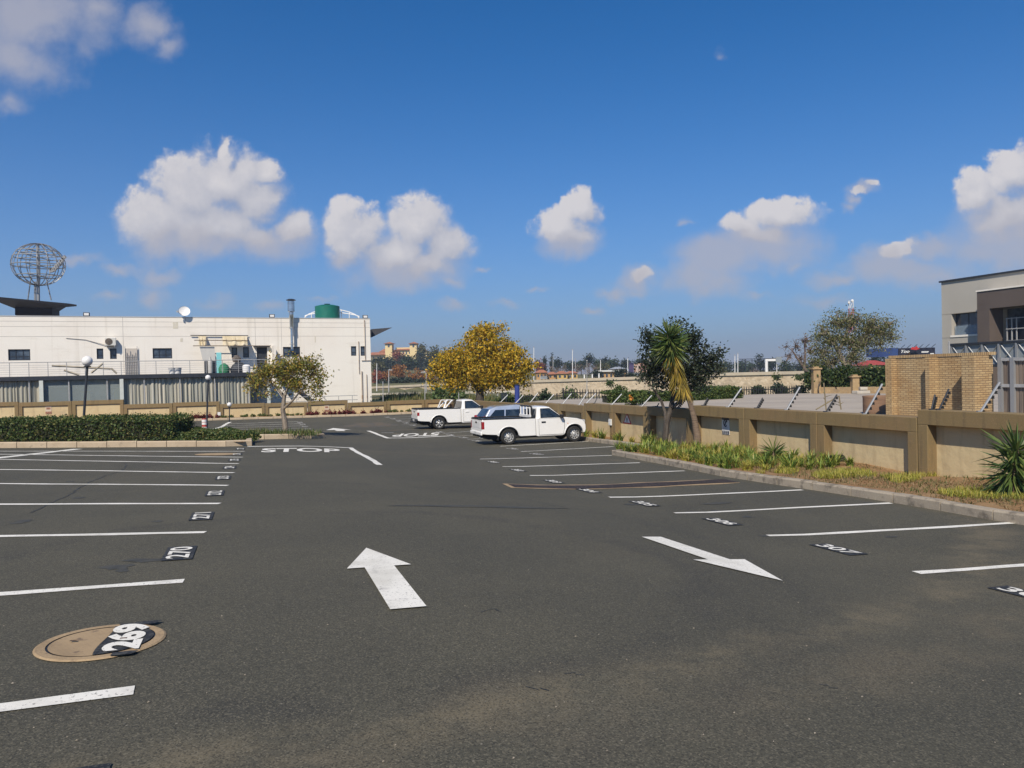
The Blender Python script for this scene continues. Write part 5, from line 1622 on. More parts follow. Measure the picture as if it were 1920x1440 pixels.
globe_lamp('tall black lamp post with white globe, leaning behind the hedge', (163.5, 677), (157, 782), 30.5, .40, .05)
globe_lamp('thin black lamp post with small white globe at the hedge end', (390, 708), (387.5, 802), 44, .30, .05)
globe_lamp('short black lamp with white globe close to the far wall', (430, 758.5), (430, 785), 50.0, .29, .035)
b = P(383.5, 808, 30.0)
t = thing('striped_bollard', 'short red and white striped bollard post at the hedge end', 'bollard', b)
hz_ = (P(383, 786, 30.0)[2] - b[2])
mb = MB(); mb.lathe([(.09, -.5), (.09, hz_), (.075, hz_ + .03), (.001, hz_ + .035)], tuple(b), 14); obj('post', mb, mat('red_paint', (.36, .03, .02), .5, var=[(8, .4, .7, (.28, .03, .02), .7)]), t, smooth=True)
for z in (.12, .29, .40):
    mb = MB(); mb.lathe([(.094, z - .5 * .09), (.094, z + .5 * .09)], tuple(b), 14); obj('white_band', mb, M_GLOBE, t, smooth=True)

# ------------------------------------------------------------------ trees in the lot
b = G(536, 811, .14)
Yt = b[1]
tr = [P(536, 813, Yt), P(534, 790, Yt), P(530, 768, Yt), P(532, 752, Yt), P(533, 745, Yt)]
L1 = P(533, 745, Yt)
M_LEAFA = leaf_mat('autumn_olive_leaves', [(.09, .12, .025), (.18, .20, .04), (.30, .28, .055), (.42, .31, .06), (.32, .18, .045)], .4)
BL = blobs_px([(495, 705, 34, 22), (520, 692, 36, 22), (555, 690, 40, 26), (590, 700, 26, 26), (575, 678, 38, 18), (540, 715, 40, 20), (600, 725, 16, 16), (480, 720, 22, 14), (560, 725, 34, 16), (590, 740, 12, 10), (500, 738, 18, 12)], Yt, .9)
tree('small_tree', 'small thin tree with olive and yellow leaves on the island', 'tree', b,
     [(tr, .13, .075), ([L1, P(520, 728, Yt), P(505, 715, Yt)], .07, .04), ([L1, P(540, 725, Yt), P(548, 705, Yt)], .07, .04), ([P(530, 768, Yt), P(548, 752, Yt - .2), P(562, 735, Yt - .3)], .06, .03)],
     BL, 340, 17, .17, .115, M_LEAFA, M_BARKL, twigs=260, shell=.7)
M_LEAFY = leaf_mat('golden_leaves', [(.07, .085, .016), (.28, .24, .026), (.60, .42, .035), (.78, .54, .05), (.64, .37, .03)], .45)
Yy = 53.5
bx_, by_ = P(900, 775, Yy)[:2]
b = np.array([bx_, by_, zg(bx_, by_) + .1])
BL = blobs_px([(908, 638, 34, 26), (885, 665, 40, 26), (938, 665, 40, 26), (850, 685, 42, 26), (905, 690, 60, 30), (960, 690, 38, 30), (835, 702, 30, 18), (938, 612, 10, 12), (972, 662, 14, 10), (842, 665, 14, 10), (992, 690, 12, 16), (815, 715, 12, 12), (870, 715, 40, 16), (930, 715, 50, 18), (975, 712, 20, 20), (858, 668, 18, 12), (912, 620, 20, 12), (950, 645, 14, 12), (820, 690, 16, 14), (893, 625, 14, 14)], Yy, 1.0)
T0 = P(900, 735, Yy)
tree('yellow_tree', 'full round tree with golden yellow autumn leaves in the wall corner', 'tree', b,
     [([b - np.array([0, 0, .2]), P(899, 760, Yy), T0], .36, .27), ([T0, P(885, 715, Yy), P(872, 695, Yy)], .2, .1), ([T0, P(915, 715, Yy), P(925, 690, Yy)], .2, .1)],
     BL, 820, 27, .25, .185, M_LEAFY, M_BARKD, twigs=160, shell=.40)
# dark glossy tree behind the yucca
Yd = 26.4; bb = P(1244, 829, Yd); bb[2] -= .25
M_LEAFD = leaf_mat('dark_glossy_leaves', [(.010, .016, .010), (.018, .028, .014), (.028, .04, .02), (.045, .06, .03), (.07, .08, .05)], .12, .35)
BL = blobs_px([(1225, 650, 22, 26), (1212, 622, 12, 18), (1235, 680, 34, 26), (1222, 700, 26, 22), (1285, 640, 28, 24), (1270, 612, 24, 18), (1300, 660, 36, 30), (1318, 690, 34, 28), (1290, 700, 40, 30), (1335, 672, 16, 18), (1350, 660, 9, 12), (1310, 720, 26, 16), (1240, 720, 26, 14), (1300, 630, 18, 14), (1220, 665, 18, 20), (1215, 640, 12, 20), (1345, 690, 12, 10), (1205, 708, 10, 14)], Yd + .4, .9)
tree('dark_tree', 'dark leaved tree with two crooked trunks behind the tall yucca', 'tree', bb,
     [([bb - np.array([0, 0, .2]), P(1250, 795, Yd), P(1258, 765, Yd + .1), P(1263, 740, Yd + .2), P(1258, 712, Yd + .3)], .11, .07), ([P(1249, 800, Yd), P(1247, 772, Yd), P(1240, 752, Yd + .2), P(1225, 730, Yd + .3)], .06, .04), ([P(1259, 765, Yd), P(1285, 745, Yd + .2), P(1300, 720, Yd + .4)], .07, .045)],
     BL, 560, 15, .13, .105, M_LEAFD, M_BARKD, twigs=140, shell=.5)

# ------------------------------------------------------------------ yuccas
def straps(bases, dirs, length, width, droop, seg=4):
    n = len(bases); dirs = unit(dirs)
    side = unit(np.cross(dirs, np.array([0, 0, .55]) + rng.normal(size=(n, 3)) * .6))
    rows = []
    for i in range(seg + 1):
        t = i / seg
        c = bases + dirs * (length * t)[:, None] + np.array([0, 0, -1.0]) * (droop * length * t * t)[:, None]
        w = width * (.55 + 1.2 * t - 1.74 * t * t) if t < 1 else width * .02
        rows += [c - side * w / 2, c + side * w / 2]
    V = np.stack(rows, 1).reshape(-1, 3); k = 2 * (seg + 1)
    Fq = np.concatenate([np.stack([np.arange(n) * k + 2 * i, np.arange(n) * k + 2 * i + 1, np.arange(n) * k + 2 * i + 3, np.arange(n) * k + 2 * i + 2], 1) for i in range(seg)], 0)
    return V, Fq


M_YUC = leaf_mat('yucca_leaves', [(.035, .07, .02), (.07, .12, .03), (.12, .17, .045), (.22, .24, .07)], .2, .4)
M_YUY = leaf_mat('yellowed_yucca_leaves', [(.14, .12, .02), (.30, .22, .03), (.42, .29, .045), (.24, .20, .04), (.20, .12, .04)], .25, .6)


def path_pts(path, n, t0, t1):
    path = np.array(path); seg = np.linalg.norm(np.diff(path, axis=0), axis=1); cum = np.concatenate([[0], np.cumsum(seg)]) / seg.sum()
    tt = rng.uniform(t0, t1, n)
    p = np.stack([np.interp(tt, cum, path[:, k]) for k in range(3)], 1)
    return p, tt


b = G(1308, 842, .1); Yp = b[1]
head = P(1253, 628, Yp)
stem = [head, P(1260, 660, Yp), P(1272, 695, Yp), P(1282, 720, Yp), P(1291, 745, Yp)]
t = thing('tall_yucca', 'tall leaning yucca with green spiky head and hanging yellow leaves', 'yucca', b)
mb = MB(); pth = [b - np.array([0, 0, .2]), P(1307, 815, Yp), P(1302, 785, Yp)] + stem[::-1]
mb.tube(pth, [.135, .12, .095, .08, .075, .075, .075, .06], 12); obj('trunk', mb, mat('yucca_trunk', (.20, .145, .10), .95, var=[((3, 3, 26), .4, .65, (.10, .07, .05), .9)], bump=(30, .8, .02)), t, smooth=True)
n = 520
p, tt = path_pts(stem, n, 0, .26)
d = unit(rng.normal(size=(n, 3))); d[:, 2] = d[:, 2] + .22 - tt * 2.2
V, Fq = straps(p, d, rng.uniform(.60, .84, n), .06, .06 + .25 * rng.uniform(0, 1, n) * tt * 3); np_obj('green_leaves', V, Fq, M_YUC, t)
n = 400
p, tt = path_pts(stem, n, .24, .84)
d = unit(rng.normal(size=(n, 3)) * np.array([1, 1, .2])) * .75; d[:, 2] = -.45 - tt * .85
V, Fq = straps(p, d, rng.uniform(.40, .62, n), .05, .3 * rng.uniform(.5, 1, n)); np_obj('yellow_leaves', V, Fq, M_YUY, t)


def small_yucca(label, base, top, n, ln, w, t1=.6):
    t = thing('spiky_yucca', label, 'yucca', base)
    mb = MB(); mb.tube([base - np.array([0, 0, .1]), top], [.07, .05], 9); obj('trunk', mb, MATS['yucca_trunk'], t, smooth=True)
    p, tt = path_pts([top, base], n, 0, t1)
    d = unit(rng.normal(size=(n, 3))); d[:, 2] = d[:, 2] * .9 + .42 - tt * 1.5
    V, Fq = straps(p, d, rng.uniform(.75, 1.08, n) * ln * (1 - .15 * tt), w, .04 + .2 * rng.uniform(0, 1, n) * (tt + .2)); np_obj('leaves', V, Fq, M_YUC, t)


b = G(1452, 865, .09)
small_yucca('small spiky yucca standing against the wall in the middle of the bed', b, P(1450, 845, b[1]), 80, .52, .045, .5)
b = G(1893, 926, .1)
small_yucca('large spiky yucca at the right edge of the bed', b, P(1907, 838, b[1]), 320, .70, .045, .75)

# ------------------------------------------------------------------ bed planting on the right
M_AGA = leaf_mat('strappy_green_leaves', [(.05, .10, .018), (.10, .18, .03), (.17, .27, .045), (.28, .33, .06), (.42, .36, .09)], .3, .45)
M_AGY = leaf_mat('yellow_green_leaves', [(.16, .20, .03), (.30, .31, .045), (.46, .41, .07), (.40, .30, .10)], .3, .5)
def clump_mesh(n, h, m, w):
    o = thing('strappy_plant', None, None, (0, 0, 0))
    a = rng.uniform(0, 2 * math.pi, n); r = rng.uniform(0, .1, n)
    V, Fq = blades(np.stack([r * np.cos(a), r * np.sin(a), np.zeros(n)], 1), rng.uniform(.6, 1, n) * h, rng.uniform(.25, 1.0, n) * h * .85, w, 4, .85)
    np_obj('leaves', V, Fq, m, o)
    return o


protos = [clump_mesh(52, .46, M_AGA, .034), clump_mesh(44, .40, M_AGA, .036), clump_mesh(60, .36, M_AGY, .026), clump_mesh(46, .50, M_AGA, .032)]
used = [False] * 4


def put_clump(k, u, v, s, label, group):
    o = protos[k] if not used[k] else copy_tree(protos[k]); used[k] = True
    x, y = xy(u, v); o.location = (x, y, zbed(u, v) - .02); o.rotation_euler = (0, 0, rnd.uniform(0, 6.28)); o.scale = (s,) * 3
    tag(o, label, 'plant', group)


spots = []
def far_from(u, v, d): return all((u - a) ** 2 + (v - b) ** 2 > d * d for a, b in spots)
tries = 0
while len(spots) < 125 and tries < 16000:
    tries += 1
    v = rnd.uniform(15.2, 22.9); k = kerb_u(v); u = rnd.uniform(k + .35, WU - .45)
    if v < 16 and u < k + 1.0 and rnd.random() < .7: continue
    if far_from(u, v, .33): spots.append((u, v))
for (u, v) in spots:
    yel = rnd.random() < .38
    put_clump(2 if yel else rnd.choice([0, 1, 3]), u, v, rnd.uniform(.7, 1.15), 'yellow green strappy plant among the greener ones in the right bed' if yel else 'green strappy plant in the right bed around the tree trunks', 'yellow green strappy plants' if yel else 'green strappy plants in the right bed')
for i in range(24):
    v = 24 + i * .85 + rnd.uniform(-.2, .2)
    put_clump(rnd.choice([0, 1, 2, 2, 3]), 13.75 + rnd.uniform(-.15, .2), v, rnd.uniform(.9, 1.5) * (1.0 if v < 33 else .8), 'tall grassy plant in the narrow bed at the foot of the right wall', 'grassy plants in the narrow bed')
# yellow-green grass and dry litter of the near bed
def bed_grass(n, v0, v1, hlo, hhi, m, name, label, mask=None):
    P_ = []
    while len(P_) < n:
        v = rnd.uniform(v0, v1); k = kerb_u(v); u = k + .2 + rnd.random() * (WU - k - .3)
        if mask and not mask(u, v): continue
        x, y = xy(u, v); P_.append((x, y, zbed(u, v) - .01))
    n = len(P_)
    V, Fq = blades(np.array(P_), rng.uniform(hlo, hhi, n), rng.uniform(.02, .12, n), .012, 2)
    tag(np_obj(name, V, Fq, m), label, 'grass', kind='stuff')


pat = lambda u, v: math.sin(u * 2.1 + 1.0) + math.sin(v * 1.7 + u * .8) + .8 * math.sin(v * 3.9 - u * 2.2)
bed_grass(12000, 6, 17, .05, .16, M_AGY, 'yellow_grass', 'patches of yellow green grass in the near bed', lambda u, v: pat(u, v) > .75)
bed_grass(9000, 5, 16, .03, .09, leaf_mat('short_dry_grass', [(.06, .075, .02), (.13, .12, .04), (.24, .17, .08), (.30, .21, .11)], .2), 'dry_grass', 'short dry grass over the orange soil of the bed', lambda u, v: pat(u + 3, v) > -.4)
bed_grass(2600, 6, 23, .03, .12, M_GRASS, 'grass', 'green weeds between the plants of the right bed', lambda u, v: pat(u, v + 4) > .2)
# purple flower cluster by the planter corner
t = thing('flower_clump', 'small clump of purple flowers by the planter corner', 'flowers', G(1200, 822, .1))
q = np.array(t.location)
V, Fq = leaf_quads(q + rng.normal(size=(160, 3)) * np.array([.28, .2, .10]) + np.array([0, 0, .28]), .07, .8); np_obj('petals', V, Fq, leaf_mat('purple_petals', [(.2, .08, .3), (.35, .2, .45), (.45, .3, .5)], .3), t)
V, Fq = blades(np.repeat(q[None], 60, 0) + rng.normal(size=(60, 3)) * np.array([.2, .15, 0]), rng.uniform(.2, .35, 60), rng.uniform(.05, .2, 60), .02); np_obj('leaves', V, Fq, M_AGA, t)
# round black pipe in the wall
a, z = RW.hit(1579, 863)
t = thing('drain_pipe', 'round black plastic pipe end sticking out of the wall foot', 'pipe', RW.pt(a, z, .2))
c = np.array(RW.pt(a, z, 0)); nn = np.array([RW.n[0], RW.n[1], 0])
mb = MB()
e1 = np.array([RW.d[0], RW.d[1], 0])
for r0, o0, o1 in ((.15, -.1, .32),):
    for k in range(24):
        a0, a1_ = 2 * math.pi * k / 24, 2 * math.pi * (k + 1) / 24
        f = lambda an, r, o: c + (e1 * math.cos(an) + np.array([0, 0, 1]) * math.sin(an)) * r + nn * o
        mb.quad(f(a0, r0, o0), f(a1_, r0, o0), f(a1_, r0, o1), f(a0, r0, o1)); mb.quad(f(a0, r0 - .025, o0), f(a1_, r0 - .025, o0), f(a1_, r0 - .025, o1), f(a0, r0 - .025, o1)); mb.quad(f(a0, r0, o1), f(a1_, r0, o1), f(a1_, r0 - .025, o1), f(a0, r0 - .025, o1))
obj('pipe', mb, M_BLACKP, t)
# red plants along the far wall
M_REDL = leaf_mat('dark_red_leaves', [(.05, .008, .008), (.10, .015, .012), (.16, .03, .02)], .25)
def puff(name, m, r, n=46):
    o = thing(name, None, None, (0, 0, 0)); p = rng.normal(size=(n, 3)) * r * .45; p[:, 2] = np.abs(p[:, 2]) + r * .3
    V, Fq = leaf_quads(p, r * .75, .7); np_obj('leaves', V, Fq, m, o); return o
rp = puff('red_plant', M_REDL, .17); gp = puff('low_green_plant', M_GRASS, .14); ru = gu = False
for i in range(60):
    px = rnd.uniform(576, 722) if i < 44 else rnd.uniform(362, 412)
    s = FW.hit(px, 780)[0]; x, y, z = zfar(s, rnd.uniform(.5, 1.2))
    o = rp if not ru else copy_tree(rp); ru = True
    o.location = (x, y, z); o.rotation_euler = (0, 0, rnd.uniform(0, 6)); o.scale = (rnd.uniform(.7, 1.25),) * 3
    tag(o, 'small dark red plant in the row along the far wall right of the small tree' if i < 44 else 'small dark red plant along the far wall behind the hedge end', 'plant', 'dark red plants along the far wall' if i < 44 else 'dark red plants behind the hedge end')
for i in range(40):
    px = rnd.uniform(414, 572) if i < 24 else rnd.uniform(726, 800)
    s = FW.hit(px, 780)[0]; x, y, z = zfar(s, rnd.uniform(.4, 1.2))
    o = gp if not gu else copy_tree(gp); gu = True
    o.location = (x, y, z); o.rotation_euler = (0, 0, rnd.uniform(0, 6)); o.scale = (rnd.uniform(.6, 1.3),) * 3
    tag(o, 'small green plant along the far wall behind the small tree' if i < 24 else 'small green plant along the far wall left of the far pickup', 'plant', 'green plants along the far wall' if i < 24 else 'green plants left of the far pickup')

# ------------------------------------------------------------------ signs on the walls
t = thing('warning_sign', 'red bordered white triangle warning sign on the right wall', 'sign', RW.pt(RW.hit(1176, 787)[0], RW.hit(1176, 787)[1], .02))
A_, B_, C_ = RW.hit(1176, 773), RW.hit(1168, 794), RW.hit(1184, 795)
zb_ = (B_[1] + C_[1]) / 2; sm = A_[0]; hw = abs(C_[0] - B_[0]) / 2
tri = lambda k, o: [RW.pt(sm, zb_ + (A_[1] - zb_) * (.36 + .64 * k), o), RW.pt(sm - hw * k, zb_ + (A_[1] - zb_) * .36 * (1 - k), o), RW.pt(sm + hw * k, zb_ + (A_[1] - zb_) * .36 * (1 - k), o)]
M_SRED = mat('sign_red', (.45, .03, .03), .5, var=[(9, .4, .7, (.38, .04, .04), .6)])
M_SWHITE = mat('sign_white', (.68, .68, .66), .5, var=[(9, .4, .7, (.6, .6, .58), .6)])
M_SBLACK = mat('sign_black', (.03, .035, .05), .5, var=[(9, .4, .7, (.05, .055, .07), .6)])
mb = MB(); mb.prism(tri(1, .004), (RW.n[0] * .008, RW.n[1] * .008, 0)); obj('plate', mb, M_SRED, t)
mb = MB(); mb.add(tri(.72, .015), [[0, 1, 2]]); obj('face', mb, M_SWHITE, t, fixn=False)
mb = MB(); zc = zb_ + (A_[1] - zb_) * .3
mb.add([RW.pt(sm + a * hw * .16, zc + b * .1, .018) for a, b in ((-1, -.9), (-.4, .2), (-1, .3), (-.3, 1.2), (.3, 1.2), (1, .3), (.4, .1), (1, -.9), (0, -.2))], [list(range(9))]); obj('symbol', mb, M_SBLACK, t, fixn=False)
a, b, c, d = srect(RW, 1354, 780, 1368.5, 815.5)
if a > b: a, b = b, a
t = thing('notice_board', 'tall white notice with dark top and bottom bands on the right wall', 'sign', RW.pt((a + b) / 2, c, .02))
mb = MB(); mb.pbox(RW, a, b, c, d, .003, .015); obj('plate', mb, M_SWHITE, t)
mb = MB(); mb.pbox(RW, a + .01, b - .01, d - (d - c) * .20, d - .01, .016, .018); obj('top_band', mb, M_SBLACK, t)
mb = MB(); mb.pbox(RW, a + .01, b - .01, c + .01, c + (d - c) * .20, .016, .018); obj('bottom_band', mb, M_SBLACK, t)
mb = MB()
m_, zz = (a + b) / 2, c + (d - c) * .63
mb.tube([RW.pt(m_ + .085 * math.cos(q), zz + .11 * math.sin(q), .018) for q in np.linspace(.3, 5.6, 14)], .018, 5)
mb.tube([RW.pt(m_ - .04, zz - .1, .018), RW.pt(m_ + .03, zz + .06, .018)], .018, 5)
obj('symbol', mb, M_SBLACK, t)
mb = MB()
for k in range(3):
    mb.pbox(RW, a + .06, b - .06 - .04 * (k % 2), c + (d - c) * (.30 + .05 * k), c + (d - c) * (.32 + .05 * k), .016, .018)
for k in range(2):
    for j in range(3):
        w_ = (b - a - .08) / 3; mb.pbox(RW, a + .04 + j * w_, a + .02 + (j + 1) * w_, c + (d - c) * (.05 + .08 * k), c + (d - c) * (.10 + .08 * k), .019, .021)
for k in range(2): mb.pbox(RW, a + .05, b - .05 - .06 * k, d - (d - c) * (.07 + .08 * k), d - (d - c) * (.045 + .08 * k), .019, .021)
o_ = obj('text_lines', mb, mat('notice_grey', (.30, .31, .33), .5, var=[(9, .4, .7, (.4, .4, .42), .6)]), t)
for (x0, y0, x1, y1, lab) in ((85, 761, 97, 776, 'faded paper poster on the tan wall above the hedge'), (608, 759.5, 617, 772, 'faded paper poster on the tan wall above the red plants')):
    a, b, c, d = srect(FW, x0, y0, x1, y1)
    t = thing('wall_poster', lab, 'poster', FW.pt(a, c, .02))
    mb = MB(); mb.pbox(FW, a, b, c, d, .004, .02); obj('sheet', mb, mat('faded_poster', (.56, .47, .36), .8, var=[(3, .4, .7, (.5, .36, .24), .8)]), t)
    mb = MB(); mb.pbox(FW, a, b, c, c + (d - c) * .3, .021, .024); mb.pbox(FW, a + .06, b - .06, c + (d - c) * .55, c + (d - c) * .8, .021, .024); obj('print', mb, mat('poster_print', (.20, .10, .07), .8, var=[(12, .45, .55, (.4, .2, .12), .8)]), t)
for pl, px, py, lab in ((FW, 411, 776, 'small white box on the wall pillar by the short globe lamp'), (RW, 1156, 791, 'small white box on the wall pillar left of the triangle sign')):
    a, z = pl.hit(px, py)
    o_ = .10 if pl is FW else .26
    mb = MB(); mb.pbox(pl, a - .11, a + .11, z - .13, z + .13, o_ + .003, o_ + .06); mb.pbox(pl, a - .09, a + .09, z - .11, z - .0, o_ + .061, o_ + .068)
    tag(obj('meter_box', mb, M_SWHITE, bevel=.01), lab, 'meter box')

# ------------------------------------------------------------------ brackets of the electric fence on the right wall
BR = [((1842, 770), (1888, 711), 1), ((1765, 769), (1789, 725), 0), ((1752, 769), (1761, 736), 0), ((1626, 775), (1664, 715), 1), ((1552, 772), (1577, 736), 0), ((1478, 768), (1507, 722), 1), ((1422, 765), (1436, 742), 0),
      ((1368, 763), (1396, 725), 1), ((1322, 760), (1332, 742), 0), ((1272, 765), (1288, 746), 0), ((1234, 762), (1240, 753), 0), ((1205, 759.5), (1226, 737), 1), ((1149, 757), (1169, 735), 1), ((1097, 757), (1120, 733), 1), ((1088, 758), (1105, 731), 1),
      ((1117, 755), (1127, 735), 0), ((1057, 756), (1074, 735), 1), ((1025, 755), (1041, 737), 1), ((996, 755), (1011, 736), 1), ((968, 754), (983, 738), 1), ((940, 753), (954, 738), 1)]
for i, ((bx_, by_), (tx_, ty_), sil) in enumerate(BR):
    s, z = RW.hit(bx_, by_)
    zt = [w for w in RWP if w[1] - .02 <= s <= w[2] + .02]
    zt = zt[0][3] if zt else z
    base = np.array(RW.pt(s, zt - .06, .10)); Yb = base[1]
    hgt = (by_ - ty_) * Yb / F; lean = (tx_ - bx_) * Yb / F / .86
    tip = base + np.array([UD[0], UD[1], 0]) * lean + np.array([0, 0, hgt])
    side = 'right of the brick wall end' if i == 0 else ''
    near = i < 10
    lab = {0: 'silver slanted fence bracket rightmost, in front of the brick wall end', 1: 'dark slanted fence bracket before the brick wall, right one of the dark pair', 2: 'short dark fence bracket before the brick wall, left one of the dark pair', 3: 'silver slanted fence bracket in front of the round planter',
           4: 'dark slanted fence bracket in the middle of the yard, nearest the thin stakes', 5: 'silver slanted fence bracket above the wall joint behind the small spiky yucca', 6: 'dark short fence bracket left of the small spiky yucca', 7: 'silver slanted fence bracket above the white notice', 8: 'dark fence bracket just right of the tall yucca trunk', 9: 'dark fence bracket between the dark tree and the tall yucca', 10: 'tiny dark fence bracket left of the dark tree trunk'}.get(i)
    lab = lab or ('silver slanted fence bracket on the far right wall, left of the dark tree' if sil else 'thin dark fence bracket on the wall near the far hedge')
    t = thing('fence_bracket', lab, 'fence bracket', base, 'electric fence brackets')
    mb = MB(); mb.tube([base, tip], .026 if sil else .02, 6); mb.box(tuple(base + np.array([0, 0, .07])), (.07, .07, .03)); obj('post', mb, M_STEEL if sil else M_DARK, t)
    if near:
        for k in range(6):
            q = base + (tip - base) * (.14 + .15 * k) + np.array([.03, -.01, -.035])
            mb = MB(); mb.lathe([(.001, -.03), (.03, -.03), (.03, .0), (.018, .005), (.03, .012), (.03, .035), (.001, .035)], tuple(q), 8); obj('insulator', mb, M_BLACKP, t)

# ------------------------------------------------------------------ brick wall, gate, planter
def brick():
    m = mat('yellow_brick', (.45, .29, .12), .9)
    nt = m.node_tree; N, L = nt.nodes, nt.links; b = N['Principled BSDF']
    uvn = N.new('ShaderNodeUVMap')
    br = N.new('ShaderNodeTexBrick'); L.new(uvn.outputs[0], br.inputs[0])
    br.inputs['Scale'].default_value = 1; br.inputs['Brick Width'].default_value = .19; br.inputs['Row Height'].default_value = .058; br.inputs['Mortar Size'].default_value = .008
    br.inputs['Color1'].default_value = (.50, .37, .20, 1); br.inputs['Color2'].default_value = (.39, .27, .14, 1); br.inputs['Mortar'].default_value = (.24, .17, .10, 1); br.inputs['Bias'].default_value = -.1
    no = N.new('ShaderNodeTexNoise'); no.inputs['Scale'].default_value = 1.3; tc = N.new('ShaderNodeTexCoord'); L.new(tc.outputs['Object'], no.inputs['Vector'])
    mx = N.new('ShaderNodeMix'); mx.data_type = 'RGBA'; mx.blend_type = 'MULTIPLY'; mr = N.new('ShaderNodeMapRange'); L.new(no.outputs[0], mr.inputs[0]); mr.inputs[1].default_value = .4; mr.inputs[2].default_value = .7; mr.inputs[4].default_value = .6
    L.new(mr.outputs[0], mx.inputs[0]); L.new(br.outputs[0], mx.inputs[6]); mx.inputs[7].default_value = (.85, .70, .55, 1)
    L.new(mx.outputs[2], b.inputs['Base Color'])
    bp = N.new('ShaderNodeBump'); bp.inputs['Strength'].default_value = .9; bp.inputs['Distance'].default_value = .02; bp.invert = True; L.new(br.outputs['Fac'], bp.inputs['Height']); L.new(bp.outputs[0], b.inputs['Normal'])
    return m


def uv_wall(o, pl):
    """metre-true UVs: along the wall (or across it on returns) and up"""
    me = o.data; lay = me.uv_layers.new(name='UVMap'); dl = np.array([*pl.d, 0]); nl = np.array([*pl.n, 0])
    for p in me.polygons:
        nm = np.array(p.normal)
        for li in p.loop_indices:
            co = np.array(me.vertices[me.loops[li].vertex_index].co)
            if abs(nm[2]) > .7: lay.data[li].uv = (co @ nl, co @ dl)
            elif abs(nm @ dl) > .7: lay.data[li].uv = (co @ nl, co[2])
            else: lay.data[li].uv = (co @ dl, co[2])


M_BRICK = brick()
KW = Plane(xy(17.6, 0), -VD)
sx = lambda px: KW.hit(px, 720)[0]
zk = KW.hit(1770, 669)[1]; zt0 = KW.hit(1676, 672.5)[1]
t = thing('brick_wall', 'yellow face brick wall with piers behind the right boundary wall', 'brick wall', KW.pt(sx(1770), YZ, 0))
mb = MB(); mb.pbox(KW, sx(1669), sx(1850), YZ - .4, zk, -.22, 0); o = obj('wall', mb, M_BRICK, t); uv_wall(o, KW)
for x0, x1, dp in ((1669.5, 1681, .18), (1751, 1759, .30), (1831, 1855, .50)):
    mb = MB(); mb.pbox(KW, sx(x0), sx(x1), YZ - .4, zk + .004, .001, dp); o = obj('pier', mb, M_BRICK, t); uv_wall(o, KW)
mb = MB(); mb.pbox(KW, sx(1668), sx(1856), zk + .006, zk + .085, -.23, .02)
o = obj('coping', mb, M_BRICK, t); uv_wall(o, KW)
for l in o.data.uv_layers[0].data: l.uv = (l.uv[1] * 1.0, l.uv[0])
# slatted gate
t = thing('slatted_gate', 'weathered grey slatted gate right of the brick wall', 'gate', KW.pt(sx(1900), YZ, 0))
M_SLAT = mat('weathered_slats', (.24, .19, .15), .85, var=[((6, 6, .5), .4, .65, (.13, .105, .09), .9)])
s0, s1 = sx(1873), sx(1873) + 4.5
zg1 = KW.hit(1890, 671)[1]
mb = MB(); q = s0
while q < s1: mb.pbox(KW, q, q + .075, YZ - .1, zg1 - .08 + rnd.uniform(-.02, .02), -.06, -.02); q += .105
obj('slats', mb, M_SLAT, t)
mb = MB(); mb.pbox(KW, s0, s1, zg1 - .07, zg1, -.02, .04); mb.pbox(KW, s0, s1, YZ + .9, YZ + .98, -.015, .035); obj('rail', mb, M_RAIL, t)
for px in (1874, 1897):
    mb = MB(); a = sx(px); mb.pbox(KW, a, a + .10, YZ - .2, zg1 + .01, -.012, .06); obj('post', mb, M_STEEL, t)
c = P(1643.5, 776, 24.4)
t = thing('round_planter', 'round brown concrete planter ring standing in the paved yard', 'planter', (c[0], c[1], YZ))
r = 23.5 * 24.4 / F
mb = MB(); mb.lathe([(r * .93, 0), (r, .06), (r, .50), (r * 1.02, .52), (r * 1.02, .56), (r * .88, .56), (r * .86, .3), (.001, .3)], (c[0], c[1], YZ), 32); obj('ring', mb, mat('brown_concrete', (.28, .17, .105), .9, var=[((2, 2, 12), .45, .6, (.2, .12, .08), .7)]), t, smooth=True)
mb = MB(); mb.lathe([(r * .87, .42), (.001, .46)], (c[0], c[1], YZ), 24); obj('soil', mb, M_SOIL, t)
for i, (x0, x1, y0, y1, rz) in enumerate(((1601, 1628, 734.5, 740, .2), (1611, 1641, 729, 735, -.1))):
    a, b = P(x0, y1, 42.5 + i * .6), P(x1, y0, 42.5 + i * .6)
    mb = MB(); mb.box(((a[0] + b[0]) / 2, a[1], YZ + .09 + .19 * i), (b[0] - a[0], .5, .17), rz)
    tag(obj('concrete_block', mb, mat('pale_concrete_block', (.48, .44, .37), .9, var=[(4, .4, .7, (.38, .34, .28), .7)]), bevel=.02), ['lower pale concrete block lying by the tan yard wall', 'upper pale concrete block leaning on the other by the tan yard wall'][i], 'concrete block')
for i, ((x0, y0), (x1, y1)) in enumerate((((1544.5, 718), (1549, 770)), ((1573, 742), (1577, 768)), ((1572, 743), (1530, 768)))):
    a, b = P(x0, y0, 20.5), P(x1, y1, 20.5)
    mb = MB(); mb.tube([a, b], .018, 5)
    for k in range(3): mb.tube([a + (b - a) * (.5 + .1 * k), a + (b - a) * (.5 + .1 * k) + np.array([rnd.uniform(-.2, .2), 0, .05])], [.012, .004], 4)
    tag(obj('garden_stake', mb, mat('dry_stake', (.22, .18, .11), .9, var=[(9, .4, .7, (.14, .11, .07), .7)])), ['tall thin upright stake behind the right wall', 'short thin upright stake beside the dark bracket', 'thin slanted stake leaning to the left behind the right wall'][i], 'stake')

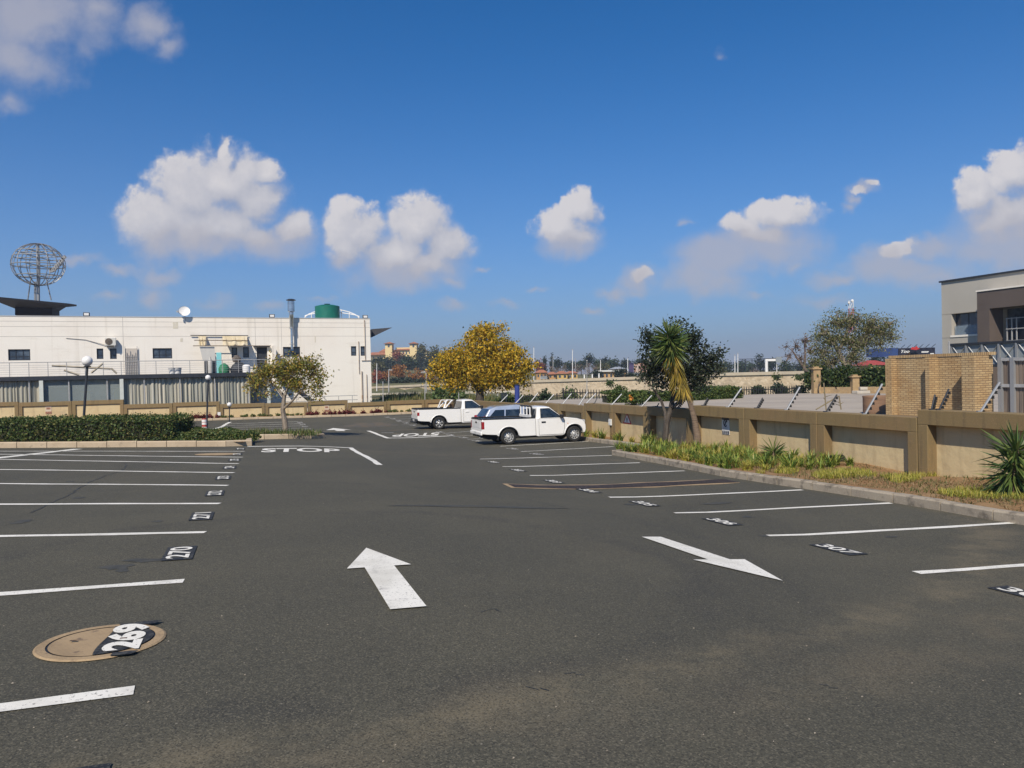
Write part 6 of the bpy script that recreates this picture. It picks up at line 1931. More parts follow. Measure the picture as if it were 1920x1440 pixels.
# ------------------------------------------------------------------ office building at right
RB = Plane(xy(62, 0), -VD)
t = thing('office_building', 'modern beige two storey office building with dark portal at right', 'building', RB.pt(RB.hit(1850, 690)[0], -1, 0))
sb = lambda px, py=600: RB.hit(px, py)[0]
s0 = sb(1766); zr0 = RB.hit(1766, 530)[1]; sE = s0 + 34
M_BEIGE = mat('beige_render', (.43, .405, .355), .85, var=[(.3, .4, .7, (.39, .365, .32), .7), ((2, 2, .15), .55, .8, (.34, .3, .25), .5)], bump=(20, .15, .01))
M_BRN = mat('dark_brown_cladding', (.10, .078, .066), .7, var=[(.5, .4, .7, (.12, .095, .08), .7)])
w1 = (sb(1784), sb(1857), RB.hit(1784, 629)[1], RB.hit(1784, 588)[1])
mb = MB(); wall_openings(mb, RB, s0, sE, -2, zr0, [w1, (w1[1] + .9, sE - 1, RB.hit(1858, 641)[1] - .3, RB.hit(1858, 572)[1] - .4)], 0, .9)
obj('front_wall', mb, M_BEIGE, t)
mb = MB(); mb.pbox(RB, s0, s0 + .3, -2, zr0, -20, -.004); mb.pbox(RB, s0 + .31, sE, zr0 - .4, zr0 - .05, -20, -.02); mb.pbox(RB, s0 + .31, sE, -2, -1, -20, -6); mb.pbox(RB, s0 + .31, sE, -1, zr0 - .5, -6.2, -6); obj('side_wall', mb, M_BEIGE, t)
mb = MB(); mb.pbox(RB, s0 - .15, sE, zr0 + .004, zr0 + .16, -.5, .15); obj('roof_edge', mb, M_DARK, t)
f = window(RB, w1, t, 3, 2, -.55, .10, 'window', .30)
mb = MB(); mb.pbox(RB, w1[0] - .1, w1[1] + .05, w1[2] - .18, w1[2] - .002, .003, .06); obj('window_sill', mb, M_WHITEW, f)
mb = MB(); mb.pbox(RB, w1[0] + .1, w1[1] - 1.0, w1[2] + .02, w1[2] + .85, -.3, -.27); obj('glass_balustrade', mb, mat('balustrade_glass', (.25, .32, .38), .1, spec=.6, alpha=.5), f)
zp = RB.hit(1858, 548)[1]; zpb = RB.hit(1858, 581)[1]; pf = w1[1] + .05
mb = MB(); mb.pbox(RB, pf, sE - .5, zpb, zp, .004, 1.6); mb.pbox(RB, pf, pf + (sb(1880) - sb(1857)), -2, zpb - .003, .004, 1.6); obj('portal', mb, M_BRN, t)
mb = MB(); mb.pbox(RB, pf - .05, sE - .5, zp + .003, zp + .13, .004, 1.68); obj('portal_capping', mb, M_WHITEW, t)
mb = MB(); mb.quad(RB.pt(w1[1] + 1, -1, -.85), RB.pt(sE - 1, -1, -.85), RB.pt(sE - 1, zpb, -.85), RB.pt(w1[1] + 1, zpb, -.85)); obj('glass_front', mb, M_GLASS, t, fixn=False)
mb = MB()
zb1 = RB.hit(1890, 640)[1]
for px in (1896, 1905, 1914): mb.pbox(RB, sb(px), sb(px) + .08, zb1 - .2, zb1 + 2.0, .5, .58)
for k in (0, 1.0, 1.9): mb.pbox(RB, sb(1896), sE - 2, zb1 + k, zb1 + k + .07, .6, .66)
obj('balcony_rail', mb, M_RAIL, t)
mb = MB()
for zz in (RB.hit(1766, 590)[1], RB.hit(1766, 634)[1]): mb.pbox(RB, s0 + .01, pf - .1, zz - .03, zz + .03, .002, .012)
obj('wall_joint', mb, mat('beige_joint', (.33, .30, .25), .9, var=[(3, .4, .7, (.3, .27, .22), .5)]), t)
# steel lattice parapet in front
LP = Plane(xy(50, 0), -VD)
t = thing('lattice_parapet', 'grey steel lattice walkway with crossed braces below the office building', 'walkway', LP.pt(LP.hit(1850, 660)[0], YZ - 2, 0))
a0 = LP.hit(1782, 650)[0]; zt_ = LP.hit(1782, 648.5)[1]; zb_ = zt_ - 1.45
pitch_ = LP.hit(1842, 650)[0] - LP.hit(1812, 650)[0]
aE = a0 + pitch_ * 9
M_LAT = mat('grey_blue_panel', (.26, .29, .31), .6, metal=.2, var=[(1, .4, .7, (.25, .28, .3), .7)])
mb = MB(); mb.pbox(LP, a0, aE, zb_, zt_, -.12, -.06); obj('panel', mb, M_LAT, t)
mb = MB(); mb.pbox(LP, a0 - .1, aE, zt_ + .003, zt_ + .16, -.2, .12); mb.pbox(LP, a0 - .1, aE, zb_ - .2, zb_ - .003, -3, .12); obj('rail', mb, M_DARK, t)
k = 0; q = a0
while q < aE - .1:
    mb = MB(); mb.pbox(LP, q, q + .14, zb_, zt_, -.05, .10); obj('post', mb, M_STEEL, t)
    mb = MB()
    for (za, zc) in ((zb_, zt_), (zt_, zb_)): mb.tube([LP.pt(q + .14, za, -.02 if za < zc else .02), LP.pt(q + pitch_, zc, -.02 if za < zc else .02)], .035, 4)
    obj('brace', mb, M_STEEL, t); q += pitch_
mb = MB()
for q in (a0 + .2, a0 + pitch_ * 4, aE - .3): mb.pbox(LP, q, q + .3, YZ - 2, zb_ - .21, -1.5, -1.2)
obj('column', mb, M_DARK, t)
p0 = LP.hit(1790, 690); p1 = LP.hit(1789, 640)
mb = MB(); mb.tube([LP.pt(p0[0], -1, .5), LP.pt(p1[0], p1[1], .5)], .06, 6); tag(obj('lamp_pole', mb, M_RAIL), 'thin grey pole standing before the lattice walkway', 'pole')

# ------------------------------------------------------------------ yard edge: palisade, hedges, shrubs, ivy wall, big tree
def bush(name, label, cat, boxpx, Y, n, size, m, zb=YZ, group=None, dens=None, depth=None):
    x0, y0, x1, y1 = boxpx
    a, b = P(x0, y0, Y), P(x1, y1, Y)
    c = (a + b) / 2; rx, rz = abs(b[0] - a[0]) / 2, (a[2] - zb) / 2
    dp = depth or rx * .8
    t = thing(name, label, cat, (c[0], Y, zb), group)
    bl = [(np.array([c[0] + rx * .5 * rnd.uniform(-1, 1), Y + dp * .4 * rnd.uniform(-1, 1), zb + rz * rnd.uniform(.7, 1.3)]), np.array([rx * rnd.uniform(.45, .7), dp * .7, rz * rnd.uniform(.5, .75)])) for _ in range(5)]
    bl.append((np.array([c[0], Y, zb + rz * .9]), np.array([rx * .9, dp, rz * .9])))
    cc, pts = crown_points(bl, max(10, n // 12), 12, size * .9, .45)
    V, Fq = leaf_quads(pts, size, .6); np_obj('foliage', V, Fq, m, t)
    mb = MB()
    for k in range(5): mb.tube(bend((c[0], Y, zb - .1), cc[k], 3), [.03 + size * .1, .02 + size * .08, .015, .01], 5)
    obj('stem', mb, M_BARK, t)
    return t


M_BUSH = leaf_mat('mid_green_bush_leaves', [(.025, .05, .012), (.05, .09, .02), (.09, .13, .03), (.15, .17, .05)], .3)
M_BUSHL = leaf_mat('light_green_leaves', [(.05, .09, .03), (.09, .15, .05), (.14, .20, .07), (.20, .22, .10)], .3)
M_BUSHD = leaf_mat('dark_green_leaves', [(.010, .022, .010), (.02, .04, .016), (.035, .06, .025), (.055, .08, .035)], .2)
def low_hedge(label, pa, pb, ytop, Y0, Y1, th, n, m):
    a, b = P(pa, ytop, Y0), P(pb, ytop, Y1)
    t = thing('low_hedge', label, 'hedge', ((a[0] + b[0]) / 2, (Y0 + Y1) / 2, YZ), 'clipped hedges in the paved yard')
    d = b - a; tt = rng.uniform(0, 1, n); f = rng.uniform(0, 1, n)
    L = np.linalg.norm(d[:2]); sd = np.array([-d[1], d[0]]) / L
    pts = a[None] + d[None] * tt[:, None]; h = pts[:, 2] - YZ
    top = f > .5; off = np.where(top, rng.uniform(0, th, n), 0.0); zz = np.where(top, 1.0, rng.uniform(0, 1, n))
    pts[:, 2] = YZ + h * zz + .05 * np.sin(pts[:, 0] * 4); pts[:, :2] += sd[None] * off[:, None]
    pts += rng.normal(size=pts.shape) * .04
    V, Fq = leaf_quads(pts, .11, .6); np_obj('leaves', V, Fq, m, t)
    mb = MB(); c = (a + b) / 2; an = math.atan2(d[1], d[0]); hh = c[2] - YZ
    mb.box((c[0] + sd[0] * th / 2, c[1] + sd[1] * th / 2, YZ + hh / 2 - .03), (L - .15, th - .15, hh - .1), an); obj('core', mb, MATS['hedge_twigs'], t)


low_hedge('long low clipped hedge behind the tall yucca and dark tree', 1140, 1318, 737, 37.5, 38.5, 1.2, 8000, M_BUSH)
low_hedge('low clipped hedge at the right, before the black palisade fence', 1318, 1392, 728, 38.8, 40, 1.6, 5000, M_BUSH)
bush('flowering_bush', 'leafy bush with one orange flower head beside the low hedge', 'bush', (1166, 733, 1206, 758), 34.5, 900, .13, M_BUSH)
c = P(1183, 746.5, 33.7); V, Fq = leaf_quads(c + rng.normal(size=(30, 3)) * .055, .10, .8); tag(np_obj('orange_flower', V, Fq, leaf_mat('orange_petals', [(.55, .20, .03), (.62, .30, .04), (.45, .14, .02)], .3)), 'orange flower head on the bush by the low hedge', 'flower')
bush('shrub', 'upright dark shrub between fence brackets left of the palisade', 'shrub', (1010, 726, 1032, 754), 50, 600, .17, M_BUSHD, zb=-.6)
bush('reed_bush', 'tall light green grassy bush behind the palisade fence', 'bush', (1052, 726, 1082, 754), 50, 900, .2, M_BUSHL, zb=-.6)
bush('shrub', 'grey green shrub showing above the palisade in front of the stone wall', 'shrub', (1153, 722, 1172, 740), 52, 400, .17, M_BUSH, zb=0)
bush('shrub', 'dark round shrub behind the right palisade fence, left one', 'shrub', (1412, 722, 1434, 744), 50, 700, .17, M_BUSHD, zb=-.2)
bush('shrub', 'dark round shrub behind the right palisade fence, right one', 'shrub', (1450, 720, 1475, 744), 50, 800, .17, M_BUSHD, zb=-.2)
bush('shrub', 'dark shrub beside the pillar at the palisade end', 'shrub', (1492, 724, 1512, 744), 49, 500, .17, M_BUSHD, zb=-.2)
bush('big_bush', 'large light green bush behind the far wall left of the yellow tree', 'bush', (808, 722, 868, 756), 63, 2400, .30, M_BUSHL, zb=-1.2)
bush('bush', 'low green bush right of the yellow tree trunk behind the wall', 'bush', (928, 732, 966, 757), 60, 900, .25, M_BUSH, zb=-1.2)
bush('bush', 'scrubby green bush behind the wall at the far corner', 'bush', (965, 740, 1010, 757), 62, 900, .22, M_BUSH, zb=-1.2)
# verge
n = 5200
X = rng.uniform(P(696, 745, 70)[0], P(960, 745, 70)[0], n); Yv = rng.uniform(63, 82, n)
Zv = np.array([terr(a, b) for a, b in zip(X, Yv)])
V, Fq = blades(np.stack([X, Yv, Zv], 1), rng.uniform(.25, .8, n) + .55 * np.clip((Yv - 63) / 15, 0, 1), rng.uniform(.1, .5, n), .12)
tag(np_obj('verge_grass', V, Fq, leaf_mat('verge_grass_blades', [(.05, .075, .02), (.10, .13, .03), (.18, .17, .05), (.26, .21, .09)], .3)), 'rough grass and weeds on the verge behind the far wall', 'grass', kind='stuff')


def palisade(label, pa, pb, group):
    a, b = P(*pa), P(*pb)
    t = thing('palisade_fence', label, 'fence', ((a[0] + b[0]) / 2, (a[1] + b[1]) / 2, YZ), group)
    L = np.linalg.norm((b - a)[:2]); n = int(L / .16); mb = MB(); zl = -.4
    for i in range(n + 1):
        q = a + (b - a) * i / n; w = .03
        mb.box((q[0], q[1], (q[2] + zl) / 2 - .05), (.05, .02, q[2] - zl - .1)); mb.add([(q[0] - .03, q[1], q[2] - .1), (q[0] + .03, q[1], q[2] - .1), (q[0], q[1], q[2] + .03)], [[0, 1, 2]])
    obj('pickets', mb, M_BLACKP, t)
    for f in (.25, .8):
        mb = MB(); z = lambda q: zl + (q[2] - zl) * f
        mb.tube([(a[0], a[1] + .04, z(a)), (b[0], b[1] + .04, z(b))], .03, 4); obj('rail', mb, M_BLACKP, t)
    for i in range(0, n + 1, 18):
        q = a + (b - a) * i / n; mb = MB(); mb.box((q[0], q[1] + .08, (q[2] + zl) / 2), (.09, .09, q[2] - zl + .05)); obj('post', mb, M_BLACKP, t)


palisade('black palisade fence left of the dark tree', (1056, 728.5, 44), (1240, 733, 45), 'black palisade fences')
palisade('black palisade fence right of the low hedge', (1386, 725, 45.2), (1515, 722, 46.5), 'black palisade fences')
palisade('lower black palisade fence far left by the blue pole', (978, 741, 52), (1052, 738, 50), 'black palisade fences')

t = thing('yard_wall', 'tan yard wall with pillars under the dark ivy', 'wall', (P(1590, 740, 44)[0], 44, YZ))
M_SAND = mat('sandy_render', (.36, .25, .13), .9, var=[(1.2, .4, .65, (.24, .17, .10), .8), (6, .5, .7, (.44, .33, .18), .6)])
a, b = P(1528, 726, 45), P(1790, 726, 40)
an = math.atan2(b[1] - a[1], b[0] - a[0]); L = np.linalg.norm((b - a)[:2]); zt_ = a[2]
mb = MB(); mb.box(((a[0] + b[0]) / 2, (a[1] + b[1]) / 2, (zt_ + YZ) / 2 - .1), (L, .25, zt_ - YZ + .2), an); obj('low_wall', mb, M_SAND, t)
for px, py, w_ in ((1527, 693, .42), (1599.5, 708, .38)):
    Yp_ = 45 if px < 1550 else 43.6
    q = P(px, py, Yp_); mb = MB(); mb.box((q[0], Yp_ - .2, (q[2] + YZ) / 2), (w_, w_, q[2] - YZ)); p_ = obj('pillar', mb, M_SAND, t, bevel=.02)
    mb = MB(); mb.box((q[0], Yp_ - .2, q[2] + .05), (w_ + .14, w_ + .14, .09)); mb.box((q[0], Yp_ - .2, q[2] + .13), (w_ * .7, w_ * .7, .08)); obj('cap', mb, M_SAND, p_, bevel=.02)
M_IVY = leaf_mat('ivy_leaves', [(.012, .025, .008), (.025, .05, .014), (.05, .085, .022), (.10, .12, .03)], .2)
t = thing('ivy_hedge', 'dark ivy climbing over the tan yard wall', 'ivy', (P(1590, 720, 44.4)[0], 44.4, YZ))
bl = []
for px in range(1520, 1690, 12):
    Yi = 45 - (px - 1528) * 5 / 262 + .3
    yt_ = 691 + 5 * math.sin(px * .11) + (6 if px < 1530 else 0)
    q = P(px, (yt_ + 727) / 2, Yi); k = Yi / F
    bl.append((q, np.array([9 * k, .5, (727 - yt_) / 2 * k])))
cc, pts = crown_points(bl, 1300, 12, .14, .4)
V, Fq = leaf_quads(pts, .17, .7); np_obj('leaves', V, Fq, M_IVY, t)
mb = MB()
for px in (1535, 1560, 1585, 1612, 1640): mb.tube(bend(P(px, 738, 44.5), P(px + rnd.uniform(-8, 8), 705, 44.4), 4), [.05, .04, .03, .02, .015], 5)
obj('stem', mb, M_BARKD, t)
M_LEAFO = leaf_mat('olive_sparse_leaves', [(.06, .075, .025), (.11, .13, .04), (.17, .185, .06), (.25, .235, .10), (.30, .26, .16)], .35)
Yb = 52
b0 = P(1590, 735, Yb)
BL = blobs_px([(1555, 640, 34, 30), (1540, 660, 26, 28), (1600, 605, 40, 26), (1572, 608, 34, 26), (1630, 612, 34, 24), (1655, 625, 26, 22), (1620, 640, 36, 26), (1590, 640, 34, 26), (1560, 680, 40, 22), (1600, 675, 34, 20), (1668, 608, 16, 14), (1650, 648, 14, 12), (1545, 625, 22, 20), (1672, 632, 10, 14), (1530, 685, 20, 18)], Yb, .9)
TT = P(1588, 690, Yb)
tree('big_tree', 'large spreading olive green tree with thin branches behind the ivy wall', 'tree', b0,
     [([b0, P(1590, 715, Yb), TT], .32, .24), ([TT, P(1572, 660, Yb), P(1560, 635, Yb)], .2, .1), ([TT, P(1605, 655, Yb), P(1625, 625, Yb)], .2, .1), ([P(1590, 710, Yb), P(1560, 695, Yb), P(1545, 675, Yb)], .16, .08), ([P(1572, 660, Yb), P(1585, 630, Yb), P(1595, 600, Yb)], .12, .06)],
     BL, 640, 22, .28, .125, M_LEAFO, M_BARKL, twigs=560, shell=.68)
Yb = 56
b0 = P(1518, 715, Yb); T0 = P(1508, 690, Yb)
BL = blobs_px([(1492, 650, 22, 18), (1510, 640, 22, 20), (1480, 668, 16, 14), (1500, 672, 26, 16), (1475, 650, 12, 12), (1520, 660, 18, 18)], Yb, .9)
tree('bare_tree', 'bare leafless tree left of the large olive tree', 'tree', b0, [([b0, P(1514, 702, Yb), T0], .16, .12), ([T0, P(1495, 672, Yb), P(1486, 658, Yb)], .1, .05), ([T0, P(1510, 665, Yb), P(1508, 645, Yb)], .1, .05)], BL, 240, 1, .2, .14, leaf_mat('dry_leaves', [(.14, .08, .04), (.2, .12, .06), (.12, .08, .05)], .2), mat('grey_purple_bark', (.16, .125, .115), .95, var=[(9, .4, .7, (.1, .08, .07), .7)]), twigs=240, shell=.8)

# ------------------------------------------------------------------ stone wall, guard rail, poles beyond
SWP = [(640, 731, 760, 170), (690, 729, 760, 165), (850, 722, 760, 150), (1000, 717.5, 760, 130), (1200, 711.5, 760, 120), (1345, 705, 760, 112), (1520, 701.5, 760, 105), (1600, 700, 760, 102)]
t = thing('stone_wall', 'long pale stone retaining wall along the highway beyond the yard', 'stone wall', P(1200, 745, 120))
M_STONE = mat('pale_stone', (.50, .41, .29), .9, var=[(.5, .42, .62, (.40, .32, .22), .8), ((.18, .18, .5), .5, .66, (.30, .25, .19), .7), (2.2, .48, .62, (.58, .49, .36), .6), ((1.2, 1.2, .12), .58, .75, (.22, .19, .15), .6)], bump=(1.6, .8, .25))
mb = MB(); m2 = MB()
for (pa, ya, y2, Ya), (pb, yb, y3, Yb) in zip(SWP[:-1], SWP[1:]):
    a, b = P(pa, ya, Ya), P(pb, yb, Yb)
    mb.add([(a[0], a[1], -4), (b[0], b[1], -4), tuple(b), tuple(a), (a[0], a[1] + 1.2, -4), (b[0], b[1] + 1.2, -4), (b[0], b[1] + 1.2, b[2]), (a[0], a[1] + 1.2, a[2])], [[0, 1, 2, 3], [5, 4, 7, 6], [3, 2, 6, 7]])
    for (c0, h0) in ((a, .03),):
        m2.add([(a[0], a[1] - .25, a[2] + .02), (b[0], b[1] - .25, b[2] + .02), (b[0], b[1] - .25, b[2] + .45), (a[0], a[1] - .25, a[2] + .45), (a[0], a[1] + 1.3, a[2] + .02), (b[0], b[1] + 1.3, b[2] + .02), (b[0], b[1] + 1.3, b[2] + .45), (a[0], a[1] + 1.3, a[2] + .45)], [[0, 1, 2, 3], [3, 2, 6, 7], [5, 4, 7, 6], [0, 4, 5, 1]])
obj('wall', mb, M_STONE, t); obj('coping', m2, mat('stone_coping', (.46, .40, .30), .9, var=[(.6, .4, .7, (.36, .31, .24), .7)]), t)
t = thing('guard_rail', 'pale highway guard rail below the stone wall at left', 'guard rail', P(800, 745, 112))
a, b = P(690, 739.5, 116), P(975, 735, 112)
mb = MB(); n = 14
mb.prism([a + np.array([0, 0, .16]), a + np.array([0, -.06, .08]), a, a + np.array([0, -.06, -.08]), a + np.array([0, 0, -.16]), a + np.array([0, .03, -.16]), a + np.array([0, .03, .16])], tuple(b - a)); obj('beam', mb, mat('pale_guard_rail', (.52, .48, .40), .6, var=[(.4, .4, .7, (.4, .37, .3), .7)]), t)
for i in range(n + 1):
    q = a + (b - a) * i / n; mb = MB(); mb.box((q[0], q[1] + .12, q[2] - .45), (.14, .14, 1.1)); obj('post', mb, M_RAIL, t)
POLES = [(1001, 651, 719, 135, 'tall white flag pole right of the yellow tree'), (1073.5, 656, 716, 128, 'tall pale pole behind the orange houses'), (1100.5, 677, 741, 90, 'slim pole before the stone wall'), (1126, 675, 707, 190, 'short pale pole by the low flat building'), (1177, 672, 702, 200, 'pale pole left of the far billboard'),
         (1037, 668, 690, 260, 'far thin pole before the cypresses'), (1079, 672, 690, 260, 'far thin pole right of the tall pale pole'), (706.5, 682, 731, 150, 'white pole just right of the white building'), (1378, 666, 705, 125, 'left one of two thin white poles right of the dark tree'), (1383.5, 663, 705, 125, 'right one of two thin white poles right of the dark tree'), (1456.5, 683, 704, 130, 'short white pole under the arm of the sign gantry'), (987, 678, 702, 160, 'short white pole at the edge of the yellow tree')]
for (px, y0, y1, Y, lab) in POLES:
    a, b = P(px, y1 + 3, Y), P(px, y0, Y)
    t = thing('pole', lab, 'pole', a, 'poles beyond the stone wall')
    mb = MB(); mb.tube([a, b], [.075 * Y / 130, .05 * Y / 130], 8); obj('shaft', mb, M_RAIL if px in (1100.5, 1037, 1079) else M_GLOBE, t, smooth=True)
    mb = MB(); mb.lathe([(.001, .12), (.1, .08), (.12, 0), (.001, -.02)], tuple(b), 8); obj('finial', mb, M_RAIL, t)
for (px, y0, y1, Y, dx, lab) in ((799, 700, 731, 118, -6, 'street lamp with curved arm left of the yellow tree'), (729, 696, 733, 118, 3, 'dark street lamp near the white building corner')):
    a, b = P(px, y1 + 5, Y), P(px, y0, Y)
    t = thing('street_lamp', lab, 'street lamp', a)
    e_ = P(px + dx, y0 - 2, Y)
    mb = MB(); mb.tube([a, b, b + (e_ - b) * .5 + np.array([0, 0, .2]), e_], [.10, .07, .06, .05], 7); obj('post', mb, M_RAIL, t, smooth=True)
    mb = MB(); mb.box(tuple(e_), (.7, .3, .14)); obj('lamp_head', mb, M_RAIL, t, bevel=.05)
# pair of pole lines just behind far wall
for px, y0, y1, lab in ((718, 716, 752, 'thin grey fence pole behind the far wall near the building corner'), (796.5, 722, 752, 'thin grey fence pole behind the far wall left of the big bush'), (860, 735, 752, 'thin grey fence pole behind the far pickup')):
    a, b = P(px, y1, 60), P(px, y0, 60); mb = MB(); mb.tube([(a[0], a[1], -1.3), b], .035, 6); mb.box(tuple(b), (.09, .09, .05)); tag(obj('fence_pole', mb, M_RAIL), lab, 'pole', 'fence poles behind the far wall')
a, b = P(969.5, 757, 52), P(969.5, 722, 52)
t = thing('blue_pole', 'thick blue sign pole behind the wall right of the yellow tree', 'pole', a)
mb = MB(); mb.tube([a - np.array([0, 0, 1]), b], .17, 14); obj('shaft', mb, mat('blue_paint', (.03, .05, .22), .5, var=[(3, .4, .7, (.04, .06, .28), .7)]), t, smooth=True)
mb = MB(); q = P(969.5, 722, 52); mb.lathe([(.18, -.02), (.20, .0), (.20, .05), (.001, .08)], tuple(q), 14); obj('cap', mb, M_DARK, t)
a = P(945, 746, 56); t = thing('electric_box', 'pale electric meter box on a stand right of the yellow tree trunk', 'meter box', (a[0], a[1], -1))
mb = MB(); mb.box(tuple(P(945, 742.5, 56)), (.45, .3, .5)); obj('box', mb, mat('pale_box', (.55, .53, .48), .6, var=[(3, .4, .7, (.45, .43, .38), .7)]), t, bevel=.03)
mb = MB(); q = P(945, 749, 56)
for dx in (-.15, .15): mb.tube([(q[0] + dx, q[1], -1.2), (q[0] + dx, q[1], q[2] + .1)], .03, 5)
obj('stand', mb, M_RAIL, t)
# turnstile cage at the building corner
CP = Plane(P(700, 745, 60)[:2], BW.d)
a, b, c, d = srect(CP, 699, 753, 716, 735.5)
t = thing('turnstile_cage', 'dark green barred turnstile cage at the corner of the white building', 'turnstile', CP.pt((a + b) / 2, c, 0))
mb = MB(); q = a
while q < b:
    for o in (0, -.8): mb.tube([CP.pt(q, c - .6, o), CP.pt(q, d, o)], .022, 4)
    q += .11
obj('bars', mb, mat('dark_green_steel', (.02, .04, .04), .5, var=[(3, .4, .7, (.03, .06, .055), .7)]), t)
mb = MB()
for z in (d, (c + d) / 2): mb.tube([CP.pt(a, z, 0), CP.pt(b, z, 0), CP.pt(b, z, -.8), CP.pt(a, z, -.8), CP.pt(a, z, 0)], .035, 4)
obj('frame', mb, MATS['dark_green_steel'], t)

# ------------------------------------------------------------------ far trees and houses
M_FORG = leaf_mat('far_orange_leaves', [(.16, .075, .025), (.32, .13, .03), (.42, .18, .04), (.22, .12, .04)], .25)
M_FRED = leaf_mat('far_red_leaves', [(.18, .05, .03), (.32, .085, .04), (.24, .10, .05)], .25)
M_FGRN = leaf_mat('far_green_leaves', [(.018, .035, .014), (.035, .06, .022), (.06, .085, .035)], .2)
M_FDRK = leaf_mat('far_dark_leaves', [(.010, .022, .012), (.02, .036, .018), (.034, .05, .028)], .15)
M_FBARE = leaf_mat('far_bare_twigs', [(.22, .15, .125), (.32, .23, .19), (.26, .20, .15)], .1)
M_FOLV = leaf_mat('far_olive_leaves', [(.06, .07, .022), (.11, .11, .035), (.16, .14, .045)], .25)
KINDS_ = {'o': (M_FORG, 'orange autumn tree', 'autumn_tree'), 'r': (M_FRED, 'reddish autumn tree', 'autumn_tree'), 'g': (M_FGRN, 'green leafy tree', 'leafy_tree'), 'd': (M_FDRK, 'dark evergreen tree', 'evergreen_tree'), 'b': (M_FBARE, 'bare greyish pink tree', 'bare_tree'), 'v': (M_FOLV, 'olive yellow tree', 'leafy_tree')}
# (kind, centre px, top y, bottom y, half width px, depth, where)
FT = [('d', 712, 668, 700, 16, 330, 'on the hill beside the white building'), ('v', 712, 676, 704, 12, 300, 'low on the hill beside the white building'), ('d', 735, 668, 700, 22, 340, 'on the hill below the left tower'), ('d', 760, 664, 700, 20, 350, 'on the hill below the yellow mansion'), ('g', 768, 668, 695, 16, 320, 'in the middle of the hillside'), ('d', 788, 658, 700, 20, 350, 'on the hill below the right tower'),
      ('d', 806, 655, 705, 18, 330, 'at the right end of the hill'), ('r', 746, 660, 680, 10, 370, 'directly under the yellow mansion'), ('v', 792, 646, 668, 9, 390, 'beside the right tower'), ('v', 820, 648, 690, 18, 300, 'left of the golden tree'), ('d', 828, 665, 715, 18, 280, 'just left of the golden tree, dark'),
      ('o', 748, 684, 722, 22, 230, 'biggest in the row below the hill'), ('o', 782, 690, 722, 20, 235, 'second in the row below the hill'), ('o', 722, 697, 724, 14, 225, 'small, left in the row below the hill'), ('r', 708, 696, 726, 12, 220, 'leftmost, by the white building corner'), ('o', 806, 694, 722, 14, 232, 'rightmost in the row below the hill'),
      ('d', 715, 712, 731, 16, 195, 'low dark one along the stone wall, first'), ('d', 740, 706, 731, 18, 195, 'low dark one along the stone wall, second'), ('d', 765, 708, 730, 18, 195, 'low dark one along the stone wall, third'), ('d', 790, 710, 729, 18, 195, 'low dark one along the stone wall, fourth'), ('d', 815, 711, 728, 16, 195, 'low dark one along the stone wall, fifth'),
      ('r', 1013, 675, 704, 11, 270, 'left of the cypresses'), ('d', 1048, 672, 696, 10, 300, 'right of the cypresses'), ('b', 1038, 683, 709, 14, 220, 'first of the bare row behind the orange houses'), ('b', 1058, 682, 709, 14, 220, 'second of the bare row behind the orange houses'), ('b', 1082, 679, 708, 14, 210, 'third of the bare row, behind the tall pale pole'), ('b', 1101, 677, 708, 15, 210, 'fourth and tallest of the bare row'), ('b', 1116, 684, 707, 10, 210, 'last of the bare row'),
      ('d', 1104.5, 665, 684, 9, 330, 'round topped and standing above the bare row'), ('d', 1135, 671, 692, 10, 340, 'above the low flat building'), ('g', 1067, 677, 696, 14, 320, 'in the far row left of the bare trees'), ('g', 1122, 675, 696, 12, 330, 'in the far row left of the flat building'), ('g', 1152, 675, 694, 14, 330, 'in the far row above the flat building'), ('d', 1172, 674, 694, 12, 330, 'in the far row left of the billboard'), ('v', 1130, 683, 700, 16, 290, 'behind the flat building'), ('g', 1200, 674, 690, 14, 340, 'behind the far billboard'), ('g', 1090, 676, 694, 12, 330, 'in the far row behind the bare trees'),
      ('d', 1118, 696, 706, 10, 190, 'small and round left of the flat building'), ('d', 1163, 692, 712, 14, 165, 'bushy and low in front of the billboard'), ('d', 1182, 698, 712, 12, 165, 'bushy and low right of the first bush'),
      ('g', 1345, 680, 704, 16, 260, 'right of the dark tree, first'), ('g', 1362, 676, 704, 14, 280, 'right of the dark tree, second'), ('g', 1388, 677, 704, 18, 280, 'behind the two thin white poles'), ('d', 1425, 664, 704, 10, 240, 'pointed and tallest left of the sign gantry'), ('b', 1412, 687, 704, 12, 230, 'low bare one left of the sign gantry'), ('v', 1352, 690, 704, 10, 230, 'low and yellowish right of the dark tree'), ('d', 1446, 672, 704, 14, 260, 'behind the sign gantry'), ('g', 1475, 676, 704, 18, 260, 'right of the sign gantry'), ('d', 1500, 680, 704, 18, 240, 'behind the bare tree'), ('g', 1405, 680, 704, 14, 290, 'between the poles and the pointed tree'),
      ('d', 1645, 665, 690, 20, 160, 'behind the red roofed house'), ('g', 1672, 668, 690, 16, 165, 'left of the dark billboard'), ('g', 1225, 682, 706, 16, 250, 'behind the dark tree, left'), ('g', 1290, 682, 706, 22, 260, 'behind the dark tree, middle'), ('d', 1325, 684, 706, 16, 260, 'behind the dark tree, right')]
for i in range(26):
    px = -260 - i * 60 if i < 10 else 1700 + (i - 10) * 70
    FT.append(('g' if i % 3 else 'd', px, 676 + rnd.uniform(-8, 6), 712, 30, 280 + rnd.uniform(-40, 60), 'far outside'))
FT = [f for f in FT if f[6] != 'far outside']
